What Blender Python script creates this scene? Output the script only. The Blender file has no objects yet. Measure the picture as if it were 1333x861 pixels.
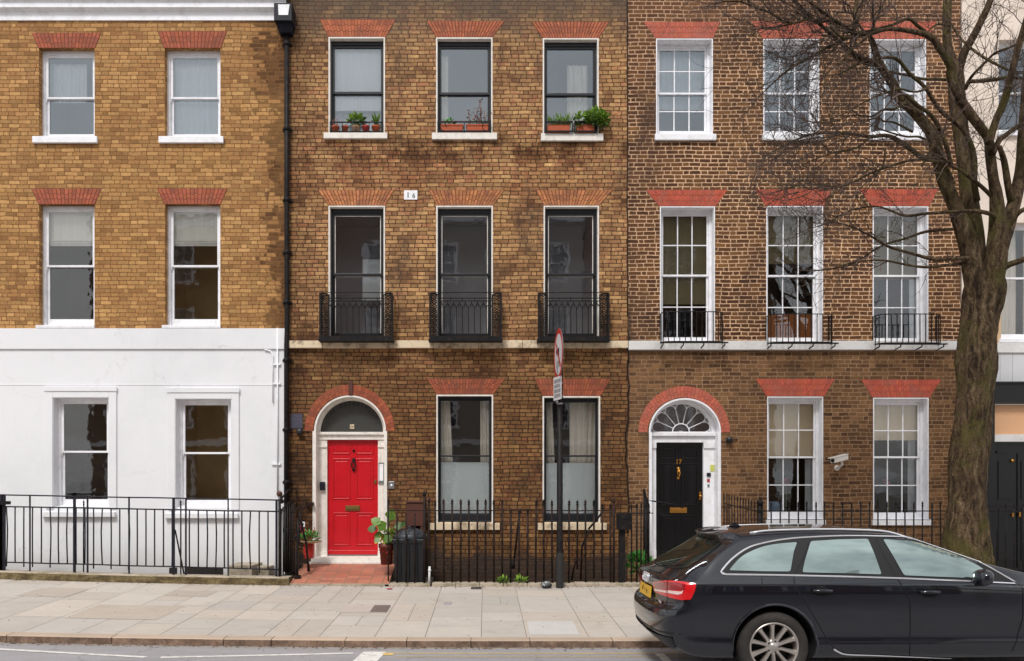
import bpy, bmesh, math, random
from mathutils import Vector, Matrix, noise
from mathutils.bvhtree import BVHTree
from mathutils.geometry import delaunay_2d_cdt
PI = math.pi
SC = bpy.context.scene
COL = SC.collection
# ---------------------------------------------------------------- camera model (metres; photograph measured at 1333x861)
F, CX, CY, EH = 1100.0, 632.0, 635.0, 1.894
YW = F / 72.0            # front plane of the terrace
YB = 14.10               # back edge of the pavement
YK = 9.99                # kerb edge
def W(px, py, Y): return Vector(((px - CX) * Y / F, Y, EH - (py - CY) * Y / F))
def FX(px, Y=YW): return (px - CX) * Y / F
def FZ(py, Y=YW): return EH - (py - CY) * Y / F
def lift(x):             # the street climbs a little to the left
    if x >= 0: return 0.0
    return 0.0019 * x * x if x > -9 else 0.0019 * 81 + 0.034 * (-9 - x)
def pave_z(y): return 0.085 + (min(max(y, YK), 16) - YK) * (0.155 / (YB - YK))
def lin(c):
    c = c / 255.0
    return c / 12.92 if c <= 0.04045 else ((c + 0.055) / 1.055) ** 2.4
def rgb(r, g, b, k=1.0): return (min(lin(r) * k, 1), min(lin(g) * k, 1), min(lin(b) * k, 1), 1.0)
# ---------------------------------------------------------------- node helper
class NB:
    def __init__(s, mat):
        mat.use_nodes = True
        s.nt = mat.node_tree; s.nt.nodes.clear()
        s.out = s.nt.nodes.new('ShaderNodeOutputMaterial' if isinstance(mat, bpy.types.Material) else 'ShaderNodeOutputWorld')
    def n(s, t, **kw):
        nd = s.nt.nodes.new(t)
        for k, v in kw.items(): setattr(nd, k, v)
        return nd
    def set(s, sock, v):
        if isinstance(v, bpy.types.NodeSocket): s.nt.links.new(v, sock)
        elif v is not None:
            if hasattr(sock.default_value, '__len__') and not hasattr(v, '__len__'):
                sock.default_value = [v] * len(sock.default_value)
            elif hasattr(v, '__len__') and len(v) == 4 and len(sock.default_value) == 3: sock.default_value = v[:3]
            else: sock.default_value = v
    def m(s, op, a, b=None, c=None, clamp=False):
        nd = s.n('ShaderNodeMath', operation=op, use_clamp=clamp)
        for i, v in enumerate((a, b, c)):
            if v is not None: s.set(nd.inputs[i], v)
        return nd.outputs[0]
    def vm(s, op, a, b=None):
        nd = s.n('ShaderNodeVectorMath', operation=op)
        s.set(nd.inputs[0], a)
        if b is not None: s.set(nd.inputs[1], b)
        return nd.outputs[0]
    def mix(s, f, a, b, mode='MIX'):
        nd = s.n('ShaderNodeMix', data_type='RGBA', blend_type=mode); nd.clamp_factor = True
        s.set(nd.inputs[0], f); s.set(nd.inputs[6], a); s.set(nd.inputs[7], b)
        return nd.outputs[2]
    def noise(s, vec, scale, detail=3, rough=0.5, dim='3D'):
        nd = s.n('ShaderNodeTexNoise', noise_dimensions=dim)
        if vec is not None: s.set(nd.inputs['Vector'], vec)
        nd.inputs['Scale'].default_value = scale; nd.inputs['Detail'].default_value = detail; nd.inputs['Roughness'].default_value = rough
        return nd.outputs['Fac']
    def ramp(s, f, stops, interp='LINEAR'):
        nd = s.n('ShaderNodeValToRGB'); cr = nd.color_ramp; cr.interpolation = interp
        while len(cr.elements) < len(stops): cr.elements.new(0.5)
        for e, (p, c) in zip(cr.elements, stops):
            e.position = p; e.color = c if hasattr(c, '__len__') else (c, c, c, 1)
        s.set(nd.inputs[0], f); return nd.outputs[0]
    def smooth(s, v, a, b, lo=0.0, hi=1.0):
        nd = s.n('ShaderNodeMapRange', interpolation_type='SMOOTHSTEP'); s.set(nd.inputs[0], v)
        for i, q in enumerate((a, b, lo, hi)): nd.inputs[i + 1].default_value = q
        return nd.outputs[0]
    def pos(s): return s.n('ShaderNodeNewGeometry').outputs['Position']
    def xyz(s, v):
        nd = s.n('ShaderNodeSeparateXYZ'); s.set(nd.inputs[0], v); return nd.outputs
    def comb(s, x, y, z):
        nd = s.n('ShaderNodeCombineXYZ')
        for i, v in enumerate((x, y, z)): s.set(nd.inputs[i], v)
        return nd.outputs[0]
    def bump(s, h, strength=0.5, dist=0.01):
        nd = s.n('ShaderNodeBump'); s.set(nd.inputs['Height'], h)
        nd.inputs['Strength'].default_value = strength; nd.inputs['Distance'].default_value = dist
        return nd.outputs[0]
    def principled(s, color, rough=0.6, metal=0.0, normal=None, coat=0.0, spec=None, coat_rough=0.03, trans=None):
        p = s.n('ShaderNodeBsdfPrincipled')
        s.set(p.inputs['Base Color'], color); s.set(p.inputs['Roughness'], rough); p.inputs['Metallic'].default_value = metal
        p.inputs['Coat Weight'].default_value = coat; p.inputs['Coat Roughness'].default_value = coat_rough
        if spec is not None: p.inputs['Specular IOR Level'].default_value = spec
        if normal is not None: s.set(p.inputs['Normal'], normal)
        s.nt.links.new(p.outputs[0], s.out.inputs[0]); return p
MATS = {}
def newmat(name):
    m = bpy.data.materials.new(name); MATS[name] = m; return m
def plain(name, col, rough=0.6, metal=0.0, var=0.12, scale=6.0, bump=0.0, coat=0.0, spec=None, dirt=None, attr=False, bscale=60):
    m = newmat(name); b = NB(m); P = b.pos()
    f = b.noise(P, scale, 4, 0.6)
    f = b.m('MULTIPLY_ADD', b.m('SUBTRACT', f, 0.5), 2 * var, 1.0)
    c = col
    if attr:
        a = b.n('ShaderNodeAttribute', attribute_name='Col').outputs['Color']; c = b.mix(1.0, col, a, 'MULTIPLY')
    c = b.mix(1.0, c, b.comb(f, f, f), 'MULTIPLY')
    if dirt:
        dcol, amt, sc = dirt
        d = b.smooth(b.noise(P, sc, 6, 0.65), 0.44, 0.68, 0, amt)
        c = b.mix(d, c, dcol)
    nrm = b.bump(b.noise(P, bscale, 4, 0.6), bump, 0.004) if bump else None
    b.principled(c, rough, metal, nrm, coat, spec)
    return m
# ---------------------------------------------------------------- mesh helper
class MB:
    def __init__(s): s.v = []; s.f = []; s.mi = []; s.c = []; s.sm = []
    def face(s, pts, mi=0, c=(1, 1, 1), smooth=False):
        i = len(s.v); s.v += [tuple(p) for p in pts]; s.f.append(list(range(i, i + len(pts)))); s.mi.append(mi); s.c.append(c); s.sm.append(smooth)
    def faces(s, vs, fs, mi=0, c=(1, 1, 1), smooth=False):
        i = len(s.v); s.v += [tuple(p) for p in vs]
        for f in fs: s.f.append([i + k for k in f]); s.mi.append(mi); s.c.append(c); s.sm.append(smooth)
    def box(s, x0, x1, y0, y1, z0, z1, mi=0, c=(1, 1, 1)):
        if x0 > x1: x0, x1 = x1, x0
        if y0 > y1: y0, y1 = y1, y0
        if z0 > z1: z0, z1 = z1, z0
        v = [(x0,y0,z0),(x1,y0,z0),(x1,y1,z0),(x0,y1,z0),(x0,y0,z1),(x1,y0,z1),(x1,y1,z1),(x0,y1,z1)]
        s.faces(v, [(0,3,2,1),(4,5,6,7),(0,1,5,4),(1,2,6,5),(2,3,7,6),(3,0,4,7)], mi, c)
        return s
    def prism(s, poly, y0, y1, mi=0, c=(1, 1, 1)):       # poly of (x, z), extruded along y
        n = len(poly)
        a = sum(poly[i][0] * poly[(i + 1) % n][1] - poly[(i + 1) % n][0] * poly[i][1] for i in range(n))
        if a < 0: poly = poly[::-1]
        v = [(x, y0, z) for x, z in poly] + [(x, y1, z) for x, z in poly]
        fs = [tuple(range(n)), tuple(range(2 * n - 1, n - 1, -1))] + [(i, i + n, (i + 1) % n + n, (i + 1) % n) for i in range(n)]
        s.faces(v, fs, mi, c); return s
    def tube(s, pts, r, n=6, mi=0, c=(1, 1, 1), cap=True, smooth=True, rough=0.0, seed=0):
        pts = [Vector(p) for p in pts]
        rs = r if hasattr(r, '__len__') else [r] * len(pts)
        vs, fs = [], []
        up = None
        for i, p in enumerate(pts):
            t = (pts[min(i + 1, len(pts) - 1)] - pts[max(i - 1, 0)])
            if t.length < 1e-9: t = Vector((0, 0, 1))
            t.normalize()
            if up is None:
                up = Vector((1, 0, 0)) if abs(t.x) < 0.8 else Vector((0, 1, 0))
            a = (up - t * up.dot(t))
            if a.length < 1e-6: a = t.orthogonal()
            a.normalize(); b2 = t.cross(a); up = a
            for k in range(n):
                an = 2 * PI * k / n
                d = a * math.cos(an) + b2 * math.sin(an)
                rr = rs[i]
                if rough:
                    q = p + d * rr
                    rr *= 1 + rough * (noise.noise(Vector((d.x * 2.6 + seed, d.y * 2.6, q.z * 0.9))) + 0.6 * noise.noise(Vector((d.x * 6, d.y * 6 + seed, q.z * 1.6))) + 0.35 * noise.noise(q * 9))
                vs.append(p + d * rr)
        for i in range(len(pts) - 1):
            for k in range(n):
                fs.append((i * n + k, i * n + (k + 1) % n, (i + 1) * n + (k + 1) % n, (i + 1) * n + k))
        if cap:
            fs.append(tuple(range(n - 1, -1, -1))); fs.append(tuple((len(pts) - 1) * n + k for k in range(n)))
        s.faces(vs, fs, mi, c, smooth); return s
    def lathe(s, prof, center, n=24, axis='z', mi=0, c=(1, 1, 1), smooth=True, a0=0, a1=2 * PI):
        full = abs(a1 - a0 - 2 * PI) < 1e-6
        m = n if full else n + 1
        vs, fs = [], []
        for r, h in prof:
            for k in range(m):
                an = a0 + (a1 - a0) * k / n
                u, w = r * math.cos(an), r * math.sin(an)
                if axis == 'z': vs.append((center[0] + u, center[1] + w, center[2] + h))
                elif axis == 'y': vs.append((center[0] + u, center[1] + h, center[2] + w))
                else: vs.append((center[0] + h, center[1] + u, center[2] + w))
        for i in range(len(prof) - 1):
            for k in range(n):
                a, b2 = i * m + k, i * m + (k + 1) % m
                fs.append((a, b2, b2 + m, a + m))
        s.faces(vs, fs, mi, c, smooth); return s
    def build(s, name, mats, parent=None, bevel=0.0, sharp=None):
        me = bpy.data.meshes.new(name); me.from_pydata(s.v, [], s.f)
        if not isinstance(mats, (list, tuple)): mats = [mats]
        for m in mats: me.materials.append(m)
        me.polygons.foreach_set('material_index', s.mi)
        me.polygons.foreach_set('use_smooth', s.sm)
        if any(c != (1, 1, 1) for c in s.c):
            at = me.color_attributes.new('Col', 'FLOAT_COLOR', 'CORNER'); data = []
            for f, c in zip(s.f, s.c): data += [c[0], c[1], c[2], 1.0] * len(f)
            at.data.foreach_set('color', data)
        else:
            at = me.color_attributes.new('Col', 'FLOAT_COLOR', 'CORNER'); at.data.foreach_set('color', [1.0] * (4 * len(at.data)))
        me.update()
        if sharp: me.set_sharp_from_angle(angle=math.radians(sharp))
        o = bpy.data.objects.new(name, me); COL.objects.link(o)
        if bevel:
            bv = o.modifiers.new('bevel', 'BEVEL'); bv.width = bevel; bv.segments = 2; bv.limit_method = 'ANGLE'; bv.harden_normals = False
        if parent is not None: adopt(o, parent)
        return o
def adopt(o, parent):
    o.parent = parent
    if parent.type == 'EMPTY': o.matrix_parent_inverse = Matrix.Translation(-Vector(parent.location))
def thing(name, label, cat, loc, group=None):
    o = bpy.data.objects.new(name, None); o.empty_display_size = 0.2; COL.objects.link(o); o.location = loc
    o['label'] = label; o['category'] = cat
    if group: o['group'] = group
    return o
def tag(o, label, cat, group=None):
    o['label'] = label; o['category'] = cat
    if group: o['group'] = group
    return o
def recenter(o, loc):                      # move a single-mesh thing's origin to its base
    o.data.transform(Matrix.Translation(-Vector(loc))); o.location = loc; return o
def struct(o): o['kind'] = 'structure'; return o
def text_mb(s, body, size, loc, mat, name, parent, rot=(PI / 2, 0, 0), ext=0.001, align='CENTER', bold=0.0):
    cu = bpy.data.curves.new('txt', 'FONT'); cu.body = body; cu.size = size; cu.extrude = ext; cu.align_x = align; cu.align_y = 'CENTER'; cu.offset = bold
    t = bpy.data.objects.new('txt', cu); COL.objects.link(t)
    bpy.context.view_layer.update()
    me = bpy.data.meshes.new_from_object(t.evaluated_get(bpy.context.evaluated_depsgraph_get()))
    bpy.data.objects.remove(t); bpy.data.curves.remove(cu)
    me.materials.clear(); me.materials.append(mat)
    me.transform(Matrix.Translation(loc) @ Matrix.Rotation(rot[2], 4, 'Z') @ Matrix.Rotation(rot[1], 4, 'Y') @ Matrix.Rotation(rot[0], 4, 'X'))
    o = bpy.data.objects.new(name, me); COL.objects.link(o)
    if parent is not None: adopt(o, parent)
    return o
# ---------------------------------------------------------------- materials
def brick(name, stops, mortar, mw=0.006, mvar=0.4, course=0.0728, bond=0.335, dark=None, seed=0.0, bumpk=0.6, patch=0.5, extra=None, tone=None, vark=1.0, blot=None):
    m = newmat(name); b = NB(m); P0 = b.pos()
    P = b.vm('ADD', P0, (seed, 0, seed * 0.37))
    X, Y, Z = b.xyz(P)
    w1 = b.m('MULTIPLY', b.m('SUBTRACT', b.noise(P, 1.6, 3), 0.5), 0.045)
    w2 = b.m('MULTIPLY', b.m('SUBTRACT', b.noise(P, 20, 3, .65), 0.5), 0.016)
    w3 = b.m('MULTIPLY', b.m('SUBTRACT', b.noise(b.vm('ADD', P, (7.3, 1.1, 3.3)), 22, 3, .65), 0.5), 0.020)
    zz = b.m('DIVIDE', b.m('ADD', Z, b.m('ADD', w1, w2)), course)
    row = b.m('FLOOR', zz); fz = b.m('SUBTRACT', zz, row)
    wr = b.n('ShaderNodeTexWhiteNoise', noise_dimensions='1D'); b.set(wr.inputs['W'], row)
    u = b.m('DIVIDE', b.m('ADD', b.m('ADD', X, Y), w3), bond)
    u = b.m('ADD', u, b.m('MULTIPLY', b.m('MODULO', b.m('ABSOLUTE', row), 2.0), 0.5))
    u = b.m('ADD', u, b.m('MULTIPLY', wr.outputs['Value'], 0.26))
    c = b.m('FLOOR', u); fu = b.m('SUBTRACT', u, c)
    wj = b.n('ShaderNodeTexWhiteNoise', noise_dimensions='2D'); b.set(wj.inputs['Vector'], b.comb(c, b.m('ADD', row, .37), 0.0))
    tj = b.m('MULTIPLY_ADD', wj.outputs['Value'], 0.17, 0.57)
    isH = b.m('GREATER_THAN', fu, tj)
    lu = b.m('ADD', b.m('MULTIPLY', isH, b.m('SUBTRACT', fu, tj)), b.m('MULTIPLY', b.m('SUBTRACT', 1.0, isH), fu))
    ln = b.m('ADD', b.m('MULTIPLY', isH, b.m('SUBTRACT', 1.0, tj)), b.m('MULTIPLY', b.m('SUBTRACT', 1.0, isH), tj))
    du = b.m('MULTIPLY', b.m('MINIMUM', lu, b.m('SUBTRACT', ln, lu)), bond)
    dz = b.m('MULTIPLY', b.m('MINIMUM', fz, b.m('SUBTRACT', 1.0, fz)), course)
    d = b.m('MINIMUM', du, dz)
    d = b.m('SUBTRACT', d, b.m('MULTIPLY', b.m('MAXIMUM', b.m('SUBTRACT', 1.0, b.m('DIVIDE', b.m('ADD', du, dz), .03)), 0.0), .006))   # rounded corners
    d = b.m('DIVIDE', d, b.m('MULTIPLY_ADD', b.noise(b.vm('ADD', P, (17, 3, 11)), 7, 4, .7), 1.9, 0.12))
    d = b.m('ADD', d, b.m('MULTIPLY', b.m('SUBTRACT', b.noise(b.vm('ADD', P, (2, 23, 5)), 48, 3, .6), .5), .007))
    mk = b.smooth(d, mw * 0.55, mw * 1.25)                      # 1 = brick, 0 = mortar
    wn = b.n('ShaderNodeTexWhiteNoise', noise_dimensions='2D')
    b.set(wn.inputs['Vector'], b.comb(b.m('ADD', b.m('MULTIPLY', c, 2.0), isH), row, 0.0))
    v = wn.outputs['Value']
    big = b.noise(P, 0.55, 5, 0.6)
    mid = b.noise(P, 2.4, 4, 0.6)
    vv = b.m('ADD', b.m('MULTIPLY', b.m('SUBTRACT', v, 0.5), (1.0 - patch * 0.35) * vark), b.m('MULTIPLY', b.m('SUBTRACT', b.m('ADD', big, mid), 1.0), patch * 1.5))
    vv = b.m('ADD', vv, 0.5, clamp=True)
    bc = b.ramp(vv, stops)
    Xw, Yw, Zw = b.xyz(P0)
    for (kind, a0, a1, amt, colx) in (extra or []):
        if not kind.endswith('b'): continue
        q = {'x': Xw, 'z': Zw}[kind[0]]
        nz = b.m('ADD', b.m('MULTIPLY', b.m('SUBTRACT', b.noise(P, .9, 5, .7), 0.5), 2.4), b.m('MULTIPLY', b.m('SUBTRACT', v, .5), .5))
        bc = b.mix(b.smooth(b.m('ADD', q, nz), a0, a1, 0, amt), bc, b.mix(1.0, bc, colx, 'MULTIPLY'))
    yl = b.smooth(b.noise(b.vm('ADD', P, (31, 7, 19)), .6, 5, .65), .46, .6, 0, .6)
    if blot: bc = b.mix(yl, bc, b.mix(.35, bc, blot))
    fine = b.noise(P, 38, 5, 0.75)
    wn2 = b.xyz(wn.outputs['Color'])
    br = b.m('MULTIPLY', b.m('MULTIPLY_ADD', b.m('SUBTRACT', fine, 0.5), 1.35, 1.0), b.m('MULTIPLY_ADD', wn2[1], 0.45, 0.78))
    bc = b.mix(1.0, bc, b.comb(br, br, br), 'MULTIPLY')
    mn = b.m('MULTIPLY', b.m('MULTIPLY_ADD', b.noise(P, 1.3, 5, 0.65), 2 * mvar, 1 - mvar), b.m('MULTIPLY_ADD', b.noise(P, 30, 3), 0.7, 0.65))
    mc = b.mix(1.0, mortar, b.comb(mn, mn, mn), 'MULTIPLY')
    # smeared / lost pointing
    smear = b.smooth(b.noise(b.vm('ADD', P, (3, 9, 2)), 3.2, 5, 0.7), 0.55, 0.72, 0, 0.7)
    mk2 = b.m('MAXIMUM', mk, smear)
    colr = b.mix(mk2, mc, bc)
    spl = b.smooth(b.noise(b.vm('ADD', P, (13, 2, 5)), 9, 5, 0.75), 0.66, 0.76, 0, 0.55)
    colr = b.mix(spl, colr, b.mix(0.5, mc, bc))
    # soot and damp, large soft patches
    if dark:
        dcol, amt = dark
        sm = b.smooth(b.noise(b.vm('MULTIPLY', P, (1, 1, 0.55)), 0.8, 6, 0.7), 0.5, 0.72, 0, amt)
        colr = b.mix(sm, colr, dcol)
    for (kind, a0, a1, amt, colx) in (extra or []):
        if kind.endswith('b'): continue
        q = {'x': Xw, 'z': Zw}[kind[0]]
        nz = b.m('MULTIPLY', b.m('SUBTRACT', b.noise(P, 1.1, 5, 0.7), 0.5), 1.6)
        if kind.endswith('w'):
            qq = b.m('ADD', q, b.m('MULTIPLY', nz, .35)); k = b.m('MULTIPLY', b.smooth(qq, a0 - .25, a0 + .1, 0, 1), b.smooth(qq, a1 - .1, a1 + .2, amt, 0))
            k = b.m('MULTIPLY', k, b.smooth(b.noise(P, 1.6, 5, .7), .4, .6))
            colr = b.mix(k, colr, colx, 'MULTIPLY'); continue
        k = b.smooth(b.m('ADD', q, nz), a0, a1, 0, amt) if a1 > a0 else b.m('SUBTRACT', amt, b.smooth(b.m('ADD', q, nz), a1, a0, 0, amt))
        colr = b.mix(k, colr, colx, 'MULTIPLY' if kind.endswith('m') else 'MIX')
    colr = b.mix(1.0, colr, (1, 1, 1, 1), 'MULTIPLY')
    h = b.m('ADD', b.m('MULTIPLY', mk, 1.0), b.m('MULTIPLY', b.noise(P, 40, 4, 0.7), 0.7))
    b.principled(colr, 0.9, 0, b.bump(h, bumpk, 0.006), spec=0.25)
    return m
def R(*c): return rgb(*c)
M_b1 = brick('brick_yellow', [(0, R(112,78,50)), (.22, R(150,108,68)), (.5, R(171,128,81)), (.78, R(188,146,95)), (1, R(156,98,66))], R(124,88,52), 0.0060, 0.3,
             dark=(R(140,100,62), .4), seed=1.7, patch=.3, vark=.62, blot=R(196,152,92), extra=[('xb', FX(342), FX(350), .9, R(134,122,124))])
M_b2 = brick('brick_mixed', [(0, R(92,62,44)), (.2, R(132,94,64)), (.42, R(162,121,82)), (.62, R(186,146,99)), (.8, R(158,106,76)), (1, R(210,170,114))], R(90,62,42), 0.0078, 0.45,
             dark=(R(76,62,52), .9), seed=4.2, patch=.8, vark=.7,
             blot=R(200,158,102), extra=[('zm', 5.0, 3.8, .9, R(168,158,148)), ('zw', FZ(262), FZ(192), .6, R(214,188,184)), ('zw', FZ(205), FZ(182), .85, R(136,124,116)), ('z', 9.6, 10.8, .8, R(84,74,66)), ('xm', FX(430), FX(372), .55, R(150,140,132)), ('z', .80, .55, .85, R(60,50,45))])
M_b3 = brick('brick_brown', [(0, R(62,40,30)), (.25, R(82,54,36)), (.5, R(98,66,42)), (.75, R(112,78,48)), (1, R(140,100,60))], R(206,168,134), 0.0084, 0.65,
             dark=(R(72,54,44), .9), seed=9.1, patch=.6, vark=.7, extra=[('zm', 4.6, 3.9, .55, R(180,160,142)), ('z', 8.9, 11.2, .45, R(110,76,60))])
M_b3g = brick('brick_brown_low', [(0, R(74,50,36)), (.25, R(96,68,46)), (.5, R(114,82,55)), (.75, R(128,94,62)), (1, R(106,76,52))], R(150,120,92), 0.0074, 0.4,
             dark=(R(84,64,50), .7), seed=9.1, patch=.5, vark=.7)
M_bo = brick('brick_opposite', [(0, R(90,66,50)), (.5, R(130,96,70)), (1, R(150,112,80))], R(140,120,100), seed=3)
def stone(name, c, var=.12, rough=.8, dirt=None, attr=False, bump=.25): return plain(name, c, rough, 0, var, 3.5, bump, dirt=dirt, attr=attr)
M_stucco = newmat('white_stucco')
def _st():
    b = NB(M_stucco); P = b.pos(); X, Y, Z = b.xyz(P)
    c = b.mix(b.smooth(b.noise(P, 0.9, 6, .65), .4, .75), R(234,234,237), R(224,225,228))
    st = b.smooth(b.noise(b.vm('MULTIPLY', P, (5.5, 5.5, .5)), 1.3, 6, .7), .56, .8, 0, .22)
    c = b.mix(st, c, R(190,186,180))
    low = b.m('MULTIPLY', b.smooth(b.m('ADD', Z, b.m('MULTIPLY', b.noise(P, 3, 5), .5)), 1.25, .5), .35)
    c = b.mix(low, c, R(176,170,160))
    vo = b.n('ShaderNodeTexVoronoi', feature='DISTANCE_TO_EDGE'); vo.inputs['Scale'].default_value = .55; b.set(vo.inputs['Vector'], b.vm('ADD', P, b.comb(b.m('MULTIPLY', b.noise(P, 2, 6, .7), .9), 0.0, b.m('MULTIPLY', b.noise(P, 2.6, 6, .7), .9))))
    crack = b.m('MULTIPLY', b.smooth(vo.outputs['Distance'], 0, .006, .35, 0), b.smooth(b.noise(P, 1.2, 2), .5, .6))
    c = b.mix(crack, c, R(170,168,165))
    b.principled(c, .62, 0, b.bump(b.m('ADD', b.noise(P, 3, 3), b.m('MULTIPLY', b.noise(P, 60, 3), .25)), .35, .012))
_st()
M_white = plain('white_paint', R(245,245,249), .4, 0, .05, 4, .08, dirt=(R(196,194,190), .35, 6))
M_whiteold = plain('old_white_paint', R(236,230,222), .6, 0, .08, 7, .3, dirt=(R(190,180,168), .45, 9))
M_grey_reveal = plain('grey_white_paint', R(190,188,186), .6, 0, .12, 7, .2, dirt=(R(140,134,126), .5, 9))
M_cream = plain('cream_stone', R(224,204,174), .75, 0, .1, 5, .35, dirt=(R(108,86,62), .8, 4.5))
M_whiteband = plain('white_band', R(222,220,218), .6, 0, .06, 5, .2, dirt=(R(170,164,158), .4, 4))
M_creamwall = plain('cream_render', R(233,217,203), .7, 0, .05, 2, .15, dirt=(R(205,190,176), .5, 3))
M_blackframe = plain('black_sash_paint', R(30,31,36), .35, 0, .2, 8, .1)
M_black = plain('black_iron', R(15,15,17), .6, 0, .3, 20, .25, spec=.25, dirt=(R(70,52,42), .35, 14))
M_ironblue = plain('blue_black_iron', R(19,20,32), .55, 0, .25, 18, .25, spec=.3, dirt=(R(66,62,66), .3, 10))
M_rusty = plain('rusty_iron', R(24,18,17), .65, 0, .35, 16, .35, spec=.25, dirt=(R(72,44,34), .6, 11))
M_redlint = {}
for nm, c in (('h1', R(172,92,64)), ('h2', R(180,102,68)), ('h2o', R(186,122,76)), ('h2g', R(156,82,54)), ('h3', R(190,100,78)), ('h3b', R(186,86,64)), ('mort', R(118,66,50))):
    M_redlint[nm] = plain('red_brick_' + nm, c, .85, 0, .22, 14, .5, attr=True, dirt=(R(118,72,56) if nm[:2] != 'h3' else R(158,98,84), .6, 4.5))
M_reddoor = plain('red_door_paint', R(200,19,33), .3, 0, .05, 5, .06, coat=.25, dirt=(R(160,14,26), .3, 5))
M_blackdoor = plain('black_door_paint', R(12,12,14), .28, 0, .1, 4, .03, coat=.3)
M_brass = plain('brass', R(196,140,66), .35, .85, .15, 30)
M_darkbrass = plain('dull_brass', R(118,98,52), .5, .6, .2, 30)
M_steel = plain('brushed_steel', R(170,170,172), .35, .8, .1, 30)
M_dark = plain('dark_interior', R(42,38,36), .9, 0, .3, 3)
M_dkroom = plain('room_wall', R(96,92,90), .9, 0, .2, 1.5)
M_greyroom = plain('grey_room', R(196,196,200), .9, 0, .15, 1.2)
M_brownroom = plain('brown_room', R(186,160,112), .9, 0, .3, 2.2)
M_paleroom = plain('pale_room', R(226,230,232), .9, 0, .08, 1.5)
def cloth(name, c, tr=.25):
    m = newmat(name); b = NB(m); P = b.pos()
    w = b.noise(b.vm('MULTIPLY', P, (30, 30, 1.5)), 1, 3)
    k = b.m('MULTIPLY_ADD', b.m('SUBTRACT', w, .5), .25, 1.0)
    p = b.principled(b.mix(1.0, c, b.comb(k, k, k), 'MULTIPLY'), .9, spec=.1)
    return m
M_curt = cloth('cream_curtain', R(252,247,236)); M_net = cloth('net_curtain', R(236,242,246)); M_blind = cloth('roller_blind', R(252,236,206)); M_oblind = cloth('olive_blind', R(150,142,112)); M_wblind = cloth('white_blind', R(246,248,248))
M_romblind = cloth('roman_blind', R(246,246,238)); M_frost = plain('frosted_film', R(240,250,252), .35, 0, .05, 1.2, spec=.6)
M_orange = plain('orange_box', R(196,124,66), .7, 0, .1); M_dkblue = plain('blue_cloth', R(46,66,96), .8)
def glassmat(name, fac, tint=(1, 1, 1, 1), refl=(1, 1, 1, 1), wob=.35, sc=2.6, seed=0):
    m = newmat(name); b = NB(m); P = b.vm('ADD', b.pos(), (seed, 0, 0))
    h = b.m('ADD', b.noise(P, sc, 2), b.m('MULTIPLY', b.noise(P, sc * 4, 2), .12))
    nrm = b.bump(h, wob, .012)
    g = b.n('ShaderNodeBsdfGlossy'); g.inputs['Roughness'].default_value = .015; g.inputs['Color'].default_value = refl; b.set(g.inputs['Normal'], nrm)
    t = b.n('ShaderNodeBsdfTransparent'); t.inputs[0].default_value = tint
    fr = b.n('ShaderNodeFresnel'); fr.inputs[0].default_value = 1.45
    f = b.m('ADD', fac, b.m('MULTIPLY', fr.outputs[0], .8), clamp=True)
    mx = b.n('ShaderNodeMixShader'); b.set(mx.inputs[0], f); b.set(mx.inputs[1], t.outputs[0]); b.set(mx.inputs[2], g.outputs[0])
    b.nt.links.new(mx.outputs[0], b.out.inputs[0]); return m
M_gl = glassmat('window_glass', .09, (.99, .995, .99, 1), wob=.10); M_glsky = glassmat('window_glass_bright', .19, (.98, .99, 1, 1), (.86, .95, 1, 1), wob=.12)
M_gldark = glassmat('window_glass_dim', .10, (.96, .96, .96, 1), (.95, .97, 1, 1), wob=.10, seed=5)
def tarmac():
    m = newmat('asphalt'); b = NB(m); P = b.pos(); X, Y, Z = b.xyz(P)
    a = b.noise(P, 260, 3, .7); c1 = b.noise(P, 1.2, 6, .65); c2 = b.noise(b.vm('MULTIPLY', P, (.35, 2.2, 1)), 1.5, 4)
    c = b.ramp(a, [(.25, R(112,110,113)), (.5, R(156,153,155)), (.8, R(196,192,190))])
    k = b.m('MULTIPLY', b.m('MULTIPLY_ADD', c1, .35, .84), b.m('MULTIPLY_ADD', c2, .3, .85))
    c = b.mix(1.0, c, b.comb(k, k, k), 'MULTIPLY')
    gut = b.smooth(b.m('ADD', Y, b.m('MULTIPLY', b.noise(P, 5, 4), .12)), YK - .22, YK + .04, 0, .6)
    c = b.mix(gut, c, R(150,142,132))
    crack = b.n('ShaderNodeTexVoronoi', feature='DISTANCE_TO_EDGE'); crack.inputs['Scale'].default_value = .9
    b.set(crack.inputs['Vector'], b.vm('ADD', P, b.comb(b.m('MULTIPLY', b.noise(P, 3, 5), .5), b.m('MULTIPLY', b.noise(P, 4, 5), .5), 0.0)))
    ck = b.smooth(crack.outputs['Distance'], .0, .012, .35, 0)
    c = b.mix(ck, c, R(70,66,64))
    b.principled(c, .85, 0, b.bump(a, .6, .004), spec=.3); return m
M_asph = tarmac()
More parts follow.
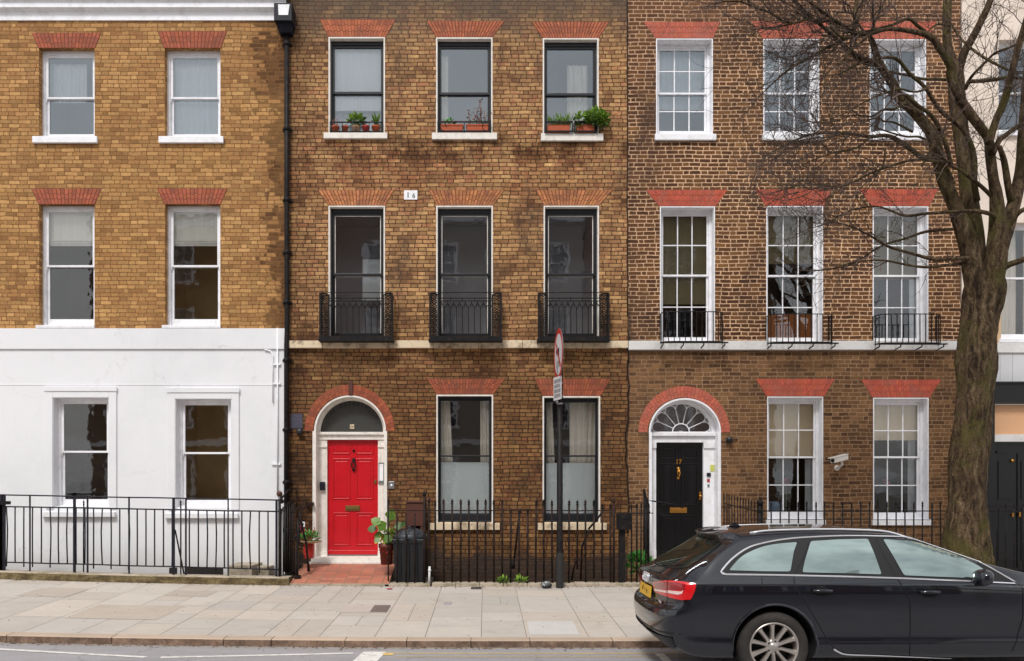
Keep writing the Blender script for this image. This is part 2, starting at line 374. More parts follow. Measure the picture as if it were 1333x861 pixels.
def slabmat(name, base, joint=False):
    m = newmat(name); b = NB(m); P = b.pos()
    at = b.n('ShaderNodeAttribute', attribute_name='Col').outputs['Color']
    f = b.noise(P, 130, 4, .7); g = b.noise(P, 2.0, 6, .65); h = b.noise(b.vm('ADD', P, (4, 4, 0)), 12, 5, .7)
    k = b.m('MULTIPLY', b.m('MULTIPLY', b.m('MULTIPLY_ADD', f, .3, .85), b.m('MULTIPLY_ADD', g, .26, .87)), b.m('MULTIPLY_ADD', h, .16, .92))
    c = b.mix(1.0, b.mix(1.0, base, at, 'MULTIPLY'), b.comb(k, k, k), 'MULTIPLY')
    st = b.smooth(b.noise(b.vm('ADD', P, (8, 1, 0)), 1.4, 7, .75), .56, .72, 0, .32); c = b.mix(st, c, R(138,126,112))
    st2 = b.smooth(b.noise(b.vm('ADD', P, (1, 18, 0)), 7, 7, .8), .58, .72, 0, .3); c = b.mix(st2, c, R(112,102,92))
    gum = b.n('ShaderNodeTexVoronoi'); gum.inputs['Scale'].default_value = 3.2; b.set(gum.inputs['Vector'], P)
    gm = b.smooth(gum.outputs['Distance'], .05, .085, .5, 0); c = b.mix(gm, c, R(120,112,104))
    b.principled(c, .82, 0, b.bump(f, .35, .003), spec=.3); return m
M_slab = slabmat('paving_slab', R(190,181,171)); M_joint = plain('paving_joint', R(132,120,106), .9, 0, .3, 8, .4)
M_kerb = slabmat('kerb_granite', R(186,168,150)); 
def kerbface():
    m = newmat('kerb_side'); b = NB(m); P = b.pos(); X, Y, Z = b.xyz(P)
    n1 = b.noise(P, 5, 6, .7); n2 = b.noise(P, 60, 4, .7)
    c = b.ramp(b.m('ADD', b.m('MULTIPLY', n1, .7), b.m('MULTIPLY', n2, .4)), [(.3, R(62,50,42)), (.5, R(110,90,76)), (.65, R(150,126,108)), (.8, R(190,170,150))])
    at = b.n('ShaderNodeAttribute', attribute_name='Col').outputs['Color']
    c = b.mix(1.0, c, at, 'MULTIPLY')
    b.principled(c, .9, 0, b.bump(n1, .8, .015)); return m
M_kside = kerbface()
def mossy():
    m = newmat('mossy_stone'); b = NB(m); P = b.pos()
    n1 = b.noise(b.vm('MULTIPLY', P, (1, 1, 2)), 5, 6, .7); n2 = b.noise(P, 45, 4, .7)
    c = b.ramp(b.m('ADD', b.m('MULTIPLY', n1, .8), b.m('MULTIPLY', n2, .3)), [(.35, R(62,50,32)), (.5, R(92,78,50)), (.64, R(136,120,86)), (.8, R(164,148,120))])
    b.principled(c, .95, 0, b.bump(b.m('ADD', n1, n2), .9, .015)); return m
M_moss = mossy()
M_coping = plain('stone_coping', R(178,164,146), .85, 0, .2, 6, .5, dirt=(R(110,104,74), .7, 5))
def tilemat():
    m = newmat('red_quarry_tiles'); b = NB(m); P = b.pos(); X, Y, Z = b.xyz(P)
    u = b.m('DIVIDE', X, .215); v = b.m('DIVIDE', Y, .105)
    fu = b.m('FRACT', u); fv = b.m('FRACT', v)
    d = b.m('MINIMUM', b.m('MINIMUM', fu, b.m('SUBTRACT', 1.0, fu)), b.m('MINIMUM', fv, b.m('SUBTRACT', 1.0, fv)))
    wn = b.n('ShaderNodeTexWhiteNoise', noise_dimensions='2D'); b.set(wn.inputs['Vector'], b.comb(b.m('FLOOR', u), b.m('FLOOR', v), 0.0))
    c = b.ramp(wn.outputs['Value'], [(0, R(158,98,78)), (.3, R(174,104,82)), (.6, R(184,118,94)), (1, R(152,98,82))])
    c = b.mix(b.smooth(d, .02, .07), R(140,104,84), c)
    k = b.m('MULTIPLY_ADD', b.noise(P, 4, 5), .5, .78); c = b.mix(1.0, c, b.comb(k, k, k), 'MULTIPLY')
    c = b.mix(b.smooth(b.noise(P, 3, 6, .7), .5, .7, 0, .35), c, R(168,136,112))
    b.principled(c, .6, 0, b.bump(b.smooth(d, .02, .07), .3, .004)); return m
M_tile = tilemat()
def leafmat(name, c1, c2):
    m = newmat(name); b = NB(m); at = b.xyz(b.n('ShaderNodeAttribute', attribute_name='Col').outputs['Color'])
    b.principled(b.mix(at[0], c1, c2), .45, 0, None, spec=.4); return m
M_leaf = leafmat('green_leaves', R(38,74,20), R(140,178,62)); M_leafb = leafmat('bright_leaves', R(30,104,34), R(104,186,86))
M_leafr = leafmat('reddish_stems', R(84,52,44), R(142,96,82)); M_petal = leafmat('crimson_petals', R(150,20,60), R(220,60,90)); M_yel = leafmat('yellow_leaves', R(190,160,30), R(236,206,60))
M_terra = plain('terracotta', R(178,88,56), .8, 0, .15, 12, .3, dirt=(R(120,60,42), .4, 9)); M_terrap = plain('pale_terracotta', R(186,150,120), .8, 0, .15, 12, .3)
M_redpot = plain('red_glazed_pot', R(170,44,34), .35, 0, .1, 10); M_soil = plain('soil', R(50,38,28), .95, 0, .3, 20, .5)
M_binp = plain('bin_plastic', R(26,28,33), .4, 0, .15, 20, .25); M_brownp = plain('brown_plastic', R(84,46,34), .55, 0, .2, 12)
def bark():
    m = newmat('tree_bark'); b = NB(m); P = b.pos(); X, Y, Z = b.xyz(P)
    q = b.vm('ADD', b.vm('MULTIPLY', P, (17, 17, 2.6)), b.vm('MULTIPLY', b.comb(b.noise(P, 3, 4), b.noise(P, 3.3, 4), 0.0), (3.5, 3.5, 0)))
    n1 = b.noise(q, 1.0, 7, .72); n2 = b.noise(P, 2.2, 6, .65); n3 = b.noise(P, 34, 5, .7)
    f = b.m('ADD', b.m('MULTIPLY', n1, .75), b.m('MULTIPLY', n3, .25))
    c = b.ramp(f, [(.36, R(24,18,14)), (.46, R(68,53,39)), (.56, R(106,88,66)), (.68, R(150,130,104))])
    moss = b.smooth(n2, .48, .62, 0, .65)
    c = b.mix(moss, c, b.mix(n3, R(50,48,20), R(112,106,54)))
    dk = b.smooth(b.noise(b.vm('ADD', P, (5, 5, 5)), 1.5, 5, .7), .52, .68, 0, .55); c = b.mix(dk, c, R(48,34,26))
    b.principled(c, .9, 0, b.bump(f, 1.0, .08), spec=.2); return m
M_bark = bark()
M_bark2 = plain('branch_bark', R(78,64,54), .85, 0, .45, 3.0, .6, dirt=(R(120,116,70), .8, 2.0), bscale=40)
M_twig = plain('twig_bark', R(84,70,62), .85, 0, .4, 2.2, attr=True)
M_paintw = plain('road_paint_white', R(232,228,222), .7, 0, .12, 9, .3, dirt=(R(160,156,150), .6, 12)); M_painty = plain('road_paint_yellow', R(222,190,112), .7, 0, .15, 9, .3, dirt=(R(160,150,130), .6, 10))
M_signred = plain('sign_red', R(190,26,34), .35); M_signw = plain('sign_white', R(214,212,216), .4); M_signback = plain('sign_grey', R(128,130,132), .45, .3); M_ink = plain('black_ink', R(26,26,30), .6)
M_conc = plain('area_concrete', R(120,112,102), .9, 0, .25, 4, .5); M_soffit = plain('ground_earth', R(90,84,76), .95, 0, .2, 2)
M_litter = plain('litter_white', R(220,222,224), .5); M_pink = plain('litter_red', R(170,60,64), .6)
M_plate = plain('yellow_plate', R(226,176,52), .4, 0, .06); M_cctv = plain('camera_housing', R(226,220,212), .45, 0, .06)
M_dkboard = plain('dark_fanlight_board', R(66,66,63), .3, 0, .1, 3, spec=.6)
M_tan = plain('tan_panel', R(222,172,130), .6, 0, .05); M_shop = plain('black_shopfront', R(14,14,16), .35, 0, .15, 5); M_boards = plain('white_boarding', R(208,208,210), .6, 0, .05, 3)
M_timber = plain('pale_timber', R(212,178,140), .7)
# ================================================================ ground, road, pavement
RND = random.Random(7)
def sheet(name, xs, ys, zf, mat, parent=None):
    b = MB(); vs = [(x, y, zf(x, y)) for y in ys for x in xs]; n = len(xs)
    b.faces(vs, [(j * n + i, j * n + i + 1, (j + 1) * n + i + 1, (j + 1) * n + i) for j in range(len(ys) - 1) for i in range(n - 1)], 0, (1, 1, 1), True)
    return b.build(name, mat, parent)
def road_z(y):
    t = min(max((YK - y) / 4.0, 0), 1); return 0.075 * (1 - (1 - t) ** 2)
xs = [-40 + i for i in range(81)]
ground = sheet('ground', [-400, -100, -40, 0, 40, 100, 400], [-400, -60, 0, 60, 400], lambda x, y: -1.6, M_soffit); struct(ground)
road = sheet('road', xs, [-4.5, -2, 0, 2, 4, 5, 6, 7, 7.5, 8, 8.5, 9, 9.5, 10.05], lambda x, y: road_z(y) + lift(x), M_asph); struct(road)
# pavement: base sheet, then one slab after another
pav = MB(); 
def padd(x0, x1, y0, y1, c, dz=0.0, mi=0):
    seg = max(1, int(abs(x1 - x0) / 0.7))
    z = lambda x, y: pave_z(y) + lift(x) + dz
    for k in range(seg):
        a = x0 + (x1 - x0) * k / seg; e = x0 + (x1 - x0) * (k + 1) / seg
        pav.face([(a, y0, z(a, y0)), (e, y0, z(e, y0)), (e, y1, z(e, y1)), (a, y1, z(a, y1))], mi, c)
padd(-40, 40, YK + .02, YB + .05, (1, 1, 1), -0.006, 1)
ROWS = [YK + .185, 10.84, 11.50, 12.14, 12.8, 13.44, YB]
pxj = [-1280 + 52 * i for i in range(26)] + [91, 142, 194, 246, 283, 324.5, 369.5, 423, 475, 527.5, 575, 628, 671, 729.6, 765.6, 818, 870, 922, 974, 1026, 1078] + [1130 + 52 * i for i in range(34)]
jx = sorted((p - 632) / 78.3 for p in pxj)
for i in range(len(jx) - 1):
    x0, x1 = jx[i], jx[i + 1]
    if x1 < -39 or x0 > 39: continue
    off = RND.choice([0, 0, .3, .33, -.28])
    rows = [ROWS[0]] + [r + off for r in ROWS[1:-1]] + [ROWS[-1]]
    k = 0
    while k < len(rows) - 1:
        k2 = min(k + (2 if RND.random() < .22 else 1), len(rows) - 1)
        t = RND.uniform(.91, 1.05); w = RND.uniform(-.025, .025)
        xm = x1
        if RND.random() < .12 and x1 - x0 > .5:
            xc = (x0 + x1) / 2
            padd(x0 + .003, xc - .003, rows[k] + .003, rows[k2] - .003, (t + w, t, t - w)); t *= .96
            padd(xc + .003, x1 - .003, rows[k] + .003, rows[k2] - .003, (t + w, t, t - w))
        else:
            padd(x0 + .0035, x1 - .0035, rows[k] + .0035, rows[k2] - .0035, (t + w, t, t - w))
        k = k2
def PV(px, py):          # point of the pavement plane seen at a pixel
    k = 0.155 / (YB - YK); y = 12.0
    for _ in range(30):
        x = (px - CX) * y / F; z = pave_z(y) + lift(x)
        y = (EH - z) * F / (py - CY)
    return ((px - CX) * y / F, y)
def prow(px0, py0, px1, py1, c, dz=.003):
    a = PV(px0, py1); b_ = PV(px1, py0); xa = a[0]; xb = PV(px1, py1)[0]
    padd(xa, xb, a[1], b_[1], c, dz)
prow(690, 809, 755, 827, (1.08, 1.17, 1.25))            # pale replacement slab
prow(441, 787, 500, 798, (.98, .94, .95)); prow(20, 747+20, 90, 776, (.86, .82, .8)); prow(214, 770, 272, 776, (.85, .81, .79)); prow(84, 789, 208, 805, (.9, .86, .82))
pavement = pav.build('pavement', [M_slab, M_joint]); struct(pavement)
# kerb stones
kb = MB(); x = -38.0; kc = random.Random(3); cuts = sorted([(p - 632) / 110.1 for p in (8, 145, 291, 353, 449, 529, 613, 690)])
cuts = [cuts[0] - .95 * i for i in range(32, 0, -1)] + cuts + [cuts[-1] + .98 * i for i in range(1, 38)]
for a, e in zip(cuts[:-1], cuts[1:]):
    t = kc.uniform(.88, 1.06); c = (t, t * .97, t * .95); s = .0045
    za, ze = lift(a), lift(e)
    yb_, yf = YK + .18, YK
    pts = lambda x, z0: [(x, yb_, pave_z(yb_) + z0 + .002), (x, yf + .02, .089 + z0), (x, yf + .004, .078 + z0), (x, yf - .004, z0 - .05)]
    A, E = pts(a + s, za), pts(e - s, ze)
    for k, mi in ((0, 0), (1, 0), (2, 1)):
        kb.face([A[k + 1], E[k + 1], E[k], A[k]], mi, c)
    kb.face(A, 1, c); kb.face(E[::-1], 1, c)
kerb = kb.build('kerb', [M_kerb, M_kside]); struct(kerb)
# painted lines on the road
rl = MB()
def RP(px, py):
    y = 9.3
    for _ in range(30):
        x = (px - CX) * y / F; y = (EH - road_z(y) - lift(x)) * F / (py - CY)
    return Vector(((px - CX) * y / F, y, 0))
def line(pa, pb, w, mi=0, dz=.004):
    a, b_ = RP(*pa), RP(*pb); d = (b_ - a).normalized(); n_ = Vector((-d.y, d.x, 0)) * w / 2
    N = max(1, int((b_ - a).length / .5))
    for k in range(N):
        p, q = a.lerp(b_, k / N), a.lerp(b_, (k + 1) / N)
        quad = [p - n_, q - n_, q + n_, p + n_]
        rl.face([(v.x, v.y, road_z(v.y) + lift(v.x) + dz) for v in quad], mi)
line((-60, 842), (190, 856), .085); line((209, 856.3), (460, 850.8), .085); 
line((488, 849.0), (468, 868), .26); line((497, 851.0), (1600, 851.2), .045, 1); line((515, 855.2), (1600, 855.4), .02, 1); line((499, 852), (512, 852), .16, 1)
line((858, 851), (874, 866), .10); 
rm = rl.build('road_marking', [M_paintw, M_painty]); struct(rm)

# ================================================================ wall, window, arch builders
def wall(parent, X0, X1, Z0, Z1, holes, mat, y=YW, th=.32, arches=(), name='wall', mi=0, mats=None):
    """holes: (x0,x1,z0,z1); arches: (x0,x1,z0,zspring,radius_z)"""
    b = MB()
    allh = [h[:4] for h in holes] + [(a[0], a[1], a[2], a[3] + a[4]) for a in arches]
    xs = sorted(set([X0, X1] + [h[0] for h in allh] + [h[1] for h in allh])); zs = sorted(set([Z0, Z1] + [h[2] for h in allh] + [h[3] for h in allh]))
    for i in range(len(xs) - 1):
        for j in range(len(zs) - 1):
            cx, cz = (xs[i] + xs[i + 1]) / 2, (zs[j] + zs[j + 1]) / 2
            if any(h[0] < cx < h[1] and h[2] < cz < h[3] for h in allh): continue
            b.face([(xs[i], y, zs[j]), (xs[i + 1], y, zs[j]), (xs[i + 1], y, zs[j + 1]), (xs[i], y, zs[j + 1])])
    for h in holes:
        x0, x1, z0, z1 = h[:4]
        b.face([(x0, y, z0), (x0, y, z1), (x0, y + th, z1), (x0, y + th, z0)]); b.face([(x1, y, z0), (x1, y + th, z0), (x1, y + th, z1), (x1, y, z1)])
        b.face([(x0, y, z1), (x1, y, z1), (x1, y + th, z1), (x0, y + th, z1)]); b.face([(x0, y, z0), (x0, y + th, z0), (x1, y + th, z0), (x1, y, z0)])
    for (x0, x1, z0, zs_, rz) in arches:
        cx, rx = (x0 + x1) / 2, (x1 - x0) / 2; N = 24
        arc = [(cx - rx * math.cos(PI * k / N), zs_ + rz * math.sin(PI * k / N)) for k in range(N + 1)]
        top = zs_ + rz
        for k in range(N):
            (ax, az), (ex, ez) = arc[k], arc[k + 1]
            b.face([(ax, y, az), (ex, y, ez), (ex, y, top), (ax, y, top)])
            b.face([(ax, y, az), (ax, y + th, az), (ex, y + th, ez), (ex, y, ez)])
        b.face([(x0, y, z0), (x0, y, zs_), (x0, y + th, zs_), (x0, y + th, z0)]); b.face([(x1, y, z0), (x1, y + th, z0), (x1, y + th, zs_), (x1, y, zs_)])
    b.face([(X0, y + th, Z0), (X0, y, Z0), (X0, y, Z1), (X0, y + th, Z1)]); b.face([(X1, y, Z0), (X1, y + th, Z0), (X1, y + th, Z1), (X1, y, Z1)])
    b.face([(X0, y, Z1), (X1, y, Z1), (X1, y + th, Z1), (X0, y + th, Z1)])
    return b.build(name, mat, parent)
def flat_arch(parent, tx0, tx1, bx0, bx1, ty, by, mat, n=15, name='lintel', vary=.18, seed=0, gap=.003, camber=0.0):
    """gauged flat arch: wedge bricks, each split in lengths"""
    r = random.Random(seed * 31 + int(tx0)); b = MB()
    TX0, TX1, BX0, BX1, ZT, ZB = FX(tx0), FX(tx1), FX(bx0), FX(bx1), FZ(ty), FZ(by)
    y0 = YW - .005
    b.face([(BX0 - .004, y0 + .003, ZB - .004), (BX1 + .004, y0 + .003, ZB - .004), (TX1 + .004, y0 + .003, ZT + .004), (TX0 - .004, y0 + .003, ZT + .004)], 1, (.9, .85, .8))
    L = lambda a, c, t: a + (c - a) * t
    for i in range(n):
        g = gap / (TX1 - TX0)
        t0, t1 = i / n + g, (i + 1) / n - g
        ks = [0, .36, .7, 1] if i % 2 else [0, .3, .64, 1]
        for a, c in zip(ks[:-1], ks[1:]):
            k = r.uniform(1 - vary, 1 + vary); col = (k, k * r.uniform(.92, 1.05), k * r.uniform(.9, 1.08))
            a_, c_ = a + .012, c - .012
            if a == 0: a_ = a
            if c == 1: c_ = c
            q = lambda t, h: (L(L(BX0, BX1, t), L(TX0, TX1, t), h), L(ZB, ZT, h) + camber * (1 - h) * 4 * t * (1 - t))
            P4 = [q(t0, a_), q(t1, a_), q(t1, c_), q(t0, c_)]
            b.face([(p[0], y0, p[1]) for p in P4], 0, col)
    for (xa, za), (xb, zb) in (((BX0, ZB), (TX0, ZT)), ((TX0, ZT), (TX1, ZT)), ((TX1, ZT), (BX1, ZB)), ((BX1, ZB), (BX0, ZB))):
        b.face([(xa, y0 + .001, za), (xb, y0 + .001, zb), (xb, YW + .01, zb), (xa, YW + .01, za)], 0)
    return b.build(name, [mat, M_redlint['mort']], parent)
def round_arch(parent, cx, rx0, rz0, rx1, rz1, zs_, mat, n=26, vary=.2, seed=1, y=YW):
    r = random.Random(seed); b = MB(); y0 = y - .006
    for i in range(n):
        a0, a1 = PI * (i + .04) / n, PI * (i + .96) / n
        for h0, h1 in ((0, .48), (.52, 1)) if i % 2 else ((0, .3), (.34, 1)):
            k = r.uniform(1 - vary, 1 + vary); col = (k, k * r.uniform(.92, 1.05), k * r.uniform(.9, 1.08))
            q = lambda an, h: (cx - (rx0 + (rx1 - rx0) * h) * math.cos(an), y0, zs_ + (rz0 + (rz1 - rz0) * h) * math.sin(an))
            b.face([q(a0, h0), q(a0, h1), q(a1, h1), q(a1, h0)][::-1], 0, col)
    N = 40
    for i in range(N):
        a0, a1 = PI * i / N, PI * (i + 1) / N
        q = lambda an, rx, rz, yy: (cx - rx * math.cos(an), yy, zs_ + rz * math.sin(an))
        b.face([q(a0, rx0, rz0, y0 + .003), q(a1, rx0, rz0, y0 + .003), q(a1, rx1, rz1, y0 + .003), q(a0, rx1, rz1, y0 + .003)], 1, (.9, .85, .8))
    return b.build('arch', [mat, M_redlint['mort']], parent)
def curtain(b, x0, x1, z0, z1, y, folds=7, amp=.025, flare=0.0, c=(1, 1, 1), seed=0, pinch=0.0):
    r = random.Random(seed + int(x0 * 50)); N = folds * 6; M = 6
    ph = [r.uniform(0, 6) for _ in range(4)]
    vs = []
    for j in range(M + 1):
        h = j / M; z = z1 + (z0 - z1) * h
        for i in range(N + 1):
            t = i / N
            xx = x0 + (x1 - x0) * t
            xx += flare * h * (t) + pinch * math.sin(h * PI) * (0.5 - t)
            yy = y + amp * (math.sin(2 * PI * folds * t + ph[0] + .6 * math.sin(3 * h + ph[1])) + .4 * math.sin(2 * PI * folds * .5 * t + ph[2]))
            vs.append((xx, yy, z))
    b.faces(vs, [(j * (N + 1) + i, j * (N + 1) + i + 1, (j + 1) * (N + 1) + i + 1, (j + 1) * (N + 1) + i) for j in range(M) for i in range(N)], 0, c, True)
def window(parent, px0, px1, py0, py1, meet, col, reveal=.10, box=.05, stile=.045, mun=0, grid=None, lining=None, sill=None, glass=None,
           room=None, fill=None, bot=.08, head=.05, openlow=0.0, horns=False, meetw=.035, setback=.04, linmat=None, label=None, sillmat=None, sproj=.06, inner=None):
    """one sash window: frame mesh, with glass, sill, room and curtains as its sub-parts. grid = (nx, rows upper, rows lower)"""
    X0, X1, Z1, Z0 = FX(px0), FX(px1), FZ(py0), FZ(py1); ZM = FZ(meet)
    b = MB(); y = YW + reveal
    lw = 0
    if lining:
        lw = lining
        yy0 = YW - .004
        b.box(X0, X0 + lw, yy0, y + .02, Z0, Z1, 1); b.box(X1 - lw, X1, yy0, y + .02, Z0, Z1, 1); b.box(X0 + lw, X1 - lw, yy0, y + .02, Z1 - lw, Z1, 1)
    a0, a1, t1 = X0 + lw, X1 - lw, Z1 - lw
    # box frame
    b.box(a0, a0 + box, y, y + .12, Z0, t1); b.box(a1 - box, a1, y, y + .12, Z0, t1); b.box(a0 + box, a1 - box, y, y + .12, t1 - head, t1)
    b.box(a0 + box, a1 - box, y + .004, y + .13, Z0, Z0 + .035)
    a0 += box; a1 -= box; t1 -= head; b0 = Z0 + .035
    gl = MB()
    def sash(z0, z1, yy, rows, topw, botw, sh=0.0):
        z0 += sh; z1 += sh
        b.box(a0 + .001, a0 + stile, yy, yy + .035, z0, z1); b.box(a1 - stile, a1 - .001, yy, yy + .035, z0, z1)
        b.box(a0 + stile, a1 - stile, yy + .001, yy + .034, z1 - topw, z1); b.box(a0 + stile, a1 - stile, yy + .001, yy + .034, z0, z0 + botw)
        g0, g1, h0, h1 = a0 + stile, a1 - stile, z0 + botw, z1 - topw
        gl.face([(g0 - .003, yy + .02, h0 - .003), (g1 + .003, yy + .02, h0 - .003), (g1 + .003, yy + .02, h1 + .003), (g0 - .003, yy + .02, h1 + .003)])
        if mun and grid:
            nx = grid[0]
            for i in range(1, nx): xc = g0 + (g1 - g0) * i / nx; b.box(xc - mun / 2, xc + mun / 2, yy + .006, yy + .03, h0, h1)
            for i in range(1, rows): zc = h0 + (h1 - h0) * i / rows; b.box(g0, g1, yy + .0075, yy + .0285, zc - mun / 2, zc + mun / 2)
        if inner:
            w = .014; b.box(g0, g0 + w, yy + .012, yy + .019, h0, h1, 2); b.box(g1 - w, g1, yy + .012, yy + .019, h0, h1, 2); b.box(g0 + w, g1 - w, yy + .012, yy + .019, h1 - w, h1, 2)
        return (g0, g1, h0, h1)
    U = sash(ZM - meetw / 2, t1, y + .02, grid[1] if grid else 1, .045, meetw)
    Lw = sash(b0, ZM + meetw / 2, y + .02 + setback, grid[2] if grid else 1, meetw, bot, openlow)
    if horns:
        for xx in (a0, a1 - .02): b.prism([(xx, ZM - meetw / 2), (xx + .022, ZM - meetw / 2), (xx + .018, ZM - .07), (xx + .004, ZM - .075)], y + .022, y + .05)
    w = b.build('window', [col, linmat or M_whiteold, M_whiteold], parent, bevel=.003)
    if label: w['label'] = label
    gl.build('glass', glass or M_gl, w)
    if sill:
        sx0, sx1, sy0, sy1 = sill; sb = MB()
        zt, zb = FZ(sy0), FZ(sy1)
        sb.prism([(0, 0)] * 0 or [(FX(sx0), zb), (FX(sx1), zb), (FX(sx1), zt), (FX(sx0), zt)], YW - sproj, YW + .001)
        sb.box(X0 + .001, X1 - .001, YW - .0005, y + .02, Z0 - (.0 if zt <= Z0 else 0) - .02, Z0 + .012)
        sb.build('sill', sillmat or M_white, w, bevel=.006)
    # room behind
    if room is not None:
        rb = MB(); rx0, rx1, ry0, ry1 = a0 - .12, a1 + .12, y + .135, y + 1.15
        rb.face([(rx0, ry1, b0 - .2), (rx1, ry1, b0 - .2), (rx1, ry1, t1 + .1), (rx0, ry1, t1 + .1)])
        rb.face([(rx0, ry0, b0 - .2), (rx0, ry1, b0 - .2), (rx0, ry1, t1 + .1), (rx0, ry0, t1 + .1)]); rb.face([(rx1, ry0, b0 - .2), (rx1, ry1, b0 - .2), (rx1, ry1, t1 + .1), (rx1, ry0, t1 + .1)])
        rb.face([(rx0, ry0, t1 + .1), (rx1, ry0, t1 + .1), (rx1, ry1, t1 + .1), (rx0, ry1, t1 + .1)]); rb.face([(rx0, ry0, b0 - .2), (rx1, ry0, b0 - .2), (rx1, ry1, b0 - .2), (rx0, ry1, b0 - .2)])
        rb.build('room', room, w)
    for f in (fill or []):
        kind = f[0]; yy = y + (.112 if f[0] in ('blind', 'oblind', 'wblind', 'frost', 'roman') else .13) + (f[5] if len(f) > 5 and isinstance(f[5], float) else 0)
        fx0, fx1 = a0 + (a1 - a0) * f[1], a0 + (a1 - a0) * f[2]; fz0, fz1 = b0 + (t1 - b0) * f[3], b0 + (t1 - b0) * f[4]
        m = MB()
        if kind == 'curtain': curtain(m, fx0, fx1, fz0, fz1, yy + .05, 5, .02, f[6] if len(f) > 6 else 0, seed=int(px0)); mt = M_curt
        elif kind == 'net': curtain(m, fx0, fx1, fz0, fz1, yy + .05, 9, .008, seed=int(px0)); mt = M_net
        elif kind in ('blind', 'oblind', 'wblind', 'frost', 'box', 'blue'):
            mt = {'blind': M_blind, 'oblind': M_oblind, 'wblind': M_wblind, 'frost': M_frost, 'box': M_orange, 'blue': M_dkblue}[kind]
            m.box(fx0, fx1, yy, yy + .01, fz0, fz1)
            if kind in ('blind', 'oblind', 'wblind'): m.box(fx0, fx1, yy - .008, yy + .012, fz0 - .012, fz0)
        elif kind == 'roman':
            mt = M_romblind; m.box(fx0, fx1, yy, yy + .01, fz0 + .12, fz1)
            for q in range(3): m.box(fx0, fx1, yy - .012 - .01 * q, yy + .012, fz0 + .04 * q, fz0 + .04 * q + .045)
        nm = {'curtain': 'curtain', 'net': 'net_curtain', 'blind': 'blind', 'oblind': 'blind', 'wblind': 'blind', 'frost': 'frosted_film', 'box': 'cardboard_box', 'blue': 'chair_back', 'roman': 'roman_blind'}[kind]
        m.build(nm, mt, w)
    return w
# ================================================================ HOUSE 1: yellow brick over white stucco
TOP = 12.4
h1 = thing('terraced_house', 'yellow brick house with a white stucco ground floor and white cornice', 'house', (FX(180), YW, 0))
H1L = -190
hz = lambda a, b_: (FZ(b_), FZ(a))
rows1 = [((50.6, 123.2), (62.5, 180)), ((51, 123), (266, 426.5))]
cols1 = [-163.5, 0, 163.8]
holes = []
for k, dx in enumerate(cols1):
    for (xx, yy) in rows1: holes.append((FX(xx[0] + dx), FX(xx[1] + dx), FZ(yy[1]), FZ(yy[0])))
wall(h1, FX(H1L), FX(371.5), FZ(428), TOP, holes, M_b1)
hs = []
GF1 = [(-89.5, -18, 518, 660), (70.8, 142.3, 519, 660), (230, 301.4, 520.7, 661)]
for g in GF1: hs.append((FX(g[0]), FX(g[1]), FZ(g[3]), FZ(g[2])))
wall(h1, FX(H1L), FX(371.5), -1.5, FZ(428), hs, M_stucco, y=YW - .02, th=.34, name='stucco_wall')
b = MB()
b.box(FX(H1L), FX(372), YW - .05, YW - .0205, FZ(455), FZ(428.5)); b.box(FX(H1L), FX(371.8), YW - .026, YW - .0203, FZ(502), FZ(500.8))
b.build('band', M_stucco, h1, bevel=.004)
# cornice
b = MB(); prof = [(0, FZ(27.5)), (-.05, FZ(27.5)), (-.05, FZ(17)), (-.09, FZ(16.2)), (-.12, FZ(15)), (-.22, FZ(14)), (-.22, FZ(7.5)), (-.235, FZ(7)), (-.235, FZ(5.5)), (-.33, FZ(4)), (-.36, FZ(-3)), (-.44, FZ(-9)), (-.44, FZ(-13)), (0, FZ(-18))]
prof = [(p[0] * .5, p[1]) for p in prof]
for (p, q) in zip(prof[:-1], prof[1:]):
    b.face([(FX(H1L), YW + p[0], p[1]), (FX(371.5) + (-p[0] * .35), YW + p[0], p[1]), (FX(371.5) - q[0] * .35, YW + q[0], q[1]), (FX(H1L), YW + q[0], q[1])])
b.face([(FX(371.5) - p[0] * .35, YW + p[0], p[1]) for p in prof])
b.build('cornice', M_white, h1)
b = MB(); b.box(FX(H1L), FX(371.5), YW + .3, YW + 9, TOP - .3, TOP - .2); b.build('roof', M_dark, h1)
for k, dx in enumerate(cols1):
    flat_arch(h1, 41.5 + dx, 131.5 + dx, 50 + dx, 124 + dx, 43.2 - (2 if dx > 0 else 0), 62.6, M_redlint['h1'], 17, seed=k, vary=.16, gap=.0075)
    flat_arch(h1, 41 + dx, 132 + dx, 50.4 + dx, 123.5 + dx, 246, 266, M_redlint['h1'], 17, seed=k + 7, vary=.16, gap=.0075)
    window(h1, 50.6 + dx, 123.2 + dx, 62.5, 180, 123.2, M_white, reveal=.12, box=.05, stile=.05, sill=(44 + dx, 128 + dx, 179, 187.5), glass=M_glsky, room=M_paleroom,
           fill=[('net', 0, 1, 0 if k else .5, 1)] if k != 1 else [('net', .0, .75, .48, .95)], bot=.11, head=.07, horns=True)
    window(h1, 51 + dx, 123 + dx, 266, 426.5, 344, M_white, reveal=.12, box=.05, stile=.05, sill=(48 + dx, 124 + dx, 424, 428), glass=M_gl, room=M_brownroom if k != 1 else M_dkroom,
           fill=[('roman', 0, 1, .7 if k else .68, 1)], bot=.15, head=.05, horns=True, sproj=.05)
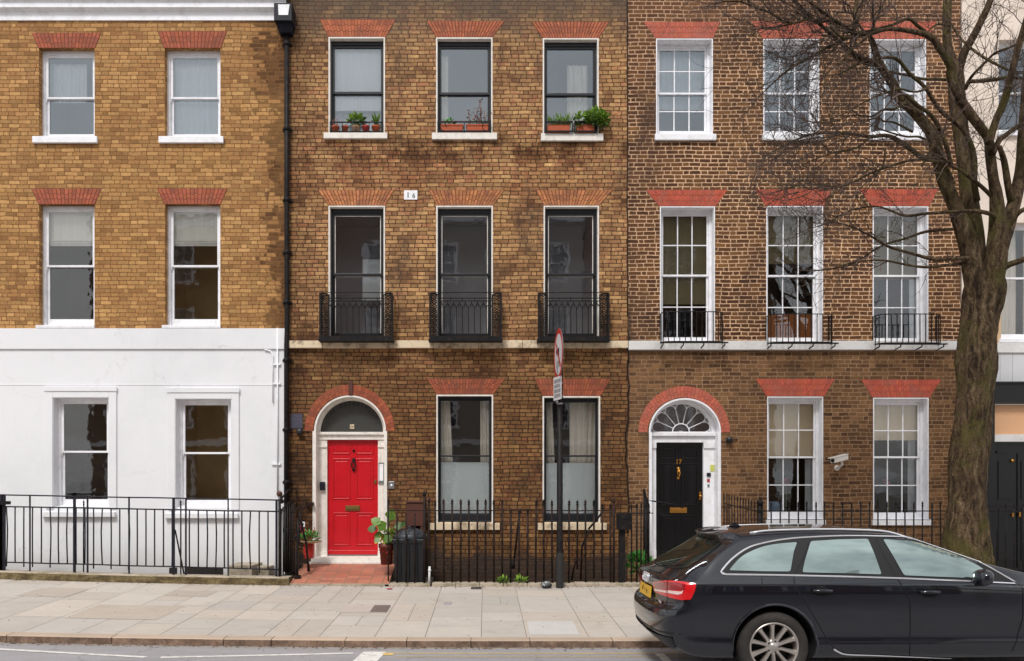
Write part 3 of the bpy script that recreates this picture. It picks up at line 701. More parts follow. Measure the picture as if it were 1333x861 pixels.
for k, g in enumerate(GF1):
    dx = g[0] - 70.8; dy = g[2] - 519
    b = MB(); y0 = YW - .02
    ax0, ax1 = g[0] - 10.5, g[1] + 10.5
    zt = FZ(504 + dy); zb = FZ(662 + dy)
    b.box(FX(ax0), FX(g[0]) - .012, y0 - .03, y0 + .0005, zb, zt); b.box(FX(g[1]) + .012, FX(ax1), y0 - .03, y0 + .0005, zb, zt); b.box(FX(g[0]) - .012, FX(g[1]) + .012, y0 - .03, y0 + .0005, FZ(g[2]) + .012, zt)
    b.box(FX(g[0]) - .012, FX(g[0]), y0 - .018, y0 + .0005, zb, FZ(g[2])); b.box(FX(g[1]), FX(g[1]) + .012, y0 - .018, y0 + .0005, zb, FZ(g[2])); b.box(FX(g[0]) - .012, FX(g[1]) + .012, y0 - .018, y0 + .0005, FZ(g[2]), FZ(g[2]) + .012)
    b.prism([(FX(ax0 - 2), FZ(510 + dy)), (FX(ax1 + 1), FZ(510 + dy)), (FX(ax1 + 1), FZ(503.5 + dy)), (FX(ax0 - 2), FZ(503.5 + dy))], y0 - .045, y0 - .0305)
    b.build('architrave', M_stucco, h1, bevel=.005)
    window(h1, g[0], g[1], g[2], g[3], 588 + dy, M_white, reveal=.11, box=.055, stile=.05, glass=M_gl, room=M_brownroom if k == 2 else M_dkroom, fill=[], bot=.1, head=.04, horns=True, sill=(57 + dx, 152 + dx, 666.5 + dy, 673 + dy), sillmat=M_stucco, sproj=.1)
# white pipes and cables on the stucco
b = MB(); q = lambda x, y: (FX(x), YW - .045, FZ(y))
b.tube([q(362, 428), q(362, 642)], .014, 8); b.tube([q(345, 455.8), q(353, 457.5), q(356, 463), q(356, 525)], .012, 8)
for yy in (475, 500, 604.5): b.box(FX(354.5), FX(366), YW - .055, YW - .0205, FZ(yy + 1), FZ(yy - 1))
b.build('conduit', M_white, h1)
b = MB(); b.lathe([(0, -.05), (.045, -.05), (.05, -.02), (.05, 0)], (FX(364.3), YW - .02, FZ(643)), 16, 'y'); b.build('alarm_bell', M_brownp, h1)
# low kerb stone with railings; basement area behind
b = MB()
N = 24; xa, xb = FX(-240, YB), FX(376, YB)
for i in range(N):
    a, e = xa + (xb - xa) * i / N, xa + (xb - xa) * (i + 1) / N
    za, ze = pave_z(YB) + lift(a), pave_z(YB) + lift(e)
    h = .135
    b.face([(a, YB, za - .05), (e, YB, ze - .05), (e, YB + .004, ze + h - .02), (a, YB + .004, za + h - .02)], 0)
    b.face([(a, YB + .004, za + h - .02), (e, YB + .004, ze + h - .02), (e, YB + .02, ze + h), (a, YB + .02, za + h)], 1)
    b.face([(a, YB + .02, za + h), (e, YB + .02, ze + h), (e, YB + .26, ze + h), (a, YB + .26, za + h)], 1)
    b.face([(a, YB + .26, za + h), (e, YB + .26, ze + h), (e, YB + .26, -1.5), (a, YB + .26, -1.5)], 1)
b.face([(xb, YB, -1.), (xb, YB + .26, -1.), (xb, YB + .26, pave_z(YB) + .135 + .02), (xb, YB, pave_z(YB) + .115)], 0)
c_ = b.build('kerb_wall', [M_moss, M_coping]); tag(c_, 'low mossy stone kerb under the railings of the white house', 'low wall')
b = MB(); b.box(FX(H1L), FX(372), YB + .1, YW - .02, -1.5, -1.0); o = b.build('area_floor', M_conc); struct(o)
b = MB(); b.box(FX(305, 15), FX(336, 15), 14.6, YW - .021, -1, .55); b.box(FX(336.5, 15), FX(352, 15), 14.9, YW - .021, -1, .50)
o = b.build('steps', M_coping, None, bevel=.01); struct(o)
b = MB(); b.box(FX(241), FX(291), YW - .03, YW - .0205, FZ(757), FZ(739)); b.box(FX(221), FX(231), YW - .03, YW - .0205, FZ(757), FZ(739)); b.build('basement_vent', M_dark, h1)

# ================================================================ HOUSE 2
h2 = thing('terraced_house', 'brown and yellow brick house with an arched red front door', 'house', (FX(597), YW, 0))
X2a, X2b = FX(371.7), FX(817)
T2 = [(427.6, 501.2, 48.5, 174.5), (567.6, 641.2, 49, 174.7), (706.5, 779.4, 50, 175.5)]
Mid2 = [(427.6, 501.2, 268, 441.5), (567.8, 641.6, 268, 442), (707.6, 779.8, 268, 442)]
G2 = [(568, 642, 514, 681), (706.3, 781.4, 516, 681)]
holes = [(FX(a), FX(b_), FZ(d), FZ(c)) for a, b_, c, d in T2 + Mid2 + G2]
D2 = (FX(409), FX(502.5), FZ(735), FZ(561.5), (561.5 - 515) / 72)
wall(h2, X2a, X2b, -1.5, TOP, holes, M_b2, arches=[D2])
b = MB(); b.box(X2a, X2b, YW + .3, YW + 9, TOP - .3, TOP - .2); b.build('roof', M_dark, h2)
g2 = dict(reveal=.10, box=.028, stile=.036, lining=.026, head=.07, setback=.03, meetw=.045)
g2g = dict(g2, box=.022, stile=.026, head=.03, meetw=.03)
sc = M_whiteold
window(h2, *T2[0], 117, M_blackframe, glass=M_glsky, room=M_greyroom, fill=[('wblind', 0, 1, .3, 1), ('net', 0, 1, .0, .3, .1)], sill=(422, 504.5, 174.5, 182), sillmat=sc, bot=.06, **g2)
window(h2, *T2[1], 118, M_blackframe, glass=M_glsky, room=M_greyroom, fill=[('curtain', 0, .17, 0, .94)], sill=(562.5, 647, 174.5, 183), sillmat=sc, bot=.06, **g2)
window(h2, *T2[2], 119, M_blackframe, glass=M_glsky, room=M_greyroom, fill=[('curtain', .46, .88, 0, .84)], sill=(704, 785, 175.5, 185), sillmat=sc, bot=.06, **g2)
for k, t in enumerate(Mid2):
    window(h2, *t, 355.5, M_blackframe, glass=M_gldark, room=M_greyroom, fill=[] if k else [('frost', .5, .98, .36, .7, .5)], sill=None, bot=.1, inner=True, **g2)
window(h2, *G2[0], 593.5, M_blackframe, glass=M_gl, room=M_dkroom, fill=[('frost', 0, 1, .06, .48), ('curtain', 0, .2, .45, 1, .05, .05), ('curtain', .8, 1, .45, 1, .05)], sill=(558, 650.5, 681, 690), sillmat=M_cream, bot=.12, **g2g)
window(h2, *G2[1], 593.5, M_blackframe, glass=M_gl, room=M_dkroom, fill=[('frost', 0, 1, .06, .48), ('curtain', 0, .16, .45, 1, .05, .05), ('curtain', .5, 1, .45, 1, .05)], sill=(700, 789.5, 681, 690), sillmat=M_cream, bot=.12, **g2g)
for k, (a, c, d, e, ty, by) in enumerate([(416.5, 515, 427.5, 502, 26, 48.3), (555.5, 656.5, 568, 641, 28, 48.8), (692, 793, 707, 779, 29, 49.8)]):
    flat_arch(h2, a, c, d, e, ty, by, M_redlint['h2'], 22, seed=k, vary=.16, gap=.009 if k else .004)
for k, (a, c, d, e, ty, by) in enumerate([(414, 513, 427.5, 501.5, 248, 267.5), (558, 657, 568, 642, 248, 267.5), (698, 797, 708, 780, 248, 267.5)]):
    flat_arch(h2, a, c, d, e, ty, by, M_redlint['h2o'], 20, seed=k + 4, vary=.25, gap=.008)
for k, (a, c, d, e, ty, by) in enumerate([(556, 657, 568.5, 642, 493.5, 513.5), (696, 795, 707, 781.5, 493.5, 515.5)]):
    flat_arch(h2, a, c, d, e, ty, by, M_redlint['h2g'], 24, seed=k + 9, vary=.25, gap=.006)
# string course in separate stones
b = MB(); r = random.Random(5)
cut = [377, 421, 465, 505, 564, 623, 680, 704, 758, 787, 817]
for a, e in zip(cut[:-1], cut[1:]): b.box(FX(a) + .003, FX(e) - .003, YW - .07 - r.uniform(0, .006), YW + .01, FZ(454), FZ(444.2 + r.uniform(-.5, .5)))
b.build('string_course', M_cream, h2, bevel=.008)
# door surround
cx2 = (D2[0] + D2[1]) / 2; rx = (D2[1] - D2[0]) / 2; zs2 = D2[3]
round_arch(h2, FX(455), rx + .01, D2[4] + .01, FX(513.5) - FX(455), (561.5 - 501) / 72, zs2, M_redlint['h2g'], 34, .25)
b = MB(); b.box(FX(454), FX(459.5), YW - .03, YW - .0065, FZ(514.5), FZ(497)); b.build('keystone', M_brownp, h2, bevel=.004)
def arch_band(b, cx, ra, rza, rb, rzb, zs_, y0, y1, mi=0, N=36):
    for i in range(N):
        a0, a1 = PI * i / N, PI * (i + 1) / N
        q = lambda an, rx_, rz_, yy: (cx - rx_ * math.cos(an), yy, zs_ + rz_ * math.sin(an))
        b.face([q(a0, ra, rza, y0), q(a0, rb, rzb, y0), q(a1, rb, rzb, y0), q(a1, ra, rza, y0)][::-1], mi)
        b.face([q(a0, ra, rza, y0), q(a1, ra, rza, y0), q(a1, ra, rza, y1), q(a0, ra, rza, y1)], mi, (1, 1, 1), True)
        b.face([q(a0, rb, rzb, y0), q(a0, rb, rzb, y1), q(a1, rb, rzb, y1), q(a1, rb, rzb, y0)], mi, (1, 1, 1), True)
def half_disc(b, cx, rx_, rz_, zs_, y, mi=0, N=32):
    b.face([(cx - rx_ * math.cos(PI * i / N), y, zs_ + rz_ * math.sin(PI * i / N)) for i in range(N + 1)][::-1], mi)
rev = .2
b = MB()
arch_band(b, cx2, rx - .03, D2[4] - .03, rx, D2[4], zs2, YW - .01, YW + rev)
arch_band(b, cx2, rx - .075, D2[4] - .075, rx - .031, D2[4] - .031, zs2, YW + rev - .02, YW + rev + .05)
b.box(FX(407), FX(411.5), YW - .015, YW + rev, FZ(731), zs2 - .001); b.box(FX(500), FX(504), YW - .015, YW + rev, FZ(731), zs2 - .001)   # outer edges
for (a, c) in ((411.6, 423.5), (490.5, 499.9)):
    xa_, xc_ = W(a, 0, YW + rev).x, W(c, 0, YW + rev).x
    xa_, xc_ = FX(a), FX(c)
    b.box(xa_, xc_, YW + rev - .03, YW + rev + .06, FZ(731), FZ(572))
    b.box(xa_ - .001, xc_ + .008, YW + rev - .06, YW + rev - .031, FZ(731), FZ(719)); b.box(xa_ - .001, xc_ + .006, YW + rev - .055, YW + rev - .031, FZ(582), FZ(579))
    m = (xc_ - xa_)
    for (u0, u1) in ((.22, .3), (.7, .78)): b.box(xa_ + m * u0, xa_ + m * u1, YW + rev - .036, YW + rev - .0305, FZ(712), FZ(588))
b.box(FX(410), FX(501.5), YW + rev - .09, YW + rev + .06, FZ(565.5), FZ(562)); b.box(FX(411.6), FX(500), YW + rev - .05, YW + rev + .06, FZ(572), FZ(565.6))
b.build('door_surround', M_whiteold, h2, bevel=.003)
b = MB(); half_disc(b, cx2, rx - .032, D2[4] - .032, zs2 - .005, YW + rev + .02); fl = b.build('fanlight', M_dkboard, h2)
# worn lettering curved over the fanlight board
let = 'LETTERPRESS HALL'[:0] or 'THE DEPARTMENT'
for i, ch in enumerate(let):
    if ch == ' ': continue
    an = PI * (0.17 + .66 * i / (len(let) - 1)); rr = rx - .15; rz = D2[4] - .13
    lx, lz = cx2 - rr * math.cos(an), zs2 + rz * math.sin(an)
    text_mb(None, ch, .10, Vector((lx, YW + rev + .016, lz)), M_ink, 'letter', fl, rot=(PI / 2, an - PI / 2, 0), ext=.001)
b = MB(); b.box(FX(453), FX(458.5), YW + rev + .01, YW + rev + .018, FZ(557.5), FZ(551.5)); o = b.build('number_label', M_cream, fl)
text_mb(None, '16', .06, Vector((FX(455.8), YW + rev + .007, FZ(554.5))), M_ink, 'number', fl)
def panel_door(parent, x0, x1, z0, z1, y, mat, panels, handle=None, name='door'):
    b = MB(); b.box(x0, x1, y, y + .05, z0, z1)
    W_, H_ = x1 - x0, z1 - z0
    for (u0, u1, v0, v1) in panels:
        a, c, d, e = x0 + W_ * u0, x0 + W_ * u1, z0 + H_ * v0, z0 + H_ * v1
        t = .018
        # raised bolection mould and fielded panel
        for (p, q, r_, s_) in ((a, a + t, d, e), (c - t, c, d, e)): b.box(p, q, y - .014, y + .001, r_, s_)
        for (p, q, r_, s_) in ((a + t, c - t, d, d + t), (a + t, c - t, e - t, e)): b.box(p, q, y - .013, y + .001, r_, s_)
        b.prism([(a + .05, d + .05), (c - .05, d + .05), (c - .05, e - .05), (a + .05, e - .05)], y - .006, y + .001)
    return b.build(name, mat, parent, bevel=.004)
pan = [(.1, .44, .865, .975), (.56, .9, .865, .975), (.1, .44, .47, .81), (.56, .9, .47, .81), (.1, .44, .09, .37), (.56, .9, .09, .37)]
yd = YW + rev + .03
d2 = panel_door(h2, FX(423.6), FX(490.4), FZ(723.5), FZ(569.8), yd, M_reddoor, [(.1, .44, .865, .975), (.56, .9, .865, .975), (.1, .44, .475, .825), (.56, .9, .475, .825), (.1, .44, .08, .36), (.56, .9, .08, .36)])
b = MB(); b.prism([(FX(424), FZ(723)), (FX(490), FZ(723)), (FX(490), FZ(717.5)), (FX(424), FZ(717.5))], yd - .035, yd - .0005); b.build('weatherboard', M_reddoor, d2, bevel=.006)
b = MB(); b.box(FX(447), FX(466), yd - .02, yd - .0005, FZ(665.5), FZ(658.8)); b.box(FX(449), FX(464), yd - .028, yd - .0205, FZ(664), FZ(660.5)); b.build('letterbox', M_darkbrass, d2, bevel=.003)
b = MB(); x_, z_ = FX(458), FZ(605)
b.tube([(x_, yd - .03, z_ + .09), (x_ - .03, yd - .045, z_ + .03), (x_ - .035, yd - .05, z_ - .03), (x_, yd - .055, z_ - .085), (x_ + .035, yd - .05, z_ - .03), (x_ + .03, yd - .045, z_ + .03), (x_, yd - .03, z_ + .09)], .012, 8)
b.lathe([(0, -.04), (.03, -.035), (.035, 0)], (x_, yd, z_ + .09), 12, 'y'); b.lathe([(0, -.03), (.025, -.025), (.03, 0)], (x_, yd, z_ - .09), 12, 'y'); b.build('knocker', M_black, d2)
b = MB(); b.lathe([(0, -.03), (.022, -.025), (.025, 0)], (FX(458), yd, FZ(586)), 12, 'y'); b.build('spyhole', M_black, d2)
b = MB(); b.box(FX(485.3), FX(488), yd - .02, yd - .0005, FZ(630), FZ(625)); b.build('lock', M_darkbrass, d2, bevel=.003)
b = MB(); b.box(FX(414.5), FX(421), YW + rev - .09, YW + rev - .0605 + .03, FZ(638.5), FZ(627.5)); b.build('key_box', M_ironblue, h2, bevel=.006)
b = MB(); b.box(FX(491.5), FX(498.5), YW + rev - .045, YW + rev - .0305, FZ(628), FZ(602)); b.box(FX(492.5), FX(497.5), YW + rev - .05, YW + rev - .0455, FZ(626), FZ(604), 1); b.box(FX(491), FX(499), YW + rev - .06, YW + rev - .03, FZ(629.5), FZ(627.5), 0); b.build('intercom', [M_signback, M_white], h2)
b = MB(); b.box(FX(506), FX(513.5), YW - .025, YW - .0005, FZ(636.5), FZ(627)); b.lathe([(0, -.012), (.02, -.01), (.022, 0)], (FX(509.8), YW - .025, FZ(632)), 12, 'y', 1); b.build('bell_push', [M_steel, M_white], h2, bevel=.004)
b = MB(); b.box(FX(405), FX(508), YW - .02, YW + rev + .1, FZ(731.5), FZ(725.2)); b.box(FX(402), FX(511), YW - .12, YW - .0205, FZ(736), FZ(731)); b.build('doorstep', M_whiteold, h2, bevel=.01)
b = MB(); b.box(FX(378), FX(394), YW - .012, YW - .0005, FZ(558), FZ(539)); b.build('painted_patch', plain('faded_blue_paint', R(72,70,84), .8, 0, .35, 18), h2)
# sign plate between first floor windows
t = thing('house_sign', 'small white plate numbered 1 6 high on the brown brick', 'sign', (FX(534.5), YW, FZ(254.5)))
b = MB(); b.box(FX(526), FX(543.5), YW - .02, YW - .0005, FZ(260.5), FZ(248.5)); b.build('plate', M_white, t, bevel=.003)
text_mb(None, '1', .13, Vector((FX(531.3), YW - .022, FZ(255))), M_signback, 'numeral', t, bold=.004); text_mb(None, '6', .11, Vector((FX(538.7), YW - .022, FZ(255.7))), M_signback, 'numeral', t, bold=.004)

# ================================================================ HOUSE 3
h3 = thing('terraced_house', 'dark brown brick house with white sash windows and a black arched door', 'house', (FX(1030), YW, 0))
X3a, X3b = FX(817.2), FX(1250.5)
T3 = [(854, 928, 50.5, 176), (993.5, 1066.5, 51, 176), (1132, 1205.5, 51.5, 176)]
Mid3 = [(859, 930.7, 269, 444), (997.5, 1071.5, 268.5, 444.5), (1136, 1208.5, 269, 445)]
G3 = [(998.6, 1071.6, 516.5, 676), (1136.5, 1208.8, 518, 677)]
zsp = FZ(448)
hu = [(FX(a), FX(b_), FZ(d), FZ(c)) for a, b_, c, d in T3 + Mid3]; hl = [(FX(a), FX(b_), FZ(d), FZ(c)) for a, b_, c, d in G3]
wall(h3, X3a, X3b, zsp, TOP, hu, M_b3)
D3 = (FX(844.5), FX(938.5), FZ(735), FZ(563), (563 - 518.5) / 72)
wall(h3, X3a, X3b, -1.5, zsp, hl, M_b3g, arches=[D3], name='lower_wall')
b = MB(); b.box(X3a, X3b, YW + .3, YW + 9, TOP - .3, TOP - .2); b.build('roof', M_dark, h3)
g3 = dict(reveal=.17, box=.045, stile=.035, mun=.02, lining=.02, head=.05, linmat=M_white, setback=.03)
for k, t in enumerate(T3):
    window(h3, *t, 115.5, M_white, grid=(3, 2, 2), glass=M_glsky, room=M_paleroom if k == 0 else M_greyroom, fill=[('net', 0, 1, .35, 1)] if k == 0 else [('net', 0, .5, .5, 1)], sill=(t[0] - 2, t[1] + 3.5, 176, 184), bot=.07, openlow=.06, **g3)
for k, t in enumerate(Mid3):
    window(h3, *t, 355.5 + (.5 if k else 0), M_white, grid=(3, 2, 2), glass=M_gldark, room=M_dkroom if k else M_dark,
           fill=[[('oblind', 0, 1, .3, 1)], [('oblind', 0, 1, .62, 1), ('box', 0, 1, .02, .22)], [('oblind', 0, 1, .5, 1), ('frost', .84, 1, .0, .5)]][k], sill=None, bot=.07, **g3)
for k, t in enumerate(G3):
    w_ = window(h3, *t, 595, M_white, grid=(3, 2, 2), glass=M_gldark, room=M_dark,
           fill=[[('blind', 0, 1, .52, 1), ('net', .85, 1.0, 0, .5)], [('blind', 0, 1, .68, 1), ('net', .84, 1.0, 0, .68)]][k], sill=(t[0] - 2, t[1] + 2, 676, 684), bot=.09, **g3)
    b = MB(); px_ = 1034.3 if k == 0 else 1170.5; py_ = 626 if k == 0 else 627.5
    rr = random.Random(k)
    for i in range(26):
        c0 = Vector((FX(px_), YW + .45, FZ(py_))) + Vector((rr.uniform(-.05, .05), rr.uniform(-.04, .04), rr.uniform(-.05, .05))); d = Vector((rr.uniform(-1, 1), rr.uniform(-1, .2), rr.uniform(-1, 1))).normalized() * .03; e = d.orthogonal().normalized() * .025
        b.face([c0 - d, c0 + e, c0 + d, c0 - e], 0, (rr.random(), 0, 0))
    b.tube([(FX(px_), YW + .46, FZ(py_)), (FX(px_) + .02, YW + .46, FZ(py_ + 26)), (FX(px_) + .03, YW + .46, FZ(672))], .006, 5, 1); b.build('flower', [M_petal, M_leaf], w_)
b = MB(); x_ = FX(1017.5); b.prism([(FX(1008), FZ(668)), (FX(1028), FZ(668)), (FX(1027.5), FZ(658)), (FX(1022), FZ(653.5)), (FX(1012), FZ(653.5)), (FX(1008), FZ(658))], YW + .42, YW + .46)
b.prism([(FX(1029), FZ(668)), (FX(1032), FZ(668)), (FX(1031), FZ(656)), (FX(1029), FZ(654))], YW + .44, YW + .46); b.build('chair_back', plain('pale_blue_plastic', R(142,178,214), .5), h3)
for k, (a, c, d, e, ty, by) in enumerate([(837.5, 937, 853.5, 928.5, 28.8, 50), (978, 1080.5, 993, 1067, 28, 50.5), (1117, 1219, 1131.5, 1206, 28.5, 51)]): flat_arch(h3, a, c, d, e, ty, by, M_redlint['h3'], 26, seed=k, vary=.13, gap=.002)
for k, (a, c, d, e, ty, by) in enumerate([(841, 947, 858, 931.5, 247.5, 268.5), (983, 1082, 996.5, 1072.5, 247, 268), (1118.5, 1221, 1135, 1209.5, 246.5, 268.5)]): flat_arch(h3, a, c, d, e, ty, by, M_redlint['h3b'], 26, seed=k + 3, vary=.15, gap=.002)
for k, (a, c, d, e, ty, by) in enumerate([(984, 1086.5, 997.5, 1072.5, 493.5, 516), (1121, 1225, 1135.5, 1210, 494.5, 517.5)]): flat_arch(h3, a, c, d, e, ty, by, M_redlint['h3b'], 26, seed=k + 7, vary=.17, gap=.002)
b = MB(); b.box(FX(817.5), FX(1250), YW - .08, YW + .01, FZ(456.5), FZ(444.8)); b.build('string_course', M_whiteband, h3, bevel=.008)
cx3 = (D3[0] + D3[1]) / 2; rx3 = (D3[1] - D3[0]) / 2; zs3 = D3[3]; rv3 = .24
round_arch(h3, FX(890.5), rx3 + .012, D3[4] + .012, FX(950) - FX(890.5), (563 - 503) / 72, zs3, M_redlint['h3'], 36, .12, 2)
b = MB()
arch_band(b, cx3, rx3 - .03, D3[4] - .03, rx3, D3[4], zs3, YW - .01, YW + rv3)
arch_band(b, cx3 - .01, rx3 - .10, D3[4] - .085, rx3 - .031, D3[4] - .031, zs3, YW + rv3 - .03, YW + rv3 + .05)
b.box(FX(844.8), FX(848.5), YW - .015, YW + rv3, FZ(735), zs3 - .001); b.box(FX(934), FX(938.3), YW - .015, YW + rv3, FZ(735), zs3 - .001)
for (a, c) in ((848.6, 857.2), (919.5, 933.9)):
    b.box(FX(a), FX(c), YW + rv3 - .03, YW + rv3 + .06, FZ(735), FZ(575.5)); b.box(FX(a), FX(c), YW + rv3 - .06, YW + rv3 - .0305, FZ(583), FZ(575.5)); b.box(FX(a) + .001, FX(c), YW + rv3 - .05, YW + rv3 - .0305, FZ(735), FZ(718))
b.box(FX(846), FX(936.5), YW + rv3 - .1, YW + rv3 + .06, FZ(567), FZ(562.5)); b.box(FX(848.6), FX(934), YW + rv3 - .05, YW + rv3 + .06, FZ(575.4), FZ(567.1))
b.build('door_surround', M_white, h3, bevel=.003)
# fanlight with radiating bars
b = MB(); fx0 = cx3 - .01; frx, frz = rx3 - .10, D3[4] - .085; fy = YW + rv3 + .02; hub = .155
for k in range(1, 7):
    an = PI * k / 7; p = Vector((fx0 - hub * math.cos(an), fy, zs3 + .02 + hub * math.sin(an))); q_ = Vector((fx0 - (frx * .93) * math.cos(an), fy, zs3 + .02 + (frz * .93) * math.sin(an)))
    b.tube([p, q_], .009, 6)
for k in range(7):
    a0, a1 = PI * k / 7, PI * (k + 1) / 7; pts = []
    for j in range(9):
        t_ = j / 8; an = a0 + (a1 - a0) * t_; rr_ = .93 - .13 * (2 * t_ - 1) ** 4 + .045 * (1 - (2 * t_ - 1) ** 2)
        pts.append((fx0 - frx * rr_ * math.cos(an), fy, zs3 + .02 + frz * rr_ * math.sin(an)))
    b.tube(pts, .008, 6)
b.tube([(fx0 - hub * math.cos(PI * j / 16), fy, zs3 + .02 + hub * math.sin(PI * j / 16)) for j in range(17)], .011, 6)
b.box(fx0 - .04, fx0 + .04, fy + .02, fy + .03, zs3, zs3 + .05)
b.box(FX(847), FX(932), fy - .02, fy + .03, FZ(563), FZ(561)); fb = b.build('fanlight', M_white, h3)
b = MB(); half_disc(b, fx0, frx + .01, frz + .01, zs3, fy + .012); b.build('glass', M_gl, fb)
b = MB(); b.box(FX(846), FX(938), fy + .5, fy + .51, zs3 - .1, zs3 + .7); b.build('hall', M_greyroom, fb)
y3 = YW + rv3 + .03
d3 = panel_door(h3, FX(857.3), FX(919.4), FZ(733), FZ(575.4), y3, M_blackdoor, [(.1, .44, .865, .975), (.56, .9, .865, .975), (.1, .44, .475, .825), (.56, .9, .475, .825), (.1, .44, .08, .39), (.56, .9, .08, .39)])
text_mb(None, '17', .115, Vector((FX(887.6), y3 - .018, FZ(601))), M_brass, 'numeral', d3, ext=.004, bold=.004)
b = MB(); x_, z_ = FX(887.2), FZ(616); b.lathe([(0, -.05), (.028, -.045), (.034, -.002)], (x_, y3, z_ + .085), 12, 'y'); b.lathe([(0, -.03), (.022, -.025), (.028, -.002)], (x_, y3, z_ - .09), 12, 'y')
b.tube([(x_, y3 - .05, z_ + .08), (x_ - .024, y3 - .055, z_), (x_, y3 - .06, z_ - .09), (x_ + .024, y3 - .055, z_), (x_, y3 - .05, z_ + .08)], .012, 8); b.build('knocker', M_brass, d3)
b = MB(); b.box(FX(876), FX(898.5), y3 - .022, y3 - .0005, FZ(668.5), FZ(661.5)); b.box(FX(878.5), FX(896), y3 - .03, y3 - .0225, FZ(666.8), FZ(663)); b.build('letterbox', M_brass, d3, bevel=.003)
b = MB(); b.box(FX(914.5), FX(917), y3 - .03, y3 - .0005, FZ(651), FZ(640.5)); b.lathe([(0, -.07), (.022, -.065), (.026, -.05), (.012, -.03), (.014, 0)], (FX(915.8), y3, FZ(646)), 12, 'y'); b.build('handle', M_brass, d3)
b = MB(); b.box(FX(924), FX(929), YW + rv3 - .05, YW + rv3 - .031, FZ(620.5), FZ(615.5)); b.build('intercom', M_ironblue, h3); b = MB(); b.box(FX(924.3), FX(928), YW + rv3 - .036, YW + rv3 - .031, FZ(628), FZ(623.5)); b.build('sticker', M_pink, h3)
b = MB(); b.box(FX(928.5), FX(933.5), YW + rv3 - .04, YW + rv3 - .031, FZ(613.5), FZ(605)); b.build('notice', plain('yellow_notice', R(206,208,96), .6), h3); b = MB(); b.box(FX(924.8), FX(927.6), YW + rv3 - .036, YW + rv3 - .031, FZ(634.5), FZ(630.5)); b.build('bell_push', M_steel, h3)
for (px_, py_) in ((948.5, 573), (391, 562.5)):
    cat = thing('wall_lamp', 'small black wall lamp beside the white arch of the black door' if px_ > 900 else 'small dark wall lamp left of the red brick door arch', 'lamp', (FX(px_), YW, FZ(py_)))
    b = MB(); b.lathe([(0, -.1), (.05, -.1), (.062, -.05), (.05, 0)], (FX(px_), YW, FZ(py_)), 14, 'y', smooth=True); b.build('housing', M_blackframe, cat)
    b = MB(); b.tube([(FX(px_) + .03, YW - .03, FZ(py_)), (FX(px_) + .16, YW - .012, FZ(py_) + .01)], .009, 6); b.build('cable', M_black, cat)
# security camera
t = thing('security_camera', 'white security camera on the brick between ground floor windows', 'camera', (FX(1087), YW, FZ(600)))
b = MB(); A = Vector((FX(1074), YW - .12, FZ(599.5))); B_ = Vector((FX(1098), YW - .34, FZ(593)))
A, B_ = Vector((FX(1074.5), YW - .32, FZ(600.5))), Vector((FX(1097), YW - .14, FZ(595.5)))
d_ = (B_ - A).normalized(); sd = d_.cross(Vector((0, 0, 1))).normalized(); u_ = sd.cross(d_)
def obox(b, A, B_, sd, u_, w, h, mi=0, top=0):
    c8 = [P_ + sd * sx * w + u_ * sz * h for P_ in (A, B_) for sx, sz in ((-1, -1), (1, -1), (1, 1), (-1, 1))]
    b.faces(c8, [(0, 1, 2, 3), (7, 6, 5, 4), (0, 4, 5, 1), (1, 5, 6, 2), (2, 6, 7, 3), (3, 7, 4, 0)], mi)
obox(b, A, B_, sd, u_, .05, .045); obox(b, A - d_ * .05 + u_ * .05, B_ + d_ * .01 + u_ * .05, sd, u_, .062, .008)
b.build('housing', M_cctv, t, bevel=.008)
b = MB(); b.lathe([(0, 0), (.035, 0), (.035, .01), (0, .01)], (0, 0, 0), 14, 'x'); b.v = [tuple(A - d_ * .006 + d_ * v[0] + sd * v[1] + u_ * v[2]) for v in b.v]; b.build('lens', M_ink, t)
b = MB(); M_ = A.lerp(B_, .65); b.tube([M_ - u_ * .04, M_ - u_ * .12, Vector((M_.x, YW - .04, M_.z - .17)), Vector((M_.x, YW, M_.z - .17))], .022, 8); b.lathe([(0, -.02), (.05, -.02), (.05, 0)], (M_.x, YW, M_.z - .17), 14, 'y'); b.build('bracket', M_cctv, t)

# ================================================================ HOUSE 4 (right edge)
h4 = thing('terraced_house', 'cream rendered house with a black shopfront behind the tree', 'house', (FX(1400), YW, 0))
H4b = 1640
h4h = [(FX(1300 + d), FX(1374 + d), FZ(172), FZ(52)) for d in (0, 150)] + [(FX(1302 + d), FX(1376 + d), FZ(442), FZ(290)) for d in (0, 150)]
wall(h4, FX(1252), FX(H4b), FZ(447), TOP, h4h, M_creamwall)
b = MB(); b.box(FX(1252), FX(H4b), YW + .3, YW + 9, TOP - .3, TOP - .2); b.build('roof', M_dark, h4)
for d in (0, 150):
    window(h4, 1300 + d, 1374 + d, 52, 172, 117, M_white, reveal=.12, box=.04, stile=.04, glass=M_glsky, room=M_greyroom, sill=(1297 + d, 1377 + d, 172, 178), bot=.08, fill=[])
    window(h4, 1302 + d, 1376 + d, 290, 442, 360, M_white, reveal=.12, box=.04, stile=.04, glass=M_gl, room=M_paleroom, fill=[('curtain', 0, .45, 0, 1), ('curtain', .6, 1, 0, 1)], sill=(1299 + d, 1379 + d, 442, 447), bot=.09)
b = MB(); b.box(FX(1297.5), FX(1301.8), YW - .03, YW - .0005, FZ(447), FZ(348)); b.build('timber_batten', M_timber, h4)
b = MB(); b.box(FX(1252), FX(H4b), YW - .06, YW + .3, FZ(460), FZ(447.2)); b.build('band', M_whiteband, h4, bevel=.006)
b = MB()
for i in range(24): b.box(FX(1252 + i * 16.2) + .003, FX(1252 + (i + 1) * 16.2) - .003, YW - .03, YW + .3, FZ(498), FZ(460.2))
b.build('boarding', M_boards, h4)
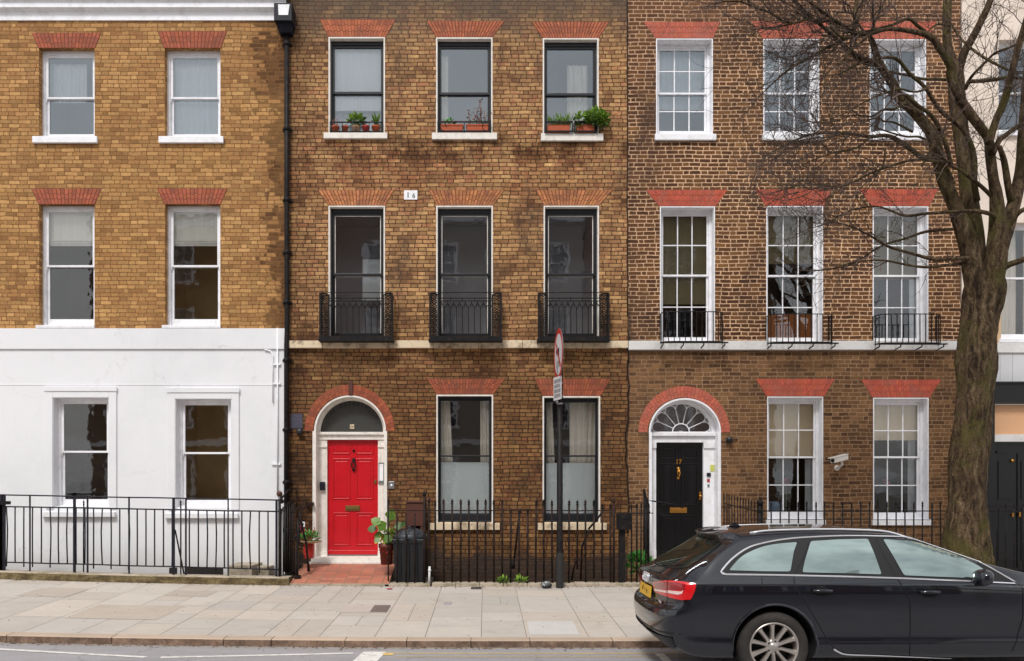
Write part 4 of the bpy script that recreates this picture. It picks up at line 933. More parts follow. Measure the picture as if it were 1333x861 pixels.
b = MB(); b.box(FX(1252), FX(H4b), YW - .12, YW + .3, FZ(524.5), FZ(498.2)); b.box(FX(1252), FX(H4b), YW - .16, YW - .1205, FZ(501), FZ(498.2))
b.box(FX(1252), FX(1293), YW - .05, YW + .3, FZ(780), FZ(524.7)); b.box(FX(1252), FX(H4b), YW + .05, YW + .3, FZ(780), FZ(575.2)); b.box(FX(1480), FX(H4b), YW - .05, YW + .04, FZ(780), FZ(524.7))
b.build('shopfront', M_shop, h4, bevel=.004)
b = MB(); b.box(FX(1293.2), FX(1479.8), YW + .02, YW + .06, FZ(565.5), FZ(526.8)); b.build('awning_panel', M_tan, h4)
b = MB(); b.box(FX(1293.2), FX(1479.8), YW - .02, YW + .045, FZ(575), FZ(565.7)); b.build('transom', M_whiteband, h4, bevel=.003)
b = MB()
for i in range(6):
    a = FX(1296 + i * 30); b.box(a, a + .38, YW + .03, YW + .0495, FZ(740), FZ(590)); b.box(a + .06, a + .32, YW + .015, YW + .0295, FZ(650), FZ(600)); b.box(a + .06, a + .32, YW + .015, YW + .0295, FZ(730), FZ(662))
b.box(FX(1299), FX(1309), YW + .01, YW + .0145, FZ(590), FZ(587)); b.build('door', M_shop, h4, bevel=.004)
b = MB(); b.lathe([(0, -.03), (.03, -.025), (.03, 0)], (FX(1318), YW + .01, FZ(600)), 10, 'y'); b.box(FX(1317), FX(1320), YW - .02, YW + .012, FZ(673), FZ(668)); b.box(FX(1326), FX(1328), YW - .02, YW + .012, FZ(673), FZ(667)); b.build('door_furniture', M_brass, h4)
# ================================================================ drainpipe
t = thing('drainpipe', 'tall black drainpipe with square hopper between white and brown houses', 'drainpipe', (FX(374.5), YW, 0))
b = MB(); X = FX(374.5); Y = YW - .07
b.tube([(X, Y, FZ(44)), (X, Y, FZ(250)), (X + .005, Y, FZ(430)), (X, Y - .02, FZ(450)), (X - .005, Y - .02, FZ(744))], .045, 12)
for py in (60, 170, 262, 330, 395, 470, 560, 628, 690): b.lathe([(.046, -.035), (.058, -.03), (.058, .03), (.046, .035)], (X, Y - (.02 if py > 445 else 0), FZ(py)), 12); b.box(X - .085, X + .085, Y + .03, YW - .0005, FZ(py) - .02, FZ(py) + .02)
b.build('pipe', M_black, t)
b = MB(); z0, z1, z2 = FZ(48.5), FZ(38.5), FZ(16.5); x0, x1 = FX(362), FX(384.5)
b.faces([(FX(366), YW - .16, z0), (FX(382), YW - .16, z0), (FX(382), YW, z0), (FX(366), YW, z0), (FX(364.5), YW - .22, z1), (FX(383.5), YW - .22, z1), (FX(383.5), YW, z1), (FX(364.5), YW, z1)], [(0, 3, 2, 1), (0, 1, 5, 4), (1, 2, 6, 5), (3, 0, 4, 7)])
for (p, q, r_, s_) in ((x0, x1, YW - .30, YW - .28), (x0, x0 + .02, YW - .28, YW - .001), (x1 - .02, x1, YW - .28, YW - .001)): b.box(p, q, r_, s_, z1, z2)
b.box(x0 + .021, x1 - .021, YW - .279, YW - .001, z1, z1 + .02)
b.build('hopper', M_ironblue, t)
b = MB(); b.prism([(FX(368), FZ(32)), (FX(380), FZ(32)), (FX(382), FZ(18.5)), (FX(367.3), FZ(18.5))], YW - .306, YW - .3005); b.build('label', M_white, t)  # white plate gives the hopper front its pale reflection by colour
t = thing('cable', 'thin dark cable hanging down the joint between the two brown houses', 'cable', (FX(818), YW, 0))
rg = random.Random(8); b = MB(); b.tube([(FX(817.5 + rg.uniform(-1.3, 1.3) + (-3 if 560 < py < 610 else 0)), YW - .03, FZ(py)) for py in range(430, 700, 12)], .014, 6); b.build('cable', M_rusty, t)
b = MB(); b.tube([(FX(816.6 + rg.uniform(-.5, .5)), YW - .012, FZ(py)) for py in range(-20, 432, 24)], .011, 5); b.build('cable', M_rusty, t)  # dark tube added in place of the darker joint line, no cable here
# ================================================================ balconies of house 2 (parts of the house)
def bars(b, pts, r, mi=0): b.tube(pts, r, 5, mi)
def sq(b, x, y, z0, z1, w=.009, mi=0, c=(1,1,1)): b.box(x - w, x + w, y - w, y + w, z0, z1, mi, c)
for k, (pa, pb) in enumerate(((417, 510), (560, 652), (701.5, 792))):
    b = MB(); yf = YW - .24; s = lambda px: FX(px, yf)
    x0, x1 = s(pa), s(pb); zb, zt = FZ(440, yf), FZ(383.5, yf); z2 = FZ(387.5, yf); z3 = FZ(391.8, yf); z4 = FZ(401, yf)
    b.box(x0 - .03, x1 + .03, yf - .03, YW - .001, zb - .06, zb - .02); b.box(x0 - .01, x1 + .01, yf - .012, yf + .012, zb - .02, zb + .03)
    # side returns
    for x in (x0, x1):
        b.box(x - .012, x + .012, yf, YW - .001, zt - .015, zt + .012); b.box(x - .01, x + .01, yf, YW - .001, zb, zb + .02); 
        for i in range(3):
            yy = yf + .06 + i * .06; sq(b, x, yy, zb, zt, .008)
        sq(b, x, yf, zb - .02, zt + .02, .018)
    # decorative end panels on the front
    pw = .15
    for (a, c) in ((x0, x0 + pw), (x1 - pw, x1)):
        sq(b, a, yf, zb, zt, .014); sq(b, c, yf, zb, zt, .014); n = 9
        for i in range(n):
            za, zc = zb + (zt - zb) * i / n, zb + (zt - zb) * (i + 1) / n; m = (a + c) / 2; h = (zc - za)
            b.tube([(m + .048 * math.cos(u * PI / 4), yf, (za + zc) / 2 + h * .42 * math.sin(u * PI / 4)) for u in range(9)], .010, 5)
            b.tube([(a, yf, za), (m, yf, (za + zc) / 2), (c, yf, za)], .008, 4); b.tube([(a, yf, zc), (m, yf, (za + zc) / 2), (c, yf, zc)], .008, 4)
    a, c = x0 + pw, x1 - pw
    # curved outer top rail with dip and two lower rails
    b.tube([(x0, yf, zt), (x0 + .08, yf, zt + .02), (x0 + pw, yf, zt - .015)] , .013, 6); b.tube([(x1, yf, zt), (x1 - .08, yf, zt + .02), (x1 - pw, yf, zt - .015)], .013, 6)
    b.tube([(x0 - .0, yf - .01, zt + .025), ((x0 + x1) / 2, yf - .01, zt + .035), (x1, yf - .01, zt + .025)], .008, 6)
    b.box(a, c, yf - .009, yf + .009, z2 - .02, z2 - .005); b.box(a, c, yf - .008, yf + .008, z3 - .012, z3 + .004)
    n = 9; st = (c - a) / n
    for i in range(n + 1):
        x = a + st * i; sq(b, x, yf, zb, z4 - .02, .0075)
        if i < n:
            m = x + st / 2; sq(b, m, yf, z4 + .06, z3, .006)
            b.tube([(x, yf, z4 - .02), (x + st * .12, yf, z4 + .03), (m, yf, z4 + .085)], .0065, 4); b.tube([(x + st, yf, z4 - .02), (x + st * .88, yf, z4 + .03), (m, yf, z4 + .085)], .0065, 4)
            sq(b, x, yf, z3, z2, .006) if i % 2 == 0 else None
            b.tube([(m + .02 * math.cos(u * PI / 3), yf, z4 + .035 + .025 * math.sin(u * PI / 3)) for u in range(7)], .005, 4)
    b.build('balcony', M_black, h2)
# small balconies of house 3: bowed plan
for k, (pa, pb, pt, pbm) in enumerate(((859, 941, 406, 446), (997, 1082, 409, 447), (1136, 1221, 409, 448))):
    b = MB(); dep = .26
    xa, xb = FX(pa), FX(pb - 3)
    P = []
    N = 22
    for i in range(N + 1):
        t_ = i / N; an = PI * t_; e = .35
        cx_ = (xa + xb) / 2; hw = (xb - xa) / 2
        X_ = cx_ - hw * math.copysign(abs(math.cos(an)) ** e, math.cos(an)); Y_ = YW - dep * (math.sin(an) ** e if math.sin(an) > 0 else 0)
        P.append((X_, Y_))
    zt, zb = FZ(pt, YW - dep), FZ(pbm, YW - dep)
    b.tube([(x, y, zt) for x, y in P], .009, 6); b.tube([(x, y, zb + .02) for x, y in P], .009, 6); 
    L = [0]
    for i in range(N): L.append(L[-1] + math.hypot(P[i + 1][0] - P[i][0], P[i + 1][1] - P[i][1]))
    nb = 15
    for q in range(nb + 1):
        d = L[-1] * q / nb; i = max(j for j in range(N + 1) if L[j] <= d + 1e-9); i = min(i, N - 1); f_ = (d - L[i]) / (L[i + 1] - L[i])
        x = P[i][0] + (P[i + 1][0] - P[i][0]) * f_; y = P[i][1] + (P[i + 1][1] - P[i][1]) * f_; y = min(y, YW - .01)
        sq(b, x, y, zb, zt, .0065)
        for h in (.35, .72): b.lathe([(0, -.014), (.014, 0), (0, .014)], (x, y, zb + (zt - zb) * h), 6)
    b.box(xa - .05, xb + .06, YW - dep - .03, YW - dep + .02, zb - .012, zb + .006)
    for q in (0, .33, .66, 1): 
        x = xa + (xb - xa) * q; b.tube([(x, YW - dep - .02, zb - .01), (x, YW - dep - .0, zb - .05), (x, YW, zb - .07)], .012, 5)
    
    b.build('balcony', M_black, h3)
# ================================================================ railings
def spike(b, x, y, z0, z1, w=.009, mi=0, rnd=None, lean=0.0, tip=True):
    r = rnd or RND; dx = r.uniform(-.006, .006) + lean; m = (z0 + z1) / 2
    b.tube([(x, y, z0), (x + dx * .5 + r.uniform(-.004, .004), y, m), (x + dx, y + r.uniform(-.004, .004), z1 - .05)], w, 6, mi, smooth=True)
    if tip: b.lathe([(w * 1.0, -.05), (w * 1.5, -.03), (w * .7, -.012), (w * 1.5, .0), (0, .055)], (x + dx, y, z1 - .045), 6, 'z', mi)
# house 1 railings
t = thing('railing', 'black iron railings in front of the white stucco ground floor', 'railing', (FX(180, YB), YB + .13, pave_z(YB)))
yr = YB + .13; r = random.Random(11)
sx = lambda px: FX(px, yr)
def gz(x): return pave_z(YB) + lift(x) + .135
b = MB(); px_l = -236
x0, x1 = sx(px_l), sx(362)
off = FZ(757 - 10, yr) - 0
zr = lambda py, ref, x: FZ(py, yr) + (lift(x) - lift(sx(ref)))
def rail(pya, pyb, r_, sect=18, name=None):       # pya at px 0, pyb at px 360
    pts = []
    for i in range(sect + 1):
        px = px_l + (362 - px_l) * i / sect; py = pya + (pyb - pya) * (px / 360) if px > 0 else pya + px * .02 * 1.2
        pts.append((sx(px), yr, FZ(py, yr) + r.uniform(-.003, .003)))
    b.tube(pts, r_, 6)
rail(644.5, 651.3, .013); rail(659.5, 666.3, .0135); rail(732, 741.5, .0125)
b.build('rail', M_ironblue, t)
pyl = lambda a, c, px: a + (c - a) * (px / 360) if px > 0 else a + px * .024
px = -230.0; i = 0
while px < 358:
    b = MB(); bow = r.uniform(-.02, .02) if r.random() < .45 else r.uniform(-.004, .004)
    x = sx(px); zt, zb = FZ(pyl(660, 666.8, px), yr), FZ(pyl(732, 741.5, px), yr)
    ex = r.random() < .28
    b.tube([(x, yr, zb - (.07 if ex else .0)), (x + bow * .7, yr, zb + (zt - zb) * .3), (x + bow, yr, zb + (zt - zb) * .6), (x, yr, zt)], .0125, 6)
    b.build('baluster', M_ironblue, t); px += 11.35; i += 1
for px_, w in ((-150, .016), (-60, .011), (2, .02), (6, .014), (39, .010), (97, .018), (114, .012), (168, .011), (226, .018), (242, .012), (297, .010), (360, .016)):
    b = MB(); x = sx(px_); top = FZ(pyl(643.5, 650.5, px_), yr); b.box(x - w, x + w, yr - w, yr + w, gz(x) - .01, top); b.build('post', M_ironblue, t)
b = MB()
for px_ in (107, 234): x = sx(px_); b = MB(); spike(b, x, yr + .05, gz(x) - .01, FZ(651, yr), .012); b.build('spike', M_ironblue, t)
b = MB()
b.tube([(sx(228), yr, FZ(690, yr)), (sx(231), yr + .35, gz(sx(231)) - .1)], .014, 6); b.build('stay', M_ironblue, t)
b = MB(); b.box(sx(-4), sx(12), yr - .05, yr + .05, FZ(657, yr), FZ(652.5, yr)); b.box(sx(0), sx(4), yr - .02, yr + .02, gz(sx(0)), FZ(656, yr)); b.build('handrail_end', M_black, t)
# return railing beside the red door path, running back to the wall
t = thing('railing', 'black iron railings and handrail left of the red door steps', 'railing', (FX(376, YB), YB + .3, pave_z(YB)))
xr = FX(362, YB + .13) + .03
b = MB(); zt0 = FZ(652, yr)
b.tube([(xr, yr, zt0), (xr + .02, yr + .5, zt0 + .17), (xr + .03, YW - .03, zt0 + .20)], .015, 6); b.tube([(xr, yr, zt0 - .19), (xr + .02, yr + .5, zt0 - .06), (xr + .03, YW - .03, zt0 - .02)], .012, 6)
b.build('handrail', M_black, t)
zb0 = gz(xr)
for i in range(7):
    b = MB(); yy = yr + .07 + i * .15; x = xr + .02 * i / 6; spike(b, x, yy, zb0 - .05, FZ(662, yr) + .03 * i, .011 if i else .014, rnd=r); b.build('baluster', M_black, t)
b = MB(); b.box(xr - .03, xr + .03, yr, YW - .03, zb0 - .03, zb0 - .01); b.tube([(xr, yr - .02, zb0), (xr, yr - .02, zt0 + .03)], .024, 8); b.lathe([(.024, 0), (.04, .02), (.045, .05), (.02, .08), (.03, .11), (0, .16)], (xr + .02, yr + .03, zt0 - .05), 10); b.build('newel', M_black, t)
# ornate free-standing handrail newel on the tiles
t = thing('handrail_post', 'ornate black cast iron newel with lyre scrolls on the red tiles', 'handrail', (FX(391, 14.3), 14.35, .35))
b = MB(); yn = 14.34; sn = lambda px: FX(px, yn); zn = lambda py: FZ(py, yn)
b.tube([(sn(387), yn, zn(751)), (sn(386), yn, zn(735)), (sn(386.5), yn, zn(715)), (sn(389), yn, zn(700)), (sn(388), yn, zn(676))], [.028, .02, .02, .024, .02], 8)
b.tube([(sn(398), yn + .25, zn(746)), (sn(397), yn + .22, zn(730)), (sn(396), yn + .16, zn(708)), (sn(393), yn + .08, zn(690)), (sn(390), yn, zn(668))], [.026, .02, .018, .02, .016], 8)
for (c, rr) in (((390, 712), .055), ((392, 726), .045), ((388, 692), .06), ((391, 738), .03), ((384, 702), .04)):
    b.tube([(sn(c[0]) + rr * (1 - .07 * u) * math.cos(u * .8), yn + .06, zn(c[1]) + rr * 1.3 * (1 - .07 * u) * math.sin(u * .8)) for u in range(12)], .011, 6)
b.box(sn(384) - .02, sn(388) + .04, yn - .03, yn + .05, zn(752.5), zn(749)); b.build('newel', M_black, t)
b = MB(); b.tube([(sn(389), yn, zn(670)), (sn(392), yn + .1, zn(663)), (sn(399), yn + .4, zn(656.5)), FX(404) and (FX(408), YW - .02, FZ(656))], .017, 8); b.tube([(sn(377), yn + .02, zn(668)), (sn(390), yn + .1, zn(660)), (FX(398.5), YW - .03, FZ(650))], .012, 6)
b.box(FX(399), FX(409), YW - .1, YW - .0005, FZ(658.5), FZ(654)); b.build('rail', M_rusty, t)
b = MB(); b.box(FX(392.5, 14.7), FX(397, 14.7), 14.68, 14.70, FZ(686, 14.7), FZ(679.5, 14.7)); b.box(FX(394, 14.7), FX(395.6, 14.7), 14.676, 14.681, FZ(684, 14.7), FZ(681, 14.7), 1); b.build('tag_label', [M_white, M_ink], t)
# house 2 and 3: low kerb + spiked railings
b = MB()
def kerbrun(pa, pb, h=.06, mat_i=0):
    N = max(2, int((pb - pa) / 30))
    cutsx = [FX(pa + (pb - pa) * i / N, YB) for i in range(N + 1)]
    for a, e in zip(cutsx[:-1], cutsx[1:]): b.box(a + .002, e - .002, YB + .001, YB + .24, -.3, pave_z(YB) + h + RND.uniform(-.006, .006), mat_i)
kerbrun(500, 560, .05); kerbrun(562, 842, .055)
k_ = b.build('kerb_wall', M_coping, None, bevel=.012); tag(k_, 'low worn stone kerb under the rusty spiked railings', 'low wall')
b = MB(); b.box(FX(503, YB), FX(563, 15), YB + .24, YW - .002, -.3, pave_z(YB) + .04); b.build('ground_strip', M_conc); o = bpy.data.objects['ground_strip']; struct(o)
b = MB(); b.box(FX(563, 15) + .001, FX(838, 15), YB + .24, YW - .002, -.9, -.5); o = b.build('area_floor', M_conc); struct(o)
t = thing('railing', 'rusty black spiked railings before the brown brick ground floor windows', 'railing', (FX(680, YB), YB + .12, .3))
yr = YB + .12; base = pave_z(YB) + .05; r = random.Random(23)
b = MB(); b.box(FX(505, yr), FX(797, yr), yr - .006, yr + .006, FZ(665.6, yr), FZ(664.2, yr)); b.tube([(FX(563, yr), yr, FZ(727, yr)), (FX(640, yr), yr, FZ(728.3, yr)), (FX(800, yr), yr, FZ(728, yr))], .008, 6); b.build('rail', M_rusty, t)
pxs = [567 + 10.85 * i for i in range(22)]
for i, px in enumerate(pxs):
    if 722 < px < 735: continue
    b = MB(); x = FX(px, yr); py = 650.5 if i % 1 == 0 else 652
    if px in (): pass
    if 655 < px < 693: py = 662.5
    if 783 < px: py = 656
    py += r.uniform(-.7, .9)
    bot = base - .005 if r.random() < .8 else base + r.uniform(.05, .25)
    spike(b, x, yr, bot, FZ(py, yr), .0165, rnd=r, lean=r.uniform(-.008, .008)); b.build('spike', M_rusty, t)
for px in (517, 528.5, 540):
    b = MB(); spike(b, FX(px, yr), yr, base - .005, FZ(664.5, yr), .014, rnd=r, tip=False); b.build('spike', M_rusty, t)
for px, pt, w in ((505.5, 655, .012), (552.5, 646, .022), (558.5, 655, .016), (799, 655, .02)):
    b = MB(); x = FX(px, yr); b.tube([(x, yr, base - .01), (x, yr, FZ(pt, yr))], w, 8); b.lathe([(w, 0), (w * 1.5, .01), (w * 1.6, .05), (w * .8, .07), (0, .10)], (x, yr, FZ(pt, yr)), 8); b.build('post', M_rusty, t)
for (A, B_, C_) in (((677, 664), (674, 690), (669, 740)), ((786, 664), (778, 678), (768, 690)), ((768, 690), (759, 712), (758, 757)), ((752, 728), (748, 742), (746, 757))):
    b = MB(); b.tube([(FX(A[0], yr), yr, FZ(A[1], yr)), (FX(B_[0], yr), yr + .16, FZ(B_[1], yr)), (FX(C_[0], yr), yr + .22, FZ(C_[1], yr))], .017, 7); b.build('stay', M_rusty, t)
b = MB(); x = FX(667, yr + .2); b.tube([(x, yr + .2, FZ(742, yr)), (x, yr + .2, FZ(731, yr))], .045, 10); b.build('weight', M_black, t)
# old white pipe stub
t = thing('pipe_stub', 'short white painted pipe stub at the foot of the railings', 'pipe', (FX(558.5, YB + .1), YB + .05, base))
b = MB(); b.tube([(FX(558.3, YB), YB + .05, base - .01), (FX(559, YB), YB + .05, FZ(738, YB))], .018, 10); b.lathe([(.018, 0), (.026, .01), (.026, .04), (.018, .05)], (FX(559, YB), YB + .05, FZ(745, YB)), 10); b.build('pipe', M_litter, t)
# path railings towards the black door, and the right-hand run
t = thing('railing', 'black railings with a square box, left of the black door', 'railing', (FX(825, YB), YB + .12, .3))
b = MB(); b.box(FX(804, yr), FX(850, yr), yr - .006, yr + .006, FZ(669, yr), FZ(667.5, yr)); b.build('rail', M_black, t)
for i, px in enumerate((822, 829, 834.5, 840.5)):
    b = MB(); spike(b, FX(px, yr), yr, base - .005, FZ(656 - i, yr), .016 if i % 2 else .012, rnd=r); b.build('spike', M_black, t)
b = MB(); x = FX(809.5, yr); b.box(x - .055, x + .055, yr - .02, yr + .03, base - .02, FZ(688, yr)); b.box(FX(802.5, yr), FX(821, yr), yr - .10, yr + .03, FZ(689.5, yr), FZ(668.5, yr)); b.box(FX(808.5, yr), FX(818, yr), yr - .108, yr - .1005, FZ(676, yr), FZ(675, yr)); b.build('post_box', M_black, t, bevel=.008)
for i in range(8):
    b = MB(); yy = yr + .1 + i * .125; x = FX(846, yr) + .012 * i; spike(b, x, yy, base, FZ(655, yr) + .035 * i, .013, rnd=r); b.build('spike', M_black, t)
b = MB(); xx = FX(846, yr); b.tube([(xx, yr, FZ(668, yr)), (xx + .1, YW - .05, FZ(668, yr) + .24)], .012, 6); 
b.tube([(xx + .02, yr + .1, FZ(652, yr)), (xx + .5, yr + .25, FZ(658, yr)), (xx + .62, yr + .3, FZ(662, yr))], .014, 6); b.lathe([(0, -.02), (.018, 0), (0, .02)], (xx + .62, yr + .3, FZ(660, yr)), 8); b.build('handrail', M_black, t)
b = MB(); b.tube([(FX(847, yr), yr - .03, FZ(650, yr)), (FX(847, yr), yr - .03, FZ(695, yr)), (FX(849, yr), yr - .03, FZ(708, yr)), (FX(848.5, yr), yr - .03, FZ(735, yr))], .006, 6); b.build('white_cable', M_litter, t)
b = MB(); b.box(FX(857, 14.1), FX(925, 14.1), YB + .02, YW + .2, -.4, .46); b.box(FX(857, 14.6), FX(925, 14.6), 14.6, YW + .2, .46, .58); o = b.build('entrance_steps', M_coping, None, bevel=.015); struct(o)
b = MB(); b.box(FX(925, 14.1), FX(1250, 14.1), YB + .24, YW - .002, -.9, -.5); o = b.build('area_floor', M_conc); struct(o)
b = MB(); kerbrun(926, 1240, .055); k_ = b.build('kerb_wall', M_coping, None, bevel=.012); tag(k_, 'low stone kerb under the railings behind the parked car', 'low wall')
t = thing('railing', 'black spiked railings behind the parked car', 'railing', (FX(1090, YB), YB + .12, .3))
b = MB(); b.box(FX(984, yr), FX(1238, yr), yr - .006, yr + .006, FZ(666.2, yr), FZ(664.8, yr)); b.tube([(FX(984, yr), yr, FZ(676.5, yr)), (FX(1238, yr), yr, FZ(677, yr))], .006, 6)
b.box(FX(984, yr), FX(1238, yr), yr - .006, yr + .006, FZ(730, yr), FZ(728.5, yr)); b.build('rail', M_black, t)
for i in range(22):
    px = 992.5 + 11.6 * i
    b = MB(); spike(b, FX(px, yr), yr, base - .005, FZ(652.8 + r.uniform(-.5, .6), yr), .013, rnd=r, lean=r.uniform(-.003, .003)); b.build('spike', M_black, t)
b = MB(); x = FX(990, yr); b.tube([(x, yr + .03, base), (x, yr + .03, FZ(656, yr))], .03, 8); b.lathe([(.03, 0), (.06, .02), (.05, .06), (.02, .08), (.03, .1), (0, .14)], (x, yr + .03, FZ(657, yr)), 10); b.build('newel', M_black, t)
t = thing('railing', 'side railings running back to the wall beside the black door', 'railing', (FX(960, YB), YB + .6, .3))
for i in range(13):
    b = MB(); yy = yr + .08 + i * .082; xa_, xb_ = FX(988, yr), FX(942.5, YW - .05); f_ = i / 12; x = xa_ + (xb_ - xa_) * f_; spike(b, x, yr + .08 + f_ * (YW - .05 - yr - .08), base, FZ(653, yr) + .15 * f_, .010, rnd=r); b.build('spike', M_rusty, t)
b = MB(); b.tube([(FX(988, yr), yr + .05, FZ(666, yr)), (FX(942.5), YW - .04, FZ(656))], .010, 6); b.build('rail', M_rusty, t)
t = thing('railing', 'black railings before the black shopfront at the right edge', 'railing', (FX(1330, YB), YB + .12, .3))
b = MB(); b.box(FX(1262, yr), FX(1640, yr), yr - .008, yr + .008, FZ(666.5, yr), FZ(665, yr)); b.box(FX(1262, yr), FX(1640, yr), yr - .006, yr + .006, FZ(660.5, yr), FZ(659.5, yr)); b.box(FX(1262, yr), FX(1640, yr), yr - .006, yr + .006, FZ(741, yr), FZ(739.5, yr)); b.build('rail', M_black, t)
for i in range(33):
    px = 1264 + 11.3 * i
    b = MB(); x = FX(px, yr); spike(b, x, yr, base - .03, FZ(655, yr), .010, rnd=r)
    for pz in (712, 728): b.lathe([(0, -.018), (.02, 0), (0, .018)], (x, yr, FZ(pz, yr)), 6)
    b.build('spike', M_black, t)
b = MB(); kerbrun(1242, 1640, .05); k_ = b.build('kerb_wall', M_coping, None, bevel=.012); tag(k_, 'low stone kerb under the railings of the black shopfront', 'low wall')
b = MB(); b.box(FX(1250, 14.1) + .01, FX(1640, 14.1), YB + .24, YW - .002, -.4, .1); o = b.build('forecourt', M_conc); struct(o)
# tiled entrance of the red door: a ramp then the threshold
b = MB(); xa, xb = FX(377, YB), FX(506, YB); za = pave_z(YB) + lift(-3.2) + .035; zb_ = FZ(733.5)
xl, xr2 = FX(379), FX(513)
for i in range(8):
    y0_, y1_ = YB + .001 + (YW - .121 - YB) * i / 8, YB + .001 + (YW - .121 - YB) * (i + 1) / 8; z0_, z1_ = za + (zb_ - za) * i / 8, za + (zb_ - za) * (i + 1) / 8
    b.face([(xa, y0_, z0_), (xb, y0_, z0_), (xb, y1_, z1_), (xa, y1_, z1_)])
b.face([(xa, YB + .001, za - .3), (xb, YB + .001, za - .3), (xb, YB + .001, za), (xa, YB + .001, za)], 1)
b.face([(xb, YB + .001, za - .3), (xb, YW - .12, za - .3), (xb, YW - .12, zb_), (xb, YB + .001, za)], 1); b.face([(xa, YB, za - .3), (xa, YB, za), (xa, YW - .12, zb_), (xa, YW - .12, za - .3)], 1)
o = b.build('path', [M_tile, M_coping]); struct(o)

# ================================================================ plants and pots
def leaf(b, c, d, n_, L, w, col, mi=0, cup=.15):
    d = d.normalized(); s_ = d.cross(n_)
    if s_.length < 1e-4: s_ = d.orthogonal()
    s_.normalize(); u = s_.cross(d).normalized()
    p = [c, c + d * L * .35 + s_ * w * .5 + u * cup * L * .3, c + d * L * .75 + s_ * w * .35 + u * cup * L * .2, c + d * L - u * cup * L * .3, c + d * L * .75 - s_ * w * .35 + u * cup * L * .2, c + d * L * .35 - s_ * w * .5 + u * cup * L * .3, c + d * L * .5]
    b.faces(p, [(0, 1, 6), (1, 2, 6), (2, 3, 6), (3, 4, 6), (4, 5, 6), (5, 0, 6)], mi, col, True)
def bush(b, c, rx, ry, rz, n, L, w, seed, mi=0, up=.5, shell=.5):
    r = random.Random(seed)
    for i in range(n):
        v = Vector((r.gauss(0, 1), r.gauss(0, 1), r.gauss(0, 1))).normalized() * (shell + (1 - shell) * r.random()) 
        p = Vector(c) + Vector((v.x * rx, v.y * ry, v.z * rz))
        d = Vector((v.x + r.gauss(0, .4), v.y + r.gauss(0, .4), v.z + up + r.gauss(0, .3)))
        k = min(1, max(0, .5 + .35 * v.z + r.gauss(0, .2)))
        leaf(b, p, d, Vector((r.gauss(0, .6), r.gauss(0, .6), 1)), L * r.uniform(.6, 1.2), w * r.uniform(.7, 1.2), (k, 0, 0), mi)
def pot(b, x, y, z, r0, r1, h, mi=0): b.lathe([(0, 0), (r0, 0), (r1 * .96, h * .8), (r1 * 1.08, h * .8), (r1 * 1.08, h), (r1 * .94, h), (r1 * .9, h * .88), (0, h * .88)], (x, y, z), 16, 'z', mi)
# window sill pots of house 2
def sillpots(label0, pots, zpy, group):
    pass
yS = YW + .02
zs = FZ(174.3)
specs = [  # px, py, leafkind, label
 (436.5, 4.6, 'stick', 'terracotta pot with bare stems, leftmost on the top left sill'), (449, 4.2, 'none', 'small terracotta pot left of the bushy plant on the sill'),
 (463.5, 5.0, 'bush', 'pale clay pot with a bushy bright green plant on the sill'), (476, 4.8, 'none', 'dark red pot right of the bushy plant on the sill'), (489, 5.2, 'grass', 'terracotta pot with thin feathery leaves, rightmost on the top left sill')]
for i, (px, rad, kind, lab) in enumerate(specs):
    x = FX(px); t = thing('flower_pot', lab, 'plant pot', (x, yS, zs), 'plant pots on the top left sill')
    b = MB(); rr = rad / 72; pot(b, x, yS, zs, rr * .72, rr, .14, 0); b.build('pot', [M_terra, M_terra, M_terrap, M_redpot, M_terra][i], t)
    b = MB(); b.lathe([(0, .12), (rr * .9, .12)], (x, yS, zs), 12); b.build('soil', M_soil, t)
    b = MB(); rg = random.Random(i)
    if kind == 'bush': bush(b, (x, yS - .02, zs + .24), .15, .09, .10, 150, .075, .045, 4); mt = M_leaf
    elif kind == 'grass':
        for q in range(60): a = rg.uniform(0, 6.3); l = rg.uniform(.12, .28); leaf(b, Vector((x, yS, zs + .12)), Vector((math.cos(a) * .35, math.sin(a) * .3, 1)), Vector((1, 0, 0)), l, .012, (rg.random(), 0, 0))
        bush(b, (x, yS, zs + .22), .09, .06, .09, 50, .03, .015, 8); mt = M_leaf
    else:
        for q in range(7 if kind == 'stick' else 3):
            a = rg.uniform(0, 6.3); l = rg.uniform(.08, .22) if kind == 'stick' else .07; b.tube([(x + .03 * math.cos(a), yS, zs + .11), (x + .05 * math.cos(a), yS, zs + .11 + l)], .004, 4)
        mt = M_leafr
    b.build('plant', mt, t)
t = thing('railing', 'thin black guard rail along the top left window sill', 'guard rail', (FX(464), YW, zs)); b = MB(); b.box(FX(430), FX(498.5), YW - .045, YW - .035, FZ(161.5), FZ(159.8)); b.box(FX(430), FX(498.5), YW - .045, YW - .035, FZ(173.5), FZ(172))
for px in (430, 446, 464, 481, 498): b.box(FX(px) - .006, FX(px) + .006, YW - .046, YW - .034, FZ(174.3), FZ(160))
b.build('guard_rail', M_black, t)
